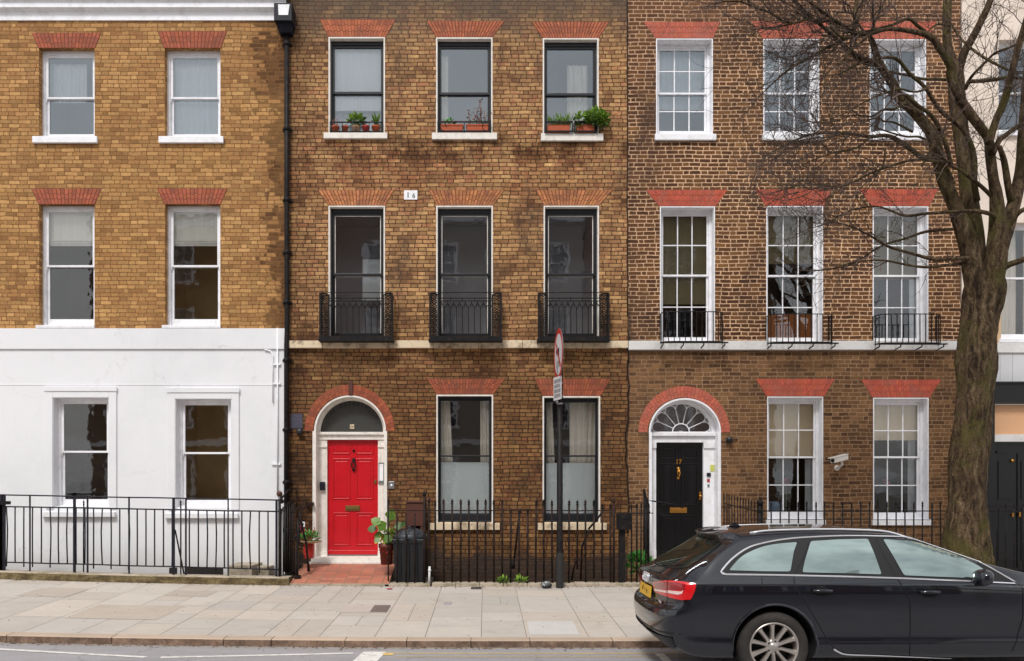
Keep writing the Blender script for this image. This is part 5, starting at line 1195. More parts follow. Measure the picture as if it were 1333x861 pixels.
for px0, px1, lab, kind in ((574, 603, 'terracotta trough with small green seedlings on the top middle sill', 'seed'), (607, 636, 'terracotta trough with tall reddish bare stems on the top middle sill', 'stem')):
    t = thing('plant_trough', lab, 'plant trough', (FX((px0 + px1) / 2), yS, zs), 'terracotta troughs on the top middle sill'); a, c = FX(px0), FX(px1)
    b = MB(); b.prism([(a + .02, zs), (c - .02, zs), (c, zs + .12), (a, zs + .12)], yS - .07, yS + .07); b.box(a - .006, c + .006, yS - .08, yS + .08, zs + .121, zs + .15); b.build('trough', M_terra, t, bevel=.006)
    b = MB(); rg = random.Random(px0)
    if kind == 'seed':
        bush(b, (a + .15, yS, zs + .2), .09, .05, .05, 34, .06, .04, 5, 0)
        for q in range(14): x = rg.uniform(a, c); b.tube([(x, yS, zs + .14), (x + rg.uniform(-.03, .03), yS, zs + rg.uniform(.2, .3))], .004, 4, 1)
    else:
        for q in range(9):
            x = rg.uniform(a + .02, c); h_ = rg.uniform(.25, .62); x2 = x + rg.uniform(-.06, .1); b.tube([(x, yS, zs + .14), ((x + x2) / 2, yS, zs + h_ * .6), (x2, yS, zs + h_)], .005, 4, 1)
            for w_ in range(5): hh = rg.uniform(.4, 1) * h_; bush(b, (x + (x2 - x) * hh / h_, yS, zs + hh), .02, .02, .02, 3, .05, .02, q * 9 + w_, 1)
        bush(b, ((a + c) / 2, yS, zs + .19), .16, .05, .05, 50, .04, .02, 9, 0)
    b.build('plant', [M_leafb, M_leafr], t)
t = thing('railing', 'thin black guard rail along the top middle window sill', 'guard rail', (FX(604), YW, zs)); b = MB(); b.box(FX(570), FX(639), YW - .07, YW - .06, FZ(161.8), FZ(160)); b.box(FX(570), FX(639), YW - .07, YW - .06, FZ(173.7), FZ(172))
for px in (570, 604.5, 639): b.box(FX(px) - .007, FX(px) + .007, YW - .071, YW - .059, FZ(174.4), FZ(160))
for px in (577, 632): b.tube([(FX(px) + .06 * math.cos(u * .7), YW - .065, FZ(167) + .07 * math.sin(u * .7)) for u in range(8)], .005, 4)
b.build('guard_rail', M_black, t)
zs3_ = FZ(175.2)
for k, (px0, px1, lab) in enumerate(((711, 743, 'boxed terracotta trough with grassy leaves on the top right sill'), (749, 775, 'boxed terracotta trough with a bushy green plant on the top right sill'))):
    a, c = FX(px0), FX(px1); t = thing('plant_trough', lab, 'plant trough', ((a + c) / 2, yS, zs3_), 'troughs in black frames on the top right sill')
    b = MB(); b.prism([(a + .03, zs3_), (c - .03, zs3_), (c - .02, zs3_ + .15), (a + .02, zs3_ + .15)], yS - .09, yS + .06); b.build('trough', M_terra, t, bevel=.005)
    b = MB()
    for (p, q, r_, s_) in ((a - .03, c + .03, zs3_ + .17, zs3_ + .20), (a - .03, c + .03, zs3_ + .002, zs3_ + .03)): b.box(p, q, yS - .12, yS - .10, r_, s_)
    for x in (a - .03, c + .01): b.box(x, x + .02, yS - .119, yS - .101, zs3_ + .03, zs3_ + .17)
    b.build('frame', M_black, t)
    b = MB(); rg = random.Random(k + 50)
    if k == 0:
        for q in range(90): x = rg.uniform(a + .08, c - .03); leaf(b, Vector((x, yS - .03, zs3_ + .14)), Vector((rg.gauss(0, .35), rg.gauss(0, .3), 1)), Vector((1, 0, 0)), rg.uniform(.1, .27), .02, (rg.random(), 0, 0))
        bush(b, (c - .1, yS, zs3_ + .2), .1, .06, .05, 60, .05, .03, 12)
    else:
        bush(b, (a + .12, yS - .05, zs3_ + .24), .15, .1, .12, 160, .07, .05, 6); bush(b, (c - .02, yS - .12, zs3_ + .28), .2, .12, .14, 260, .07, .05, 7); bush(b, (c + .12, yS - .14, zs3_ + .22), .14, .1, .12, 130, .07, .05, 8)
    b.build('plant', M_leaf, t)
# pots by the red door
Yp = 14.85; x, z = FX(405, Yp), .46
t = thing('flower_pot', 'red pot with green and crimson flowers left of the red door', 'plant pot', (x, Yp, z))
b = MB(); z1 = FZ(708, Yp); b.box(FX(396, Yp), FX(408.5, Yp), Yp - .08, Yp + .08, FZ(723, Yp) - .05, z1); b.build('pot', M_redpot, t, bevel=.01)
b = MB(); b.lathe([(.05, 0), (.17, .03), (.19, .05), (.16, .05)], (FX(405, Yp), Yp - .02, z1), 16); b.build('bowl', M_terrap, t)
b = MB(); bush(b, (FX(405, Yp), Yp - .03, z1 + .12), .17, .12, .07, 120, .09, .03, 3, 0, .6)
rg = random.Random(9)
for i in range(9): px = rg.uniform(392, 418); b.tube([(FX(px, Yp), Yp, z1 + .08), (FX(px + rg.uniform(-3, 1), Yp), Yp, z1 + rg.uniform(.2, .33))], .006, 4, 1, (rg.random(), 0, 0))
b.build('plant', [M_leafb, M_petal], t)
Yp = 14.45; x = FX(503, Yp)
t = thing('flower_pot', 'brown pot with large heart shaped leaves right of the red door', 'plant pot', (x, Yp, .4))
b = MB(); zb_ = FZ(735, Yp); pot(b, x, Yp, zb_, .095, .125, FZ(708, Yp) - zb_, 0); b.build('pot', plain('brown_pot', R(104,44,34), .5, 0, .15, 10), t)
b = MB(); rg = random.Random(2)
for (px, py, L, a) in ((491, 683, .2, 2.9), (497, 676, .22, 2.3), (507, 672, .26, 1.4), (513, 680, .2, .5), (503, 684, .24, 2.0), (498, 690, .18, 3.3), (517, 690, .16, 5.6), (510, 690, .2, 4.2), (505, 693, .18, 4.8), (522, 678, .12, .8), (495, 694, .14, 4.1)):
    py += 6; L *= .88; c = Vector((FX(px, Yp), Yp - .06 + rg.uniform(-.08, .06), FZ(py, Yp))); d = Vector((math.cos(a), rg.uniform(-.4, .2), math.sin(a) * .6 - .1)); leaf(b, c, d, Vector((0, -.85, .5)), L, L * .95, (rg.uniform(.05, .5), 0, 0), 0, .2)
    b.tube([(x, Yp, FZ(706, Yp)), ((x + c.x) / 2 + .01, Yp, (FZ(706, Yp) + c.z) / 2 + .03), c], .006, 4, 0, (.4, 0, 0))
bush(b, (FX(496, Yp), Yp - .02, FZ(706, Yp)), .05, .05, .09, 26, .08, .04, 4, 1); bush(b, (FX(503, Yp), Yp - .06, FZ(716, Yp)), .1, .05, .05, 40, .06, .04, 6, 2, 0); bush(b, (FX(505, Yp), Yp, FZ(696, Yp)), .12, .08, .08, 40, .07, .05, 14, 0)
b.build('plant', [M_leaf, M_yel, M_redpot], t)
# wheeled bin, brown box behind
t = thing('wheelie_bin', 'black dustbin with grey lid behind railings beside the red door', 'bin', (FX(533, 14.6), 14.6, .28))
yb_ = 14.55; x0, x1 = FX(512.5, yb_), FX(555, yb_); zb_, zt_ = pave_z(YB) + .045, FZ(701, yb_)
b = MB(); X0, X1 = x0 + .05, x1 - .05
v = [(X0, yb_ - .2, zb_), (X1, yb_ - .2, zb_), (X1, yb_ + .2, zb_), (X0, yb_ + .2, zb_), (x0 + .01, yb_ - .25, zt_), (x1 - .01, yb_ - .25, zt_), (x1 - .01, yb_ + .25, zt_), (x0 + .01, yb_ + .25, zt_)]
b.faces(v, [(0, 3, 2, 1), (4, 5, 6, 7), (0, 1, 5, 4), (1, 2, 6, 5), (2, 3, 7, 6), (3, 0, 4, 7)]); b.box(x0, x1, yb_ - .27, yb_ + .27, zt_ - .07, zt_ - .001)
for u in (.25, .5, .75): xx = x0 + (x1 - x0) * u; b.box(xx - .012, xx + .012, yb_ - .262, yb_ - .2, zb_ + .1, zt_ - .08)
b.build('body', M_binp, t, bevel=.015)
b = MB(); b.lathe([(0, .17), (.1, .165), (.19, .14), (.25, .10), (.262, .07), (.285, .065), (.29, .0), (.285, -.012)], (0, 0, 0), 20); b.v = [((x0 + x1) / 2 + v_[0] * 1.03, yb_ + v_[1], zt_ + .01 + v_[2]) for v_ in b.v]; b.tube([((x0 + x1) / 2 - .07, yb_ - .1, zt_ + .17), ((x0 + x1) / 2, yb_ - .1, zt_ + .21), ((x0 + x1) / 2 + .07, yb_ - .1, zt_ + .17)], .012, 6)
b.build('lid', plain('bin_lid', R(58,62,68), .45, 0, .12, 12), t)
b = MB()
for xx in (X0 + .03, X1 - .03): b.lathe([(0, -.02), (.07, -.02), (.07, .02), (0, .02)], (xx, yb_ + .2, zb_ + .07), 14, 'x')
b.build('wheel', M_black, t)
t = thing('storage_box', 'small brown wooden box behind the black bin against the wall', 'box', (FX(542), 15.0, .9))
b = MB(); b.box(FX(531.5), FX(553), 14.95, YW - .01, FZ(684), FZ(654.5)); b.box(FX(530.5), FX(554), 14.93, YW - .01, FZ(654.3), FZ(652)); b.box(FX(533), FX(536), 14.96, YW - .01, pave_z(YB), FZ(684.2)); b.box(FX(549), FX(552), 14.96, YW - .01, pave_z(YB), FZ(684.2)); b.build('box', M_brownp, t, bevel=.006)
# weeds, greenery, litter
for k, (px, py, lab) in enumerate(((655, 751, 'small green weed under the railings, left of its pair'), (678, 753, 'low spiky green weed under the railings, nearer the sign pole'))):
    t = MB(); Yw_ = YB + .06; c = Vector((FX(px, Yw_), Yw_, pave_z(YB) + .09)); bush(t, c, .08 if k == 0 else .11, .05, .05, 46, .08, .03, k + 31, 0, .9)
    o = t.build('weed', M_leaf); recenter(o, (c.x, c.y, c.z - .05)); tag(o, lab, 'weed', 'weeds under the railings')
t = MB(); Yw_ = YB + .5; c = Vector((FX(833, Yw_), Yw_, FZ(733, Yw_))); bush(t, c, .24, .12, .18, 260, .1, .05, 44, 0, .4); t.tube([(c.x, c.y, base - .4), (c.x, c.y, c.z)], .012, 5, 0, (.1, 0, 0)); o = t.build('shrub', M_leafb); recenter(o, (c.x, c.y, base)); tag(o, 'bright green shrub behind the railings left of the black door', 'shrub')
def crumple(cx_, cy_, cz_, rx_, ry_, rz_, seed, n1=10, n2=7):
    b = MB(); r = random.Random(seed); vs = []
    for j in range(n2 + 1):
        ph = PI * j / n2
        for i in range(n1): th = 2 * PI * i / n1; k = 1 + r.uniform(-.28, .25); vs.append((cx_ + rx_ * k * math.sin(ph) * math.cos(th), cy_ + ry_ * k * math.sin(ph) * math.sin(th), max(cz_ - rz_ * .9, cz_ + rz_ * k * math.cos(ph))))
    for j in range(n2):
        for i in range(n1):
            q = [j * n1 + i, (j + 1) * n1 + i, (j + 1) * n1 + (i + 1) % n1, j * n1 + (i + 1) % n1]
            b.faces([vs[a] for a in q], [(0, 1, 2, 3)], 0 if cz_ + 0 < sum(vs[a][2] for a in q) / 4 else 1, (1, 1, 1))
    return b
X_, Y_ = PV(711, 766); b = crumple(X_, Y_, pave_z(Y_) + .055, .085, .07, .06, 3)
b.tube([(X_ - .07, Y_, pave_z(Y_) + .06), (X_ - .09, Y_, pave_z(Y_) + .13)], .006, 4, 1); b.tube([(X_ + .04, Y_, pave_z(Y_) + .09), (X_ + .11, Y_, pave_z(Y_) + .16)], .006, 4, 1)
o = b.build('litter', [M_signback, M_ink]); recenter(o, (X_, Y_, pave_z(Y_))); tag(o, 'crumpled grey and black litter on the pavement by the pole foot', 'litter')
for px, py, lab, m_, s_ in ((507, 767.5, 'small crumpled dark red scrap on the pavement before the bin', [M_pink, M_ink], 1), (509.5, 767, None, 0, 0)):
    if not lab: continue
    X_, Y_ = PV(px, py); b = crumple(X_, Y_, pave_z(Y_) + .012, .05, .03, .014, 6); o = b.build('litter', m_); recenter(o, (X_, Y_, pave_z(Y_))); tag(o, lab, 'litter')
# grit and leaf scraps along the gutter and the back of the pavement, too many to count
gb = MB(); rg = random.Random(71)
for i in range(1500):
    k = rg.random(); x = rg.uniform(-9, 7)
    if k < .55: y = YK - abs(rg.gauss(0, .07)) - .01; z = road_z(y) + lift(x) + .004
    elif k < .8: y = YB - abs(rg.gauss(0, .08)) - .01; z = pave_z(y) + lift(x) + .004
    else: y = rg.uniform(YK + .2, YB); z = pave_z(y) + lift(x) + .004
    a = rg.uniform(0, 6.3); l = rg.uniform(.004, .02) * (1.4 if k < .8 else .8); c, s_ = math.cos(a) * l, math.sin(a) * l; t_ = rg.uniform(.5, 1.4); h_ = rg.uniform(.002, .008)
    gb.face([(x - c, y - s_, z), (x + s_ * .5, y - c * .5, z), (x + c, y + s_, z + h_), (x - s_ * .5, y + c * .5, z + h_)], 0, (t_, t_ * rg.uniform(.7, .95), t_ * rg.uniform(.5, .9)))
o = gb.build('litter_grit', plain('street_grit', R(112,96,80), .9, attr=True)); tag(o, 'fine grit and leaf scraps along the gutter and pavement', 'grit'); o['kind'] = 'stuff'
# pavement covers
def cover(name, px0, px1, py0, py1, mat, lab, cat):
    a = PV(px0, py1); c = PV(px1, py0); b = MB(); z = lambda yy: pave_z(yy) + lift(a[0]) + .0045
    n = 9; b.face([(a[0], a[1], z(a[1])), (c[0], a[1], z(a[1])), (c[0], c[1], z(c[1])), (a[0], c[1], z(c[1]))])
    for i in range(n):
        xx = a[0] + (c[0] - a[0]) * (i + .25) / n; xe = xx + (c[0] - a[0]) / n * .5
        b.face([(xx, a[1] + .02, z(a[1]) + .004), (xe, a[1] + .02, z(a[1]) + .004), (xe, c[1] - .02, z(c[1]) + .004), (xx, c[1] - .02, z(c[1]) + .004)], 1)
    o = b.build(name, mat); recenter(o, (a[0], a[1], pave_z(a[1]))); tag(o, lab, cat)
M_irong = plain('worn_iron', R(150,134,128), .6, .1, .3, 20, .4); M_irond = plain('worn_iron_dark', R(112,100,96), .6, .1, .3, 20, .4)
cover('manhole_cover', 481, 509, 788.5, 797.5, [M_irong, M_irond], 'rectangular worn iron cover in the pavement before the bin', 'manhole cover')
cover('stopcock_cover', 577, 588, 784, 788, [M_litter, M_irong], 'tiny pale square cover in the pavement right of the iron one', 'stopcock cover')
cover('drain_grate', 613, 627, 764.6, 767.5, [M_irond, M_ink], 'small dark drain grate at the foot of the railing kerb', 'drain grate')

# ================================================================ traffic sign pole
Ys = YB - .12; xs_ = FX(728.7, Ys); zg = pave_z(Ys)
t = thing('traffic_sign', 'no left turn sign seen nearly edge on, on a black pole', 'traffic sign', (xs_, Ys, zg))
b = MB(); b.lathe([(.062, -.02), (.062, FZ(722, Ys) - zg), (.057, FZ(720, Ys) - zg)], (xs_, Ys, zg), 16); b.build('pole_base', plain('grey_pole_base', R(44,44,43), .6, 0, .2, 12, .1, spec=.3), t)
b = MB(); b.lathe([(.056, FZ(720, Ys) - zg), (.054, FZ(700, Ys) - zg), (.05, FZ(699, Ys) - zg), (.048, FZ(470, Ys) - zg), (0, FZ(469, Ys) - zg)], (xs_, Ys, zg), 16); b.build('pole', M_black, t)
# disc: faces left along the street, turned slightly to the viewer
def disc_sign():
    R_ = 33.5 * Ys / F; an = math.radians(-(90 - 5.0)); n_ = Vector((math.sin(an), -math.cos(an), 0)); u_ = Vector((math.cos(an), math.sin(an), 0)); up = Vector((0, 0, 1))
    C = Vector((FX(726.6, Ys), Ys - .03, FZ(463, Ys))) + n_ * .0
    C = Vector((xs_ - .03, Ys - .10, FZ(463, Ys)))
    N = 40
    def ring(b, r0, r1, off, mi):
        for i in range(N):
            a0, a1 = 2 * PI * i / N, 2 * PI * (i + 1) / N
            q = lambda a, r: C + n_ * off + u_ * r * math.cos(a) + up * r * math.sin(a)
            if r0 == 0: b.face([q(a0, r1), q(a1, r1), q(0, 0)], mi)
            else: b.face([q(a0, r0), q(a0, r1), q(a1, r1), q(a1, r0)], mi)
    b = MB(); ring(b, R_ * .80, R_, .004, 0); ring(b, 0, R_ * .80, .0035, 1); ring(b, 0, R_, -.004, 2)
    for i in range(N):
        a0, a1 = 2 * PI * i / N, 2 * PI * (i + 1) / N; q = lambda a, o: C + n_ * o + u_ * R_ * math.cos(a) + up * R_ * math.sin(a)
        b.face([q(a0, -.004), q(a1, -.004), q(a1, .004), q(a0, .004)], 2)
    P_ = lambda x, z: C + n_ * .0055 + u_ * x * R_ + up * z * R_
    for poly in ([(.06, -.5), (.2, -.5), (.2, .1), (.06, .1)], [(.2, .1), (.2, .24), (-.22, .24), (-.22, .1)], [(-.2, .42), (-.2, -.08), (-.5, .17)]): b.face([P_(*p) for p in poly], 3)
    q0, q1 = Vector((-.52, .52)), Vector((.52, -.52)); dd = Vector((.05, .05))
    b.face([C + n_ * .0065 + u_ * p.x * R_ + up * p.y * R_ for p in (q0 - dd, q1 - dd, q1 + dd, q0 + dd)], 0)
    b.build('sign_face', [M_signred, M_signw, M_signback, M_ink], t)
    b = MB(); w = .42; h = .19; C2 = Vector((xs_ - .05, Ys - .14, FZ(507, Ys))); an2 = math.radians(-74); n2 = Vector((math.sin(an2), -math.cos(an2), 0)); u2 = Vector((math.cos(an2), math.sin(an2), 0))
    c = [C2 + u2 * sx_ * w * .42 + up * sz * h + n2 * o for o in (-.003, .003) for sx_, sz in ((-1, -1), (1, -1), (1, 1), (-1, 1))]
    b.faces(c, [(0, 3, 2, 1), (4, 5, 6, 7), (0, 1, 5, 4), (1, 2, 6, 5), (2, 3, 7, 6), (3, 0, 4, 7)]); pl = b.build('plate', M_signw, t)
    b = MB(); rg = random.Random(1)
    for k in range(4):
        z_ = h * .62 - k * h * .42; xx = -.8
        while xx < .75:
            l_ = rg.uniform(.08, .2); b.face([C2 + n2 * .0045 + u2 * p * w * .42 + up * (z_ + q * .05) for p, q in ((xx, -.6), (xx + l_, -.6), (xx + l_, .6), (xx, .6))]); xx += l_ + .07
    b.build('plate_lettering', M_signback, t)
disc_sign()
b = MB()
for py in (478, 499, 516, 526): b.lathe([(.051, -.012), (.056, -.012), (.056, .012), (.051, .012)], (xs_, Ys, FZ(py, Ys)), 14)
for py in (523.5,): b.lathe([(0, -.03), (.022, -.03), (.022, 0)], (xs_ - .05, Ys - .04, FZ(py, Ys)), 10, 'y')
b.build('clamp', M_steel, t)
# ================================================================ street tree
YT = 12.35
tree = thing('street_tree', 'bare mossy street tree with spreading twigs behind the parked car', 'tree', (FX(1260, YT), YT, pave_z(YT)))
ST = F / YT
def TP(px, py, dy=0.0): return W(px, py, YT + dy)
def smooth_path(pts, sub=4):
    out = []
    n = len(pts)
    for i in range(n - 1):
        p0, p1, p2, p3 = pts[max(i - 1, 0)], pts[i], pts[i + 1], pts[min(i + 2, n - 1)]
        for k in range(sub):
            t_ = k / sub; t2, t3 = t_ * t_, t_ ** 3
            out.append([0.5 * ((2 * p1[j]) + (-p0[j] + p2[j]) * t_ + (2 * p0[j] - 5 * p1[j] + 4 * p2[j] - p3[j]) * t2 + (-p0[j] + 3 * p1[j] - 3 * p2[j] + p3[j]) * t3) for j in range(4)])
    out.append(list(pts[-1])); return out
ALL = []
def limb(pts, dys, name='branch', n=9, rough=.1, mat=None, sub=4, tw=True, seed=0, jit=0):
    r = random.Random(seed + len(ALL) * 7)
    if not hasattr(dys, '__len__'): dys = [dys[0]] * len(pts)
    if len(dys) == 2: dys = [dys[0] + (dys[1] - dys[0]) * i / (len(pts) - 1) for i in range(len(pts))]
    q = [(p[0] + (r.uniform(-jit, jit) if i else 0), p[1] + (r.uniform(-jit, jit) if i else 0), p[2], d) for i, (p, d) in enumerate(zip(pts, dys))]
    sp = smooth_path(q, sub); P_ = [TP(a[0], a[1], a[3]) for a in sp]; R_ = [max(a[2], .6) * (.88 if 12 < a[2] < 30 else .88) / 2 / ST * (1 + a[3] / YT) for a in sp]
    b = MB(); b.tube(P_, R_, n, rough=rough, seed=len(ALL))
    o = b.build(name, mat or M_bark, tree); ALL.append((P_, R_, tw)); return o
# trunk with finer resolution
tr = [(1259, 800, 92), (1259, 765, 76), (1260, 735, 64), (1259, 700, 54), (1259, 660, 46), (1259, 620, 44.5), (1262, 580, 44), (1265, 555, 43), (1267, 535, 42), (1270, 505, 43), (1271.5, 480, 47), (1272, 465, 47), (1274, 440, 43), (1277, 410, 42), (1281, 385, 46), (1284, 365, 40), (1286, 350, 24)]
q = smooth_path([(a, b_, c, 0) for a, b_, c in tr], 9)
b = MB(); b.tube([TP(a[0], a[1]) for a in q], [a[2] / 2 / ST for a in q], 44, rough=.15, seed=3)
# burrs and scars
def burr(px, py, r_, fl=.5):
    c = TP(px, py, 0); c.y -= 20 / ST * .9; b.lathe([(0, .8 * r_), (r_ * .5, .7 * r_), (r_ * .9, .25 * r_), (r_, -.2 * r_), (r_ * .6, -.7 * r_), (0, -.9 * r_)], c, 10)
for (px, py, rr) in ((1263, 466, .075), (1274, 470, .065), (1256, 474, .06), (1284, 480, .05), (1268, 548, .05), (1266, 592, .06), (1280, 500, .05)):
    pass
b.build('trunk', M_bark, tree)
limb([(1276, 400, 28), (1268, 365, 29), (1263, 330, 28), (1254, 300, 24), (1247, 280, 21), (1239, 258, 19), (1229, 235, 18), (1222, 205, 18), (1213, 175, 16.5), (1200, 157, 15.5), (1188, 143, 15), (1171, 127, 14), (1163, 110, 12), (1150, 92, 11), (1141, 72, 9), (1136, 56, 8), (1133, 50, 6)], (0, -.8), n=16, rough=.12)
limb([(1278, 385, 26), (1272, 345, 28), (1268, 305, 27), (1262, 265, 24), (1258, 230, 22), (1253, 190, 21), (1248, 150, 22), (1246, 120, 23), (1245, 98, 21), (1243, 80, 14)], (.12, .5), n=16, rough=.12)
limb([(1244, 95, 15), (1238, 75, 13), (1233, 55, 12), (1233, 15, 12), (1234, -25, 10), (1230, -80, 8)], (.5, .7), n=12)
limb([(1246, 98, 14), (1254, 71, 12), (1264, 53, 11), (1276, 30, 10), (1287, 6, 9), (1300, -30, 7)], (.5, .1), n=12)
limb([(1286, 395, 30), (1291, 362, 32), (1297, 330, 30), (1299, 290, 24), (1297, 255, 18), (1293, 233, 14.5), (1289, 203, 14), (1287, 183, 13), (1281, 172, 13), (1264, 150, 13.5), (1248, 126, 13), (1238, 100, 13), (1237, 85, 12), (1223, 63, 10), (1211, 48, 9), (1186, 41, 7), (1156, 38, 6), (1133, 44, 5.5), (1111, 46, 6), (1085, 58, 4.5), (1068, 67, 4), (1027, 91, 3), (998, 116, 2)], [-.1 - .05 * i for i in range(23)], n=14, rough=.1)
limb([(1287, 188, 11), (1296, 158, 10), (1307, 132, 11), (1314, 106, 10), (1325, 63, 9), (1333, 36, 8), (1343, 0, 8), (1352, -40, 6)], (-.6, -1.1), n=10)
limb([(1293, 200, 8), (1300, 184, 8), (1308, 177, 7), (1322, 167, 7), (1335, 160, 6.5), (1360, 148, 5), (1400, 140, 3.5)], (-.5, -.2), n=8)
limb([(1316, 262, 10), (1312, 241, 10), (1307, 210, 9), (1301, 191, 7)], (-.2, -.5), n=8)
limb([(1294, 350, 26), (1303, 318, 24), (1313, 290, 20), (1324, 250, 18), (1330, 215, 16), (1332, 175, 14), (1338, 100, 13), (1347, 20, 12), (1356, -50, 9)], (0, .5), n=12)
limb([(1301, 356, 12), (1311, 346, 9), (1333, 338, 8), (1362, 325, 7), (1410, 300, 5)], (-.1, -.5), n=8)
limb([(1306, 305, 9), (1316, 290, 9), (1322, 281, 8), (1333, 273, 7), (1365, 262, 5)], (-.2, -.4), n=8)
limb([(1268, 336, 7), (1245, 337, 5.5), (1217, 338, 5.5), (1186, 330, 4.5), (1156, 321, 4), (1136, 309, 3.2), (1112, 297, 2.5), (1090, 290, 1.8)], (-.15, -.7), n=7)
limb([(1258, 343, 5), (1236, 345, 4.5), (1208, 348, 4.5), (1186, 346, 3.5), (1156, 340, 3), (1133, 339, 2.5), (1105, 343, 2), (1078, 352, 1.5)], (-.1, -.9), n=7)
limb([(1256, 298, 6), (1236, 299, 4.5), (1205, 302, 4.2), (1178, 311, 3.5), (1153, 318, 3), (1133, 329, 2.6), (1112, 343, 2.2), (1085, 350, 1.8), (1063, 352, 1.3)], (-.1, -.5), n=7)
limb([(1296, 284, 8), (1290, 279, 6.5), (1269, 275, 6), (1239, 276, 5), (1208, 278, 4.3), (1178, 281, 3.8), (1156, 273, 3), (1137, 269, 2.5), (1105, 275, 2), (1078, 291, 1.5)], (-.3, -1.0), n=7)
limb([(1296, 262, 6), (1283, 248, 6), (1269, 236, 5.5), (1250, 222, 5), (1239, 217, 4.5), (1216, 210, 4.2), (1192, 208, 3.6), (1160, 216, 3.6), (1133, 226, 3.2), (1095, 243, 2.5), (1050, 240, 2), (1010, 250, 1.4)], (-.25, -1.2), n=7)
limb([(1240, 240, 9), (1232, 222, 8), (1216, 208, 8), (1201, 206, 7.5), (1178, 189, 7), (1156, 177, 6), (1133, 178, 5), (1103, 174, 4.2), (1064, 174, 3.6), (1039, 181, 3), (998, 202, 2)], (-.3, -1.1), n=8)
limb([(1272, 262, 9), (1268, 238, 9), (1268, 212, 9), (1264, 189, 8), (1251, 166, 6.5), (1223, 143, 6), (1205, 115, 5.5), (1184, 96, 5), (1167, 77, 5), (1145, 76, 4), (1121, 82, 3.5), (1096, 95, 2.4)], (-.15, -1.1), n=8)
limb([(1238, 215, 7), (1232, 190, 6.5), (1222, 165, 6.5), (1210, 148, 6), (1195, 138, 6), (1180, 124, 5.5)], (-.5, -.8), n=7)
limb([(1257, 116, 6), (1262, 107, 6), (1275, 106, 5.5), (1295, 104, 5.5), (1312, 101, 5), (1335, 102, 4), (1365, 95, 3)], (.3, -.4), n=7)
limb([(1257, 112, 4.5), (1266, 98, 4), (1284, 80, 4), (1296, 69, 3.6), (1319, 60, 3.2), (1340, 48, 2.5)], (.3, -.5), n=6)
limb([(1228, 5, 3), (1239, 33, 3), (1257, 57, 3.5), (1284, 77, 3.8), (1314, 92, 3)], (.2, -.5), n=6)
limb([(1233, 104, 4.5), (1215, 103, 4), (1201, 103, 3.6), (1185, 99, 3.2), (1168, 96, 2.6), (1150, 92, 1.6)], (.3, -.5), n=6)
limb([(1237, 34, 3.4), (1222, 32, 3), (1213, 36, 2.6), (1206, 46, 2), (1200, 60, 1.5)], (.5, .1), n=6)
limb([(1212, 48, 6), (1196, 35, 5), (1182, 25, 4.5), (1160, 33, 4), (1136, 39, 3.6), (1120, 43, 4)], (-.6, -1.0), n=7)
limb([(1118, 76, 6), (1104, 64, 6), (1088, 50, 5), (1072, 36, 4.5), (1055, 22, 5), (1039, 5, 4), (1022, -15, 3)], (-.9, -1.2), n=8)
limb([(1150, 92, 9), (1140, 82, 10), (1131, 81, 11), (1122, 78, 10), (1115, 73, 8)], (-.7, -.9), n=8)
limb([(1111, 42, 7), (1112, 28, 5.5), (1115, 8, 5), (1118, -25, 4)], (-1.0, -.9), n=7)
limb([(1112, 40, 5), (1119, 18, 4), (1124, -5, 3.6), (1130, -35, 3)], (-1.0, -.6), n=6)
limb([(1097, 33, 5), (1086, 26, 4.2), (1076, 19, 4), (1062, 9, 4), (1048, -2, 3)], (-1.1, -1.4), n=6)
limb([(1120, 45, 7), (1108, 40, 5), (1097, 33, 4), (1080, 27, 4), (1068, 29, 4), (1055, 24, 3.4), (1042, 28, 3.4), (1013, 35, 2.8), (991, 37, 2)], (-1.0, -1.4), n=6)
limb([(1034, 30, 3), (1020, 28, 3), (1008, 20, 3), (998, 15, 3), (980, 9, 2.6), (962, 2, 2.4), (940, 2.5, 2)], (-1.3, -1.6), n=6)
limb([(1111, 48, 4.5), (1098, 50, 4), (1085, 40, 3), (1083, 36, 2.2), (1105, 34, 2)], (-1.1, -1.3), n=6)
limb([(1133, 45, 5), (1115, 60, 4), (1108, 66, 3.5), (1095, 82, 3), (1076, 96, 2.4), (1073, 117, 2)], (-1.0, -1.5), n=6)
limb([(1238, 214, 4), (1230, 208, 3.4), (1222, 203, 3), (1214, 200, 2.4)], (-.6, -.9), n=5)
limb([(1200, 217, 3.2), (1211, 196, 3), (1218, 183, 3), (1227, 174, 2.4)], (-1.0, -1.1), n=5)
limb([(1133, 178, 4), (1120, 190, 3), (1105, 196, 3), (1088, 198, 2.4), (1060, 208, 1.8), (1040, 218, 1.4)], (-.9, -1.4), n=5)
limb([(1152, 194, 3.4), (1151, 210, 3), (1145, 222, 3), (1137, 231, 2)], (-.9, -1.1), n=5)
limb([(1205, 116, 4), (1190, 120, 3), (1170, 116, 3), (1150, 122, 2.4), (1125, 133, 2), (1095, 150, 1.6), (1060, 160, 1.2)], (-.9, -1.5), n=5)
limb([(1180, 133, 5), (1165, 142, 4), (1150, 143, 3.4), (1134, 152, 2.8), (1110, 150, 2.2), (1080, 160, 1.6), (1050, 158, 1.2)], (-.8, -1.5), n=5)
limb([(1188, 172, 4), (1165, 160, 3), (1150, 158, 2.6), (1142, 154, 2.2), (1110, 160, 1.8)], (-.9, -1.3), n=5)
limb([(1205, 182, 3.6), (1195, 178, 3.4), (1180, 178, 3), (1160, 173, 2.6), (1146, 168, 2)], (-.9, -1.3), n=5)
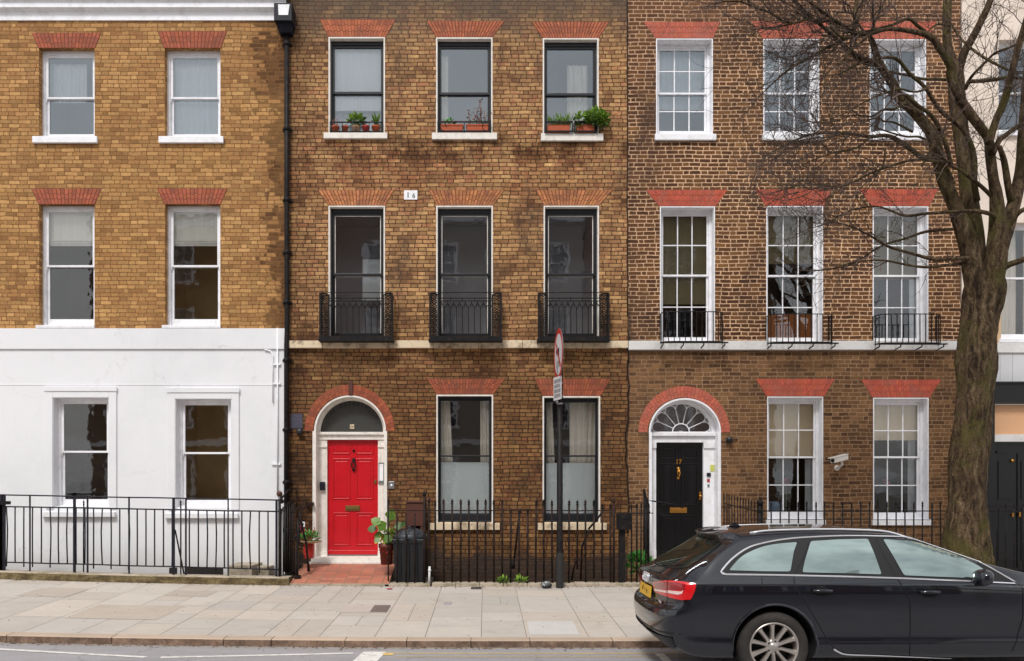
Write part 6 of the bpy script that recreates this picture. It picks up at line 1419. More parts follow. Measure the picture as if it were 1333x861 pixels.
# fine twigs, one part: recursive growth off every limb
tb = MB(); rt = random.Random(77); NT = 0
def twig(p, d, L, r0, depth, dark):
    global NT
    NT += 1
    n = max(3, int(L / .055)); pts = [p.copy()]; d = d.normalized(); curl = Vector((rt.gauss(0, 1), rt.gauss(0, .7), rt.gauss(0, 1))) * .13
    for i in range(n):
        d = (d + curl * .35 + Vector((rt.gauss(0, .11), rt.gauss(0, .09), rt.gauss(0, .11) + .018))).normalized()
        p = p + d * (L / n); pts.append(p.copy())
    c = (dark, dark * .97, dark * .95)
    tb.tube(pts, [r0 * (1 - .65 * i / n) for i in range(n + 1)], 3 if r0 < .005 else 4, 0, c, cap=False)
    if depth > 0:
        k = rt.randint(2, 5) if depth > 1 else rt.randint(1, 4)
        for j in range(k):
            i = rt.randint(max(1, n // 5), n); 
            if i >= len(pts): i = len(pts) - 1
            t_ = (pts[i] - pts[i - 1]).normalized(); s_ = t_.cross(Vector((rt.gauss(0, .5), 1, rt.gauss(0, .5)))).normalized() * rt.choice((-1, 1))
            nd = t_ * .75 + s_ * rt.uniform(.45, 1.0) + Vector((0, rt.gauss(0, .3), 0))
            twig(pts[i], nd, L * rt.uniform(.3, .75), r0 * .66, depth - 1, dark * rt.uniform(.9, 1.1))
for (P_, R_, tw) in ALL:
    n = len(P_); Ltot = sum((P_[i + 1] - P_[i]).length for i in range(n - 1))
    cnt = 0
    for i in range(2, n):
        r_ = R_[i]; 
        if r_ > .095: continue
        z_ = P_[i].z
        prob = (.46 if r_ < .04 else .26) 
        px_here = CX + P_[i].x * F / P_[i].y; py_here = CY - (P_[i].z - EH) * F / P_[i].y
        if 940 < px_here < 1150 and py_here < 230: prob *= 1.6
        if 1100 < px_here < 1235 and py_here < 210: prob *= .3
        if py_here > 250: prob *= .9
        if px_here > 1230 and py_here < 120: prob *= 1.3
        m = 0
        while prob > 0:
            if rt.random() < prob: m += 1
            prob -= 1
        for _ in range(m):
            t_ = (P_[i] - P_[i - 1]).normalized(); s_ = t_.cross(Vector((0, 1, 0))).normalized() * rt.choice((-1, 1))
            d = t_ * rt.uniform(.4, 1.0) + s_ * rt.uniform(.3, 1.0) + Vector((-.15 if px_here < 1230 else .1, rt.gauss(0, .45), .12))
            if py_here > 250: d.z += .1
            twig(P_[i], d, rt.uniform(.25, .85) if py_here < 240 else rt.uniform(.15, .45), rt.uniform(.0045, .0085), 2 if rt.random() < .6 else 1, rt.choice((.6, .75, .9, 1.2, 1.8)))
    if tw and R_[-1] < .03: 
        for _ in range(3): twig(P_[-1], (P_[-1] - P_[-3]).normalized() + Vector((rt.gauss(0, .3), rt.gauss(0, .3), rt.gauss(0, .3))), rt.uniform(.4, .8), R_[-1] * .8, 2, rt.uniform(.8, 1.3))
# long sweeping sprays reaching left over the facade
for (px, py, dyy, k, ang, sp, L0, L1) in ((1111, 46, -1.0, 12, 205, 35, .8, 1.5), (1085, 58, -1.1, 12, 212, 30, .7, 1.3), (1068, 67, -1.2, 12, 215, 32, .5, 1.1), (1080, 27, -1.2, 10, 170, 40, .6, 1.2), (1050, 10, -1.3, 9, 165, 45, .5, 1.1), (1030, 30, -1.4, 9, 190, 40, .4, .9),
      (1133, 60, -1.0, 9, 225, 35, .6, 1.3), (1150, 92, -.9, 9, 215, 30, .6, 1.2), (1103, 174, -1.1, 12, 190, 32, .7, 1.4), (1064, 174, -1.2, 12, 192, 35, .5, 1.2), (1030, 188, -1.4, 8, 195, 30, .4, .8), (1133, 150, -1.1, 9, 190, 40, .6, 1.2), (1095, 243, -1.2, 12, 188, 28, .6, 1.2), (1050, 240, -1.3, 10, 195, 30, .4, .9),
      (1133, 329, -.6, 7, 190, 30, .4, .8), (1112, 300, -.8, 7, 170, 35, .4, .8), (1105, 275, -1.0, 9, 195, 35, .4, .9), (1150, 220, -1.0, 8, 200, 30, .5, 1.0), (1178, 189, -.8, 8, 200, 40, .5, 1.1), (1160, 30, -.8, 8, 110, 50, .5, 1.0), (1200, 20, -.3, 8, 100, 50, .5, 1.0), (1290, 40, .2, 8, 60, 60, .4, 1.0), (1320, 90, -.3, 8, 40, 70, .4, .9), (1300, 120, -.3, 8, 120, 80, .3, .8), (1270, 170, -.2, 7, 60, 60, .3, .7)):
    for _ in range(int(k * .8)):
        a_ = math.radians(ang + rt.gauss(0, sp)); p = TP(px + rt.uniform(-14, 14), py + rt.uniform(-10, 10), dyy)
        twig(p, Vector((math.cos(a_), rt.gauss(0, .25), math.sin(a_))), rt.uniform(L0, L1), rt.uniform(.0042, .0078), 2, rt.choice((.55, .7, .8, 1.2, 1.9)))
tb.build('twigs', M_twig, tree)
print('twigs', NT, 'faces', len(tb.f))
# ================================================================ parked estate car
CYAW = math.radians(0.7); CO = Vector((FX(1008, 8.0) , 8.0, .045))
def C2W(x, y, z):        # car space: x forward from the rear bumper, y to the left (kerb side), z up from the road
    u, v = x - 1.10, y + .90
    return Vector((CO.x + u * math.cos(CYAW) - v * math.sin(CYAW), CO.y + u * math.sin(CYAW) + v * math.cos(CYAW), CO.z + z))
CARM = Matrix.Translation(CO) @ Matrix.Rotation(CYAW, 4, 'Z') @ Matrix.Translation((-1.10, .90, 0))
CARI = CARM.inverted()
def mirror_w(p): q = CARI @ Vector(p); q.y = -q.y; return CARM @ q
def paint():
    m = newmat('car_black_paint'); b = NB(m); P = b.pos()
    fl = b.noise(P, 900, 2, .5); d = b.smooth(b.noise(P, 3.0, 6, .7), .5, .8, 0, .35)
    X, Y, Z = b.xyz(P)
    dust = b.m('MULTIPLY', b.smooth(b.m('ADD', Z, b.m('MULTIPLY', b.noise(P, 5, 4), .25)), .75, .30), .45)
    c = b.mix(b.smooth(fl, .6, .75, 0, .4), R(14,17,27), R(30,35,50)); c = b.mix(b.m('ADD', b.m('MULTIPLY', dust, .12), b.m('MULTIPLY', d, .06)), c, R(60,54,50))
    p = b.principled(c, b.m('MULTIPLY_ADD', d, .12, .34), 0.1, b.bump(b.noise(P, 1.7, 2), .03, .01), coat=1.0, coat_rough=.03, spec=.12); p.inputs['Coat IOR'].default_value = 1.68; b.set(p.inputs['Coat Roughness'], b.m('MULTIPLY_ADD', dust, .3, .03)); return m
M_car = paint()
M_carglass = newmat('car_glass')
def _cg():
    b = NB(M_carglass); P = b.pos()
    n_ = b.bump(b.noise(P, 1.5, 2), .06, .01)
    g = b.n('ShaderNodeBsdfGlossy'); g.inputs['Roughness'].default_value = .02; g.inputs['Color'].default_value = R(222,242,236); b.set(g.inputs['Normal'], n_)
    d = b.n('ShaderNodeBsdfDiffuse'); b.set(d.inputs[0], b.mix(b.smooth(b.noise(P, 3, 5), .4, .7), R(20,27,26), R(52,66,64)))
    fr = b.n('ShaderNodeFresnel'); fr.inputs[0].default_value = 1.5
    mx = b.n('ShaderNodeMixShader'); b.set(mx.inputs[0], b.m('ADD', b.smooth(b.noise(b.vm('MULTIPLY', P, (.8, 1, 2.2)), 1.6, 4, .6), .35, .65, .40, .58), b.m('MULTIPLY', fr.outputs[0], .6), clamp=True)); b.set(mx.inputs[1], d.outputs[0]); b.set(mx.inputs[2], g.outputs[0]); b.nt.links.new(mx.outputs[0], b.out.inputs[0])
_cg()
M_carglass_r = newmat('car_rear_glass')
def _cr():
    b = NB(M_carglass_r); P = b.pos()
    g = b.n('ShaderNodeBsdfGlossy'); g.inputs['Roughness'].default_value = .03; g.inputs['Color'].default_value = R(196,210,200)
    d = b.n('ShaderNodeBsdfDiffuse'); d.inputs[0].default_value = R(34,36,34)
    mx = b.n('ShaderNodeMixShader'); mx.inputs[0].default_value = .42; b.set(mx.inputs[1], d.outputs[0]); b.set(mx.inputs[2], g.outputs[0]); b.nt.links.new(mx.outputs[0], b.out.inputs[0])
_cr()
M_chrome = plain('chrome_trim', R(236,236,240), .25, .55, .04, 20); M_rubber = plain('black_rubber', R(16,16,17), .65, 0, .1, 10, .1); M_carplastic = plain('car_black_plastic', R(18,18,20), .5, 0, .1, 10, .1)
M_tyre = plain('tyre_rubber', R(44,41,39), .85, 0, .25, 14, .35, dirt=(R(78,70,62), .5, 5)); M_alloy = plain('alloy_rim', R(196,188,180), .34, .75, .08, 12); M_gap = plain('panel_gap', R(5,5,6), .8)
M_well = plain('wheel_well', R(10,10,10), .95); M_tailred = plain('tail_light_red', R(214,16,24), .12, 0, .05, 20, 0, coat=1.0); M_taildk = plain('tail_light_dark', R(150,14,24), .15, 0, .1, 20, 0, coat=1.0); M_tailw = plain('tail_light_clear', R(238,206,200), .15, 0, .05, 20, 0, coat=1.0); M_hatch = plain('door_film', R(24,24,26), .3)
car = thing('parked_car', 'black estate car with silver alloy wheels parked along the kerb', 'car', tuple(CARM @ Vector((2.46, 0, 0))))
# control cage: levels (rows) x stations (columns)
XS = [.42, .74, 1.1, 1.5, 1.95, 2.4, 2.85, 3.25, 3.65, 4.05, 4.4]
def lvl(z, ys, xr, xf, zr=None, zf=None, rr=(.0, .012, .055, .17), fr_=(.0, .02, .10, .28), xs=None, zs=None, yt=None, cy=(.0, .44, .80, .95)):
    P_ = []
    zr = z if zr is None else zr; zf = z if zf is None else zf
    for j in range(4): P_.append((xr + rr[j], ys * cy[j], zr + (z - zr) * (j / 3) ** 2 * .8))
    X_ = xs or XS
    for j, x in enumerate(X_):
        tap = 1.0
        if not xs:
            if x < .8: tap = 1 - .02 * ((.8 - x) / .4)
            if x > 3.9: tap = 1 - .10 * ((x - 3.9) / .6) ** 2
        zz = zs[j] if zs else z + (zf - z) * max(0, (x - 3.0) / 1.9) ** 1.5
        P_.append((x, ys * tap * (yt[j] if yt else 1), zz))
    for j in range(3, -1, -1): P_.append((xf - fr_[j], ys * (cy[j] - (.03 if j == 3 else 0) - (.05 if j == 2 else 0)), zf + (P_[14][2] - zf) * (j / 3) ** 2 * .8))
    return P_
xs8 = [.54, .78, 1.1, 1.45, 1.8, 2.1, 2.38, 2.6, 2.76, 2.88, 2.96]
xs9 = [.84, .98, 1.2, 1.45, 1.7, 1.9, 2.08, 2.22, 2.33, 2.42, 2.5]
xs10 = [.86, 1.0, 1.2, 1.42, 1.64, 1.82, 1.98, 2.1, 2.2, 2.28, 2.35]
belt = [1.015, 1.012, 1.005, 1.0, .99, .98, .965, .95, .93, .90, .86]
G = [
 [(x, 0.0, .19) for x in [.30, .32, .35, .40, .5] + XS[1:] + [4.6, 4.68, 4.72, 4.74]],
 lvl(.19, .78, .24, 4.80, zr=.27, zf=.22),
 lvl(.235, .885, .10, 4.86, zr=.33, zf=.25),
 lvl(.36, .930, .045, 4.90, zr=.40, zf=.34),
 lvl(.43, .908, .005, 4.92, zr=.52, zf=.45),
 lvl(.60, .928, .0, 4.925, zr=.625, zf=.56),
 lvl(.69, .934, .03, 4.91, zr=.665, zf=.63),
 lvl(.74, .936, .075, 4.89, zr=.70, zf=.68),
 lvl(.86, .936, .085, 4.85, zr=.85, zf=.73),
 lvl(.925, .928, .07, 4.80, zr=.945, zf=.76),
 lvl(.955, .905, .10, 4.74, zr=.985, zf=.78, rr=(0, .012, .06, .20), zs=[.955, .955, .95, .945, .94, .93, .92, .905, .885, .855, .82]),
 lvl(1.0, .855, .165, 4.60, zr=1.015, zf=.82, rr=(.0, .014, .08, .22), zs=belt, xs=[.46] + XS[1:7] + [3.22, 3.55, 3.9, 4.25], yt=[.98, 1, 1, 1, 1, 1, 1, .995, .97, .93, .88]),
 lvl(1.19, .765, .43, 3.34, zr=1.17, zf=1.08, rr=(0, .015, .07, .16), fr_=(0, .05, .16, .30), xs=xs8, zs=[1.19] * 9 + [1.18, 1.17], cy=(0, .44, .78, .94)),
 lvl(1.352, .665, .70, 2.80, zr=1.30, zf=1.335, rr=(0, .01, .05, .12), fr_=(0, .03, .11, .22), xs=xs9, zs=[1.335, 1.352, 1.362, 1.368, 1.37, 1.366, 1.358, 1.35, 1.34, 1.327, 1.315], cy=(0, .44, .8, .95)),
 lvl(1.415, .58, .64, 2.46, zr=1.375, zf=1.405, rr=(0, .01, .055, .16), fr_=(0, .02, .06, .12), xs=xs10, zs=[1.392, 1.408, 1.42, 1.426, 1.428, 1.427, 1.424, 1.42, 1.416, 1.412, 1.409], cy=(0, .44, .8, .96)),
 lvl(1.45, .30, .74, 2.36, zr=1.405, zf=1.43, rr=(0, .01, .03, .1), fr_=(0, .01, .03, .08), xs=[.95, 1.06, 1.22, 1.42, 1.6, 1.76, 1.9, 2.02, 2.1, 2.17, 2.22], zs=[1.425, 1.438, 1.447, 1.452, 1.455, 1.456, 1.455, 1.452, 1.448, 1.444, 1.44]),
 [(x, 0.0, z) for x, z in [(.80, 1.412), (.86, 1.42), (.92, 1.428), (.98, 1.434), (1.04, 1.44), (1.14, 1.447), (1.28, 1.453), (1.44, 1.458), (1.6, 1.46), (1.74, 1.461), (1.86, 1.46), (1.96, 1.458), (2.04, 1.456), (2.1, 1.453), (2.15, 1.451), (2.19, 1.449), (2.23, 1.446), (2.27, 1.443), (2.30, 1.44)]],
]
NS = 19
assert all(len(g) == NS for g in G), [len(g) for g in G]
vs, key, fs = [], {}, []
def vid(p):
    k = (round(p[0], 5), round(p[1], 5), round(p[2], 5))
    if k not in key: key[k] = len(vs); vs.append(k)
    return key[k]
for sgn in (1, -1):
    for i in range(len(G) - 1):
        for j in range(NS - 1):
            q = [G[i][j], G[i][j + 1], G[i + 1][j + 1], G[i + 1][j]]
            ids = [vid((p[0], p[1] * sgn, p[2])) for p in q]
            u = []
            for a in ids:
                if a not in u: u.append(a)
            if len(u) >= 3: fs.append(u[::-1] if sgn == 1 else u)
me = bpy.data.meshes.new('body'); me.from_pydata(vs, [], fs); me.validate(); me.update()
bm = bmesh.new(); bm.from_mesh(me); bmesh.ops.recalc_face_normals(bm, faces=bm.faces)
cl = bm.edges.layers.float.get('crease_edge') or bm.edges.layers.float.new('crease_edge')
def lv_of(co):
    return None
lvset = {}
for i, g in enumerate(G):
    for j, p in enumerate(g):
        for sgn in (1, -1): lvset[(round(p[0], 4), round(p[1] * sgn, 4), round(p[2], 4))] = (i, j)
for e in bm.edges:
    a = lvset.get(tuple(round(c, 4) for c in e.verts[0].co)); c = lvset.get(tuple(round(c, 4) for c in e.verts[1].co))
    if a and c and a[0] == c[0]:
        if a[0] == 9 and min(a[1], c[1]) >= 4: e[cl] = .55          # shoulder crease
        if a[0] == 6 and max(a[1], c[1]) <= 4: e[cl] = .6           # bumper top
        if a[0] == 7 and max(a[1], c[1]) <= 3: e[cl] = .5
        if a[0] == 9 and max(a[1], c[1]) <= 3: e[cl] = .35
        if a[0] == 11 and min(a[1], c[1]) >= 4: e[cl] = .5                                   # belt
        if a[0] == 14 and max(a[1], c[1]) <= 4: e[cl] = .75         # spoiler lip
        if a[0] == 13 and max(a[1], c[1]) <= 3: e[cl] = .5
        if a[0] == 3 and 5 <= a[1] <= 12: e[cl] = .35
bm.to_mesh(me); bm.free()
body = bpy.data.objects.new('body', me); COL.objects.link(body)
sub = body.modifiers.new('s', 'SUBSURF'); sub.levels = 4; sub.render_levels = 4
cutters = []
for (xc, rr) in ((1.10, .395), (4.01, .39)):
    for sg in (1, -1):
        b = MB(); b.lathe([(0, -.2), (rr * .97, -.2), (rr, .02), (rr, .25), (0, .25)] if sg > 0 else [(0, -.25), (rr, -.25), (rr, -.02), (rr * .97, .2), (0, .2)], (xc, sg * .86, .345), 72, 'y')
        c = b.build('cutter', M_well); bmc = bmesh.new(); bmc.from_mesh(c.data); bmesh.ops.remove_doubles(bmc, verts=bmc.verts, dist=1e-5); bmesh.ops.recalc_face_normals(bmc, faces=bmc.faces); bmc.to_mesh(c.data); bmc.free()
        cutters.append(c); mo = body.modifiers.new('b', 'BOOLEAN'); mo.object = c; mo.operation = 'DIFFERENCE'; mo.solver = 'EXACT'; mo.material_mode = 'TRANSFER'
me.materials.append(M_car)
bpy.context.view_layer.update()
dg = bpy.context.evaluated_depsgraph_get()
me2 = bpy.data.meshes.new_from_object(body.evaluated_get(dg))
bpy.data.objects.remove(body)
for c in cutters: bpy.data.objects.remove(c)
me2.transform(CARM)
for p in me2.polygons: p.use_smooth = True
me2.set_sharp_from_angle(angle=math.radians(38))
print('car body faces', len(me2.polygons), [m.name for m in me2.materials])
if 'Col' not in me2.color_attributes: at = me2.color_attributes.new('Col', 'FLOAT_COLOR', 'CORNER'); at.data.foreach_set('color', [1.0] * (4 * len(at.data)))
body = bpy.data.objects.new('body', me2); COL.objects.link(body); adopt(body, car)
bmx = bmesh.new(); bmx.from_mesh(me2); bmesh.ops.triangulate(bmx, faces=bmx.faces); BV = BVHTree.FromBMesh(bmx); bmx.free()
EYE = Vector((0, 0, EH))
def hit_px(px, py):
    d = Vector(((px - CX) / F, 1, -(py - CY) / F)).normalized()
    r = BV.ray_cast(EYE, d)
    return (r[0], r[1]) if r[0] is not None else (None, None)
def hit_side(x, z):          # near side, car space x and z
    o = CARM @ Vector((x, -2.5, z)); d = (CARM.to_3x3() @ Vector((0, 1, 0))); r = BV.ray_cast(o, d); return (r[0], r[1]) if r[0] is not None else (None, None)
def hit_rear(y, z):
    o = CARM @ Vector((-2.5, y, z)); d = (CARM.to_3x3() @ Vector((1, 0, 0))); r = BV.ray_cast(o, d); return (r[0], r[1]) if r[0] is not None else (None, None)
def hit_down(x, y):
    o = CARM @ Vector((x, y, 4)); r = BV.ray_cast(o, Vector((0, 0, -1))); return (r[0], r[1]) if r[0] is not None else (None, None)
def panel(name, poly, mat, off, hit=hit_px, step=4.0, parent=None, mirror=False, rnd=0):
    """fill an outline with fine triangles laid on the bodywork"""
    pts = [Vector(p) for p in poly]; out = []
    if rnd:
        q = []
        for i in range(len(pts)):
            a, b_, c = pts[i - 1], pts[i], pts[(i + 1) % len(pts)]
            da, dc = (a - b_), (c - b_); ra, rc = min(rnd, da.length * .45), min(rnd, dc.length * .45)
            p0, p2 = b_ + da.normalized() * ra, b_ + dc.normalized() * rc
            for t_ in (0, .25, .5, .75, 1): q.append(p0 * (1 - t_) ** 2 + b_ * 2 * t_ * (1 - t_) + p2 * t_ * t_)
        pts = q
    for i in range(len(pts)):
        a, c = pts[i], pts[(i + 1) % len(pts)]; n = max(1, int((c - a).length / step + .5))
        for k in range(n): out.append(a.lerp(c, k / n))
    xs_ = [p.x for p in out]; ys_ = [p.y for p in out]; nb = len(out)
    def inside(p):
        c = False
        for i in range(nb):
            a, b_ = out[i], out[i - 1]
            if (a.y > p.y) != (b_.y > p.y) and p.x < (b_.x - a.x) * (p.y - a.y) / (b_.y - a.y) + a.x: c = not c
        return c
    inner = []
    yy = min(ys_) + step * .5
    while yy < max(ys_):
        xx = min(xs_) + step * .5
        while xx < max(xs_):
            p = Vector((xx, yy))
            if inside(p) and min((p - q).length for q in out) > step * .45: inner.append(p)
            xx += step
        yy += step
    V, E, Fc, *_ = delaunay_2d_cdt(out + inner, [(i, (i + 1) % nb) for i in range(nb)], [], 1, 1e-6)
    P3, ok = [], []
    for v in V:
        h, n_ = hit(v.x, v.y)
        if h is None: P3.append(None)
        else: P3.append(h + n_ * off)
    def add(flip):
        b = MB(); idx = {}; vs_ = []
        for i, p in enumerate(P3):
            if p is not None: idx[i] = len(vs_); vs_.append(mirror_w(p) if flip else p)
        fs_ = [[idx[i] for i in f] for f in Fc if all(i in idx for i in f)]
        b.faces(vs_, fs_, 0, (1, 1, 1), True)
        o = b.build(name, mat, parent or car); orient(o); return o
    o = add(False)
    if mirror: add(True)
    return o
def orient(o):
    bm_ = bmesh.new(); bm_.from_mesh(o.data); bmesh.ops.recalc_face_normals(bm_, faces=bm_.faces)
    # outward
    ctr = CARM @ Vector((2.3, 0, .7))
    s = sum((f.calc_center_median() - ctr).dot(f.normal) for f in bm_.faces)
    if s < 0: bmesh.ops.reverse_faces(bm_, faces=bm_.faces)
    bm_.to_mesh(o.data); bm_.free()
RQ = []
def ribbon(b, poly, w, off, hit=hit_px, step=3.0, closed=False, mi=0, flip=True, dome=0.0):
    if flip and b is not None: RQ.append((poly, w, off, hit, step, closed, mi, dome))
    _ribbon(b, poly, w, off, hit, step, closed, mi, False, dome)
def finish(b, name, mat, parent):
    """near side as built, and its mirror image as a part of its own"""
    b.build(name, mat, parent)
    if RQ:
        m_ = MB()
        for q_ in RQ: _ribbon(m_, *q_[:7], True, q_[7])
        m_.build(name, mat, parent)
    RQ.clear()
def _ribbon(b, poly, w, off, hit, step, closed, mi, mirr, dome):
    pts = [Vector(p) for p in poly]; P_ = []
    if closed: pts.append(pts[0])
    for i in range(len(pts) - 1):
        n = max(1, int((pts[i + 1] - pts[i]).length / step))
        for k in range(n): P_.append(pts[i].lerp(pts[i + 1], k / n))
    P_.append(pts[-1])
    H = [hit(p.x, p.y) for p in P_]; H = [h for h in H if h[0] is not None]
    N = len(H)
    for m in (mirr,):
        rows = []
        for i in range(N):
            t_ = (H[min(i + 1, N - 1)][0] - H[max(i - 1, 0)][0]); n_ = H[i][1]; s_ = t_.cross(n_)
            if s_.length < 1e-8: continue
            s_.normalize(); row = [H[i][0] + s_ * (w / 2) * u + n_ * (off + dome * (1 - u * u)) for u in ((-1, 0, 1) if dome else (-1, 1))]
            rows.append([mirror_w(p) for p in row] if m else row)
        for r0, r1 in zip(rows[:-1], rows[1:]):
            for k in range(len(r0) - 1):
                q = [r0[k], r0[k + 1], r1[k + 1], r1[k]]
                b.face(q[::-1] if m else q, mi, (1, 1, 1), bool(dome))
def smooth2(pts, sub=5):
    P_ = [list(p) + [0, 0] for p in pts]; return [(q[0], q[1]) for q in smooth_path(P_, sub)]
# side glass: dark surround first, then panes
roofl = smooth2([(939.5, 743), (946, 735), (954, 727), (966, 718), (980, 711), (1002.5, 705.5), (1025, 702), (1048, 700), (1095, 698), (1139, 698.3), (1183, 700.3), (1218.5, 708.5), (1249.6, 720.5), (1280.6, 735), (1300.6, 746), (1321, 758)], 4)
beltl = [(1315, 758.3), (1250, 755.5), (1180, 752.3), (1100, 749.8), (1035, 748.3), (985, 747.3), (945, 747)]
surround = panel('window_surround', roofl + beltl, M_rubber, .003, step=3.4, mirror=True)
ins = lambda pts: pts
win = [
 ('quarter_window', smooth2([(949, 743), (956, 734), (966, 724.5), (979, 717.5), (994, 712), (1012, 708.6), (1037.5, 706.4)], 3) + [(1033, 718), (1028.5, 744.6), (990, 744.2)]),
 ('rear_door_window', [(1044, 745.6), (1047.5, 730), (1055, 705.2), (1092, 703), (1129.5, 702.2), (1138, 722), (1147.3, 748.3), (1100, 746.8)]),
 ('front_door_window', [(1149, 702.6), (1183, 705), (1214, 712), (1245, 723), (1272, 736.5), (1286, 746), (1292, 754.4), (1240, 752), (1176.5, 749.6), (1162, 724)])]
for nm, poly in win: panel('window', poly, M_carglass, .009, step=3.4, mirror=True, rnd=3)
b = MB(); ribbon(b, roofl, .016, .006, dome=.005, step=3); b2 = b
ribbon(b, [(938.5, 745.5)] + [(945, 748.3), (985, 748.7), (1035, 749.6), (1100, 751.1), (1180, 753.6), (1250, 756.6), (1322, 760)], .017, .006, dome=.005, step=4)
ribbon(b, [(939.5, 743), (938.4, 745.2), (940.5, 747.8), (946, 748.3)], .014, .006, dome=.005, step=1)
finish(b, 'window_trim', M_chrome, car)
# triangular blanks and pillar lines
b = MB()
ribbon(b, [(1054, 704), (1044.5, 730), (1034.5, 748), (1033.5, 756), (1036, 764), (1041, 772.5), (1050, 787), (1065, 812), (1079, 836.7), (1090, 847.5), (1106, 852.5)], .008, .0035, step=3)
ribbon(b, [(1139, 700), (1151, 724), (1166.4, 751), (1172, 759), (1178.6, 768), (1184.8, 785), (1185, 820), (1184, 855)], .008, .0035, step=3)
ribbon(b, [(991.5, 752), (992.5, 761), (995, 766.5), (999, 769.3), (1010, 769.9), (1030, 770)], .005, .0035, step=3, flip=False)
ribbon(b, [(x, z) for x, z in ((3.42, .955), (3.45, .90), (3.45, .60), (3.40, .40), (3.36, .30))], .008, .0035, hit=hit_side, step=.04)
finish(b, 'panel_gap', M_gap, car)
b = MB(); ribbon(b, [(906, 761.5), (960, 761.3), (1020, 761.3), (1100, 762.2), (1180, 764.2), (1260, 767), (1345, 770.6)], .010, .003, step=5); finish(b, 'shoulder_line', M_gap, car)  # black strip paints the shade along the body crease, no gap here
b = MB(); ribbon(b, smooth2([(1085, 845), (1092, 849), (1103, 852), (1140, 853.2), (1185, 855), (1260, 857.5), (1345, 860.5)], 3), .016, .006, dome=.004, step=4); finish(b, 'sill_trim', M_chrome, car)
b = MB(); ribbon(b, [(x, z) for x, z in ((1.52, .20), (1.9, .195), (2.5, .19), (3.1, .19), (3.58, .20))], .05, .006, hit=hit_side, step=.05, dome=.012); finish(b, 'sill', M_carplastic, car)
# wheel arch lips
b = MB()
for xc in (1.10, 4.01): ribbon(b, [(xc - .402 * math.cos(a), .345 + .402 * math.sin(a)) for a in [math.radians(-12 + 6.8 * k) for k in range(31)]], .022, .002, hit=hit_side, step=.03, dome=.006)
finish(b, 'arch_lip', M_car, car)
# lights, badge, plate on the back
tl_out = smooth2([(850.5, 758.2), (865, 756.3), (888, 758), (906, 760.3)], 3) + smooth2([(906, 760.3), (905, 768), (899.5, 780.5)], 3)[1:] + smooth2([(899.5, 780.5), (890, 781.2), (883, 780.6), (868, 776.5), (853, 770.8)], 3)[1:]
o = panel('tail_light', tl_out, M_tailred, .010, step=2.2, rnd=1.5, mirror=True)
pr = o
panel('reflector', smooth2([(852.5, 759.6), (865, 758), (882, 759.2), (893, 761.5)], 3) + [(891.5, 768.5), (880, 768), (853.5, 766)], M_taildk, .0125, step=2.2, parent=pr, mirror=True)
panel('clear_lens', [(852.7, 766.4), (869.3, 769.2), (869.2, 772), (853.4, 769.2)], M_tailw, .0135, step=2, parent=pr, mirror=True)
panel('clear_lens', [(870.6, 768.6), (887, 770.2), (890, 768.4), (888.5, 773), (883, 774.4), (870.6, 772)], M_tailw, .0135, step=2, parent=pr, mirror=True)
b = MB(); ribbon(b, [(870, 756.2), (869.8, 777.5)], .008, .0145, step=2); finish(b, 'light_gap', M_gap, pr)
# rear glass
rg_ = [(.0, 1.035), (.3, 1.04), (.58, 1.055), (.635, 1.075), (.61, 1.16), (.56, 1.25), (.52, 1.305), (.25, 1.318), (0, 1.32)]
rgp = rg_ + [(-y, z) for y, z in rg_[::-1][1:-1]]
panel('rear_window', rgp, M_carglass_r, .005, hit=hit_rear, step=.05, rnd=.03)
b = MB(); ribbon(b, rgp, .022, .004, hit=hit_rear, step=.04, closed=True, flip=False); b.build('window_seal', M_rubber, car)
b = MB(); ribbon(b, [(-.02, 1.045), (-.25, 1.055), (-.48, 1.08)], .018, .018, hit=hit_rear, step=.03, flip=False, dome=.01); b.build('wiper', M_rubber, car)
b = MB(); ribbon(b, [(-.72, .945), (-.705, .85), (-.69, .80), (-.66, .68), (-.5, .655), (0, .65), (.5, .655), (.66, .68), (.69, .80), (.72, .945)], .007, .003, hit=hit_rear, step=.03, flip=False)
ribbon(b, [(-.66, .68), (-.76, .675), (-.84, .69), (-.90, .70)], .007, .003, hit=hit_rear, step=.03); ribbon(b, [(.69, 1.02), (.735, .97), (.73, .945)], .007, .003, hit=hit_rear, step=.03)
finish(b, 'tailgate_gap', M_gap, car)
b = MB(); ribbon(b, [(-.86, .46), (-.6, .44), (0, .43), (.6, .44), (.86, .46)], .02, .003, hit=hit_rear, step=.04, flip=False); ribbon(b, [(-.8, .36), (-.5, .35), (0, .345), (.5, .35), (.8, .36)], .13, .004, hit=hit_rear, step=.04, flip=False); b.build('bumper_grille', M_carplastic, car)
b = MB(); ribbon(b, [(-.30, .775), (.30, .775)], .155, .001, hit=hit_rear, step=.04, flip=False); b.build('plate_recess', M_carplastic, car)
b = MB(); yv = CARM.to_3x3() @ Vector((0, 1, 0)); nv = CARM.to_3x3() @ Vector((-1, 0, 0)); h0 = hit_rear(0, .78)[0] + nv * .03; zv = Vector((0, 0, 1))
hv = (zv + nv * -.10).normalized()
c8 = [h0 + yv * u * .26 + hv * w * .056 + nv * o_ for o_ in (-.012, 0) for u, w in ((-1, -1), (1, -1), (1, 1), (-1, 1))]
b.faces(c8, [(0, 3, 2, 1), (4, 5, 6, 7), (0, 1, 5, 4), (1, 2, 6, 5), (2, 3, 7, 6), (3, 0, 4, 7)]); pl = b.build('number_plate', M_plate, car)
b = MB()     # the characters are worn off in the photograph: only a few dark strokes read
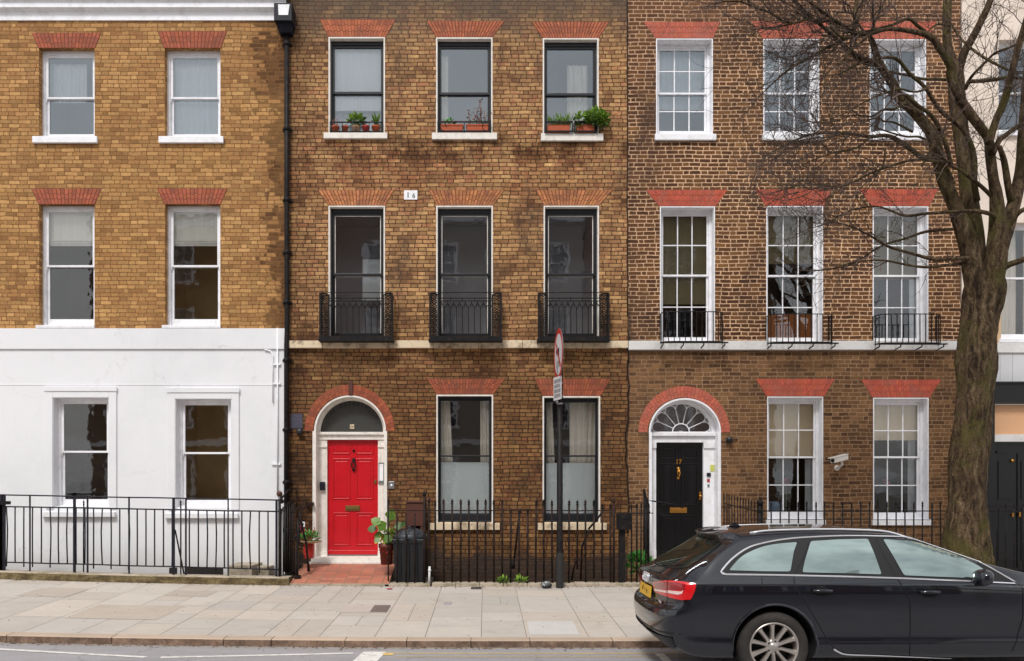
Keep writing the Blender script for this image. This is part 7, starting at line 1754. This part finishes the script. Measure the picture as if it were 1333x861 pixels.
for u, w, du, dw in ((.10, .3, .015, .5), (.13, .1, .012, .35), (-.10, -.15, .018, .4), (-.07, .05, .012, .25), (.0, .1, .01, .3)):
    b.face([h0 + nv * .002 + yv * (u + a * du) * 1 + hv * (w * .056 + c * dw * .05) for a, c in ((-1, -1), (1, -1), (1, 1), (-1, 1))])
b.build('plate_mark', M_darkbrass, pl)
b = MB()
for k in range(4):
    cy_ = .105 - .07 * k; hh, nn = hit_rear(cy_, .915)
    nn = (nv + zv * .15).normalized(); u1 = yv; v1 = u1.cross(nn).normalized(); c0 = hit_rear(0, .915)[0] + yv * cy_ + nv * .014
    b.tube([c0 + u1 * .044 * math.cos(a) + v1 * .044 * math.sin(a) for a in [2 * PI * i / 20 for i in range(21)]], .0065, 6)
b.build('badge', M_chrome, car)
h1_, n1_ = hit_rear(-.52, .72)
if h1_ is not None:
    b = MB()
    for k in range(3): c0 = h1_ + nv * .006 + yv * (.05 - .045 * k); b.face([c0 + yv * .016 + zv * .014, c0 - yv * .016 + zv * .014, c0 - yv * .016 - zv * .014, c0 + yv * .016 - zv * .014], 1 if k == 2 else 0)
    b.build('badge', [M_chrome, M_tailred], car)
# windscreen and bonnet details (towards the front, outside the frame)
panel('windscreen', [(3.16, -.50), (3.30, -.25), (3.345, 0), (3.30, .25), (3.16, .50), (3.08, .60), (2.72, .54), (2.56, .48), (2.62, .25), (2.64, 0), (2.62, -.25), (2.56, -.48), (2.72, -.54), (3.08, -.60)], M_carglass, .004, hit=hit_down, step=.07)
def hit_front(y, z):
    o_ = CARM @ Vector((7.5, y, z)); d = (CARM.to_3x3() @ Vector((-1, 0, 0))); r = BV.ray_cast(o_, d); return (r[0], r[1]) if r[0] is not None else (None, None)
panel('grille', [(-.38, .66), (.38, .66), (.40, .5), (.30, .30), (-.30, .30), (-.40, .5)], M_carplastic, .006, hit=hit_front, step=.06, rnd=.04)
panel('headlight', [(.46, .64), (.80, .68), (.84, .60), (.74, .56), (.48, .56)], M_tailw, .006, hit=hit_front, step=.05, mirror=True, rnd=.03)
b = MB(); ribbon(b, [(-.6, .24), (.6, .24)], .08, .005, hit=hit_front, step=.05, flip=False); b.build('front_intake', M_carplastic, car)
# roof rails
for sg in (-1, 1):
    b = MB(); pts = []
    for i in range(22):
        t_ = i / 21; x = .98 + 1.62 * t_; y = sg * (.555 - .03 * t_ + .0 * t_); h, n_ = hit_down(x, y); e = min(1, min(t_, 1 - t_) / .09)
        if h is not None: pts.append(h + Vector((0, 0, .002 + .010 * e)))
    b.tube(pts, .012, 8); b.build('roof_rail', M_chrome, car)
# aerial
h, n_ = hit_down(.95, 0); b = MB(); b.prism([(0, 0), (.16, 0), (.10, .045), (.07, .055)], -.012, .012); b.v = [tuple(CARM @ Vector((.92 + v[0], v[1], 1.425 + v[2] + .004))) for v in b.v]; b.build('aerial', M_car, car, bevel=.004)
# door handles
for x, z in ((1.54, .875), (2.56, .862)):
    for sg in (1, -1):
        h, n_ = hit_side(x, z)
        if h is None: continue
        fwd = CARM.to_3x3() @ Vector((1, 0, 0)); out_ = n_
        def q(u, w, o_): p = h + fwd * u + zv * w + out_ * o_; return p if sg == 1 else mirror_w(p)
        b = MB(); b.tube([q(-.095, 0, .0), q(-.08, .0, .028), (q(0, .002, .034)), q(.08, 0, .028), q(.095, 0, .0)], [.012, .015, .016, .015, .012], 8); hd = b.build('handle', M_car, car)
        b = MB(); N = 18; b.face([q(.085 * math.cos(2 * PI * i / N), -.008 + .042 * math.sin(2 * PI * i / N), .0035) for i in range(N)][::-1 if sg == -1 else 1]); b.build('handle_recess', M_gap, hd)  # flat black oval paints the shade of the hollow behind the handle
# wing mirrors
for sg in (1, -1):
    b = MB(); N1, N2 = 18, 12; c0 = Vector((3.02, -1.0, 1.005))
    for j in range(N2 + 1):
        ph = PI * j / N2
        for i in range(N1):
            th = 2 * PI * i / N1; x_ = math.sin(ph) * math.cos(th); y_ = math.cos(ph); z_ = math.sin(ph) * math.sin(th)
            sx_ = math.copysign(abs(x_) ** .75, x_); sz_ = math.copysign(abs(z_) ** .75, z_)
            p = Vector((c0.x + (.085 * sx_ if sx_ > 0 else .065 * sx_) , c0.y + .115 * y_, c0.z + .078 * sz_ + .01 * sx_)); p = CARM @ p; b.v.append(tuple(p if sg == 1 else mirror_w(p)))
    for j in range(N2):
        for i in range(N1): b.f.append([j * N1 + i, j * N1 + (i + 1) % N1, (j + 1) * N1 + (i + 1) % N1, (j + 1) * N1 + i]); b.mi.append(0); b.c.append((1, 1, 1)); b.sm.append(True)
    W_ = lambda x, y, z: (CARM @ Vector((x, y * sg, z)))
    b.tube([W_(3.03, -.94, .95), W_(3.06, -.88, .935), W_(3.08, -.83, .94)], [.035, .03, .03], 8)
    b.build('wing_mirror', M_car, car)
# wheels
def wheel(xc, sg):
    b = MB(); yo = sg * .905; d = -sg
    tp = [(.232, 0.012), (.25, -.004), (.285, -.008), (.315, .002), (.331, .022), (.337, .05), (.337, .16), (.33, .19), (.30, .205), (.25, .20)]
    b.lathe([(r_, d * h) for r_, h in tp], (0, 0, 0), 56, 'y')
    tv = MB(); tv.v = [tuple(CARM @ Vector((xc + v[0], yo + v[1], .337 + v[2]))) for v in b.v]; tv.f, tv.mi, tv.c, tv.sm = b.f, b.mi, b.c, b.sm
    w_ = tv.build('wheel', M_tyre, car)
    # tread and side wall rings
    b = MB(); b.lathe([(r_, d * h) for r_, h in [(.236, .008), (.229, -.002), (.222, .0), (.216, .012), (.212, .04), (.205, .16)]], (0, 0, 0), 56, 'y')
    ns = 10
    for k in range(ns):
        a = 2 * PI * (k + .5) / ns + .05
        ca, sa = math.cos(a), math.sin(a)
        def q(r_, t_, h): return (r_ * ca - t_ * sa, d * h, r_ * sa + t_ * ca)
        sec = [(.045, .020, .026), (.085, .0165, .024), (.14, .0175, .018), (.185, .021, .012), (.216, .028, .008)]
        for (r0, w0, h0_), (r1, w1, h1__) in zip(sec[:-1], sec[1:]):
            A = [q(r0, -w0, h0_ + .016), q(r0, -w0 * .55, h0_), q(r0, w0 * .55, h0_), q(r0, w0, h0_ + .016)]; B2 = [q(r1, -w1, h1__ + .016), q(r1, -w1 * .55, h1__), q(r1, w1 * .55, h1__), q(r1, w1, h1__ + .016)]
            for u in range(3): b.face([A[u], A[u + 1], B2[u + 1], B2[u]], 0, (1, 1, 1), False)
            b.face([A[0], B2[0], q(r1, -w1, h1__ + .06), q(r0, -w0, h0_ + .05)]); b.face([A[3], B2[3], q(r1, w1, h1__ + .06), q(r0, w0, h0_ + .05)])
    b.lathe([(0, d * .016), (.026, d * .017), (.03, d * .022), (.05, d * .028), (.07, d * .034), (.075, d * .06)], (0, 0, 0), 28, 'y')
    tv = MB(); tv.v = [tuple(CARM @ Vector((xc + v[0], yo + v[1], .337 + v[2]))) for v in b.v]; tv.f, tv.mi, tv.c, tv.sm = b.f, b.mi, b.c, b.sm; tv.build('rim', M_alloy, w_)
    b = MB(); b.lathe([(0, d * .085), (.14, d * .085), (.145, d * .10), (.20, d * .12), (.212, d * .12)], (0, 0, 0), 32, 'y')
    for k in range(5): a = 2 * PI * k / 5; b.lathe([(0, d * .022), (.008, d * .022), (.009, d * .04)], (.056 * math.cos(a), 0, .056 * math.sin(a)), 8, 'y')
    tv = MB(); tv.v = [tuple(CARM @ Vector((xc + v[0], yo + v[1], .337 + v[2]))) for v in b.v]; tv.f, tv.mi, tv.c, tv.sm = b.f, b.mi, b.c, b.sm; tv.build('brake_disc', M_gap, w_)
for xc in (1.10, 4.01):
    for sg in (-1, 1): wheel(xc, sg)
# ================================================================ houses across the street (seen only as reflections)
YO = -5.5
def opposite(x0, x1, top, lab, wallm, seed):
    t = thing('terraced_house', lab, 'house', ((x0 + x1) / 2, YO, 0)); n = max(2, int((x1 - x0) / 2.2)); hs = []; cw = (x1 - x0) / n
    lev = [(1.2, 3.2), (4.4, 6.8), (7.8, 9.6)] + [(10.7, 12.4)]
    for i in range(n):
        for (z0, z1) in lev: xm = x0 + cw * (i + .5); hs.append((xm - .5, xm + .5, z0, z1))
    b = MB(); xs_ = sorted(set([x0, x1] + [h[0] for h in hs] + [h[1] for h in hs])); zs_ = sorted(set([-1, top] + [h[2] for h in hs] + [h[3] for h in hs]))
    for i in range(len(xs_) - 1):
        for j in range(len(zs_) - 1):
            cx_, cz_ = (xs_[i] + xs_[i + 1]) / 2, (zs_[j] + zs_[j + 1]) / 2
            if any(h[0] < cx_ < h[1] and h[2] < cz_ < h[3] for h in hs): continue
            b.face([(xs_[i + 1], YO, zs_[j]), (xs_[i], YO, zs_[j]), (xs_[i], YO, zs_[j + 1]), (xs_[i + 1], YO, zs_[j + 1])])
    b.face([(x0, YO, top), (x1, YO, top), (x1, YO - 8, top), (x0, YO - 8, top)]); b.face([(x0, YO, -1), (x0, YO, top), (x0, YO - 8, top), (x0, YO - 8, -1)]); b.face([(x1, YO, -1), (x1, YO - 8, -1), (x1, YO - 8, top), (x1, YO, top)])
    b.build('wall', wallm, t)
    b = MB()
    b.box(x0, x1, YO, YO + .25, top - .5, top - .2); b.box(x0, x1, YO, YO + .08, 3.7, 3.95); b.build('cornice', M_white, t)
    for h in hs:
        b = MB(); y = YO - .1
        for (p, q, r_, s_) in ((h[0] - .1, h[0] + .05, h[2], h[3]), (h[1] - .05, h[1] + .1, h[2], h[3]), (h[0] + .05, h[1] - .05, h[2], h[2] + .1), (h[0] + .05, h[1] - .05, h[3] - .06, h[3]), (h[0] + .05, h[1] - .05, (h[2] + h[3]) / 2 - .03, (h[2] + h[3]) / 2 + .03)): b.box(p, q, y, YO + .03, r_, s_)
        for u in (.33, .67): xx = h[0] + (h[1] - h[0]) * u; b.box(xx - .015, xx + .015, y + .02, y + .05, h[2] + .1, h[3] - .06)
        for u in (.25, .75): zz = h[2] + (h[3] - h[2]) * u; b.box(h[0] + .05, h[1] - .05, y + .022, y + .048, zz - .015, zz + .015)
        w_ = b.build('window', M_white, t)
        b = MB(); b.face([(h[1], y + .01, h[2]), (h[0], y + .01, h[2]), (h[0], y + .01, h[3]), (h[1], y + .01, h[3])]); b.build('pane', M_glop, w_)
M_glop = plain('opposite_pane', R(60,66,72), .1, 0, .2, 1, spec=.8)
M_bocream = plain('opposite_render', R(160,152,142), .7)
opposite(-17, -9.3, 13.6, 'brown brick house across the street, reflected in the white house windows', M_bo, 1)
opposite(-9.2, -3.1, 14.2, 'brick house across the street, reflected in the left first floor windows', M_bo, 2)
opposite(-3.0, 4.2, 13.8, 'cream house across the street, reflected in the middle windows', M_bocream, 3)
opposite(4.3, 12.5, 14.3, 'tall brick house across the street, reflected in the right hand windows', M_bo, 4)
b = sheet('pavement', [-40 + 4 * i for i in range(21)], [YO, -4.5], lambda x, y: .1 + lift(x), M_slab); struct(b)
# ================================================================ sky, sun, camera
ELEV, AZ = math.radians(52), math.radians(200)      # sun behind the viewer's left shoulder, soft through cloud
world = bpy.data.worlds.new('World'); SC.world = world; world.use_nodes = True
nt = world.node_tree; nt.nodes.clear()
nb = NB.__new__(NB); nb.nt = nt; nb.out = nt.nodes.new('ShaderNodeOutputWorld')
sky = nt.nodes.new('ShaderNodeTexSky'); sky.sky_type = 'NISHITA'; sky.sun_disc = False; sky.sun_elevation = ELEV; sky.sun_rotation = AZ; sky.dust_density = 3.0; sky.air_density = 1.2; sky.ozone_density = 1.0
hs = nt.nodes.new('ShaderNodeHueSaturation'); hs.inputs['Saturation'].default_value = .35; nt.links.new(sky.outputs[0], hs.inputs['Color'])
tc = nt.nodes.new('ShaderNodeTexCoord'); dirv = tc.outputs['Generated']
X_, Y_, Z_ = nb.xyz(dirv)
zc = nb.m('ADD', nb.m('ABSOLUTE', Z_), .18)
pv = nb.comb(nb.m('DIVIDE', X_, zc), nb.m('DIVIDE', Y_, zc), 0.0)
cl_ = nb.smooth(nb.noise(pv, 1.1, 7, .6), .38, .66, 0, 1)
cloud = nb.mix(nb.noise(pv, 2.3, 5, .6), (7.5, 7.8, 8.4, 1), (11.5, 11.4, 11.2, 1))
skyc = nb.mix(nb.m('MULTIPLY_ADD', cl_, .75, .2), hs.outputs[0], cloud)
bg = nt.nodes.new('ShaderNodeBackground'); nt.links.new(skyc, bg.inputs[0]); bg.inputs[1].default_value = 0.114; nt.links.new(bg.outputs[0], nb.out.inputs[0])
sun = bpy.data.lights.new('sun', 'SUN'); sun.energy = 2.35; sun.angle = math.radians(12); sun.color = (1.0, .975, .945)
so = bpy.data.objects.new('sun', sun); COL.objects.link(so)
# direction to the sun: azimuth measured so that it lies behind the camera
sd = Vector((math.sin(AZ) * math.cos(ELEV), math.cos(AZ) * math.cos(ELEV), math.sin(ELEV)))
so.rotation_euler = sd.to_track_quat('Z', 'Y').to_euler()
cam = bpy.data.cameras.new('camera'); co = bpy.data.objects.new('camera', cam); COL.objects.link(co)
co.location = (0, 0, EH); co.rotation_euler = (PI / 2, 0, 0)
cam.sensor_width = 36; cam.lens = 36 * F / 1333; cam.shift_x = (1333 / 2 - CX) / 1333; cam.shift_y = (CY - 861 / 2) / 1333; cam.clip_end = 2000; cam.clip_start = .05
SC.camera = co
SC.view_settings.view_transform = 'Standard'; SC.view_settings.look = 'None'; SC.view_settings.exposure = 0; SC.view_settings.gamma = 1
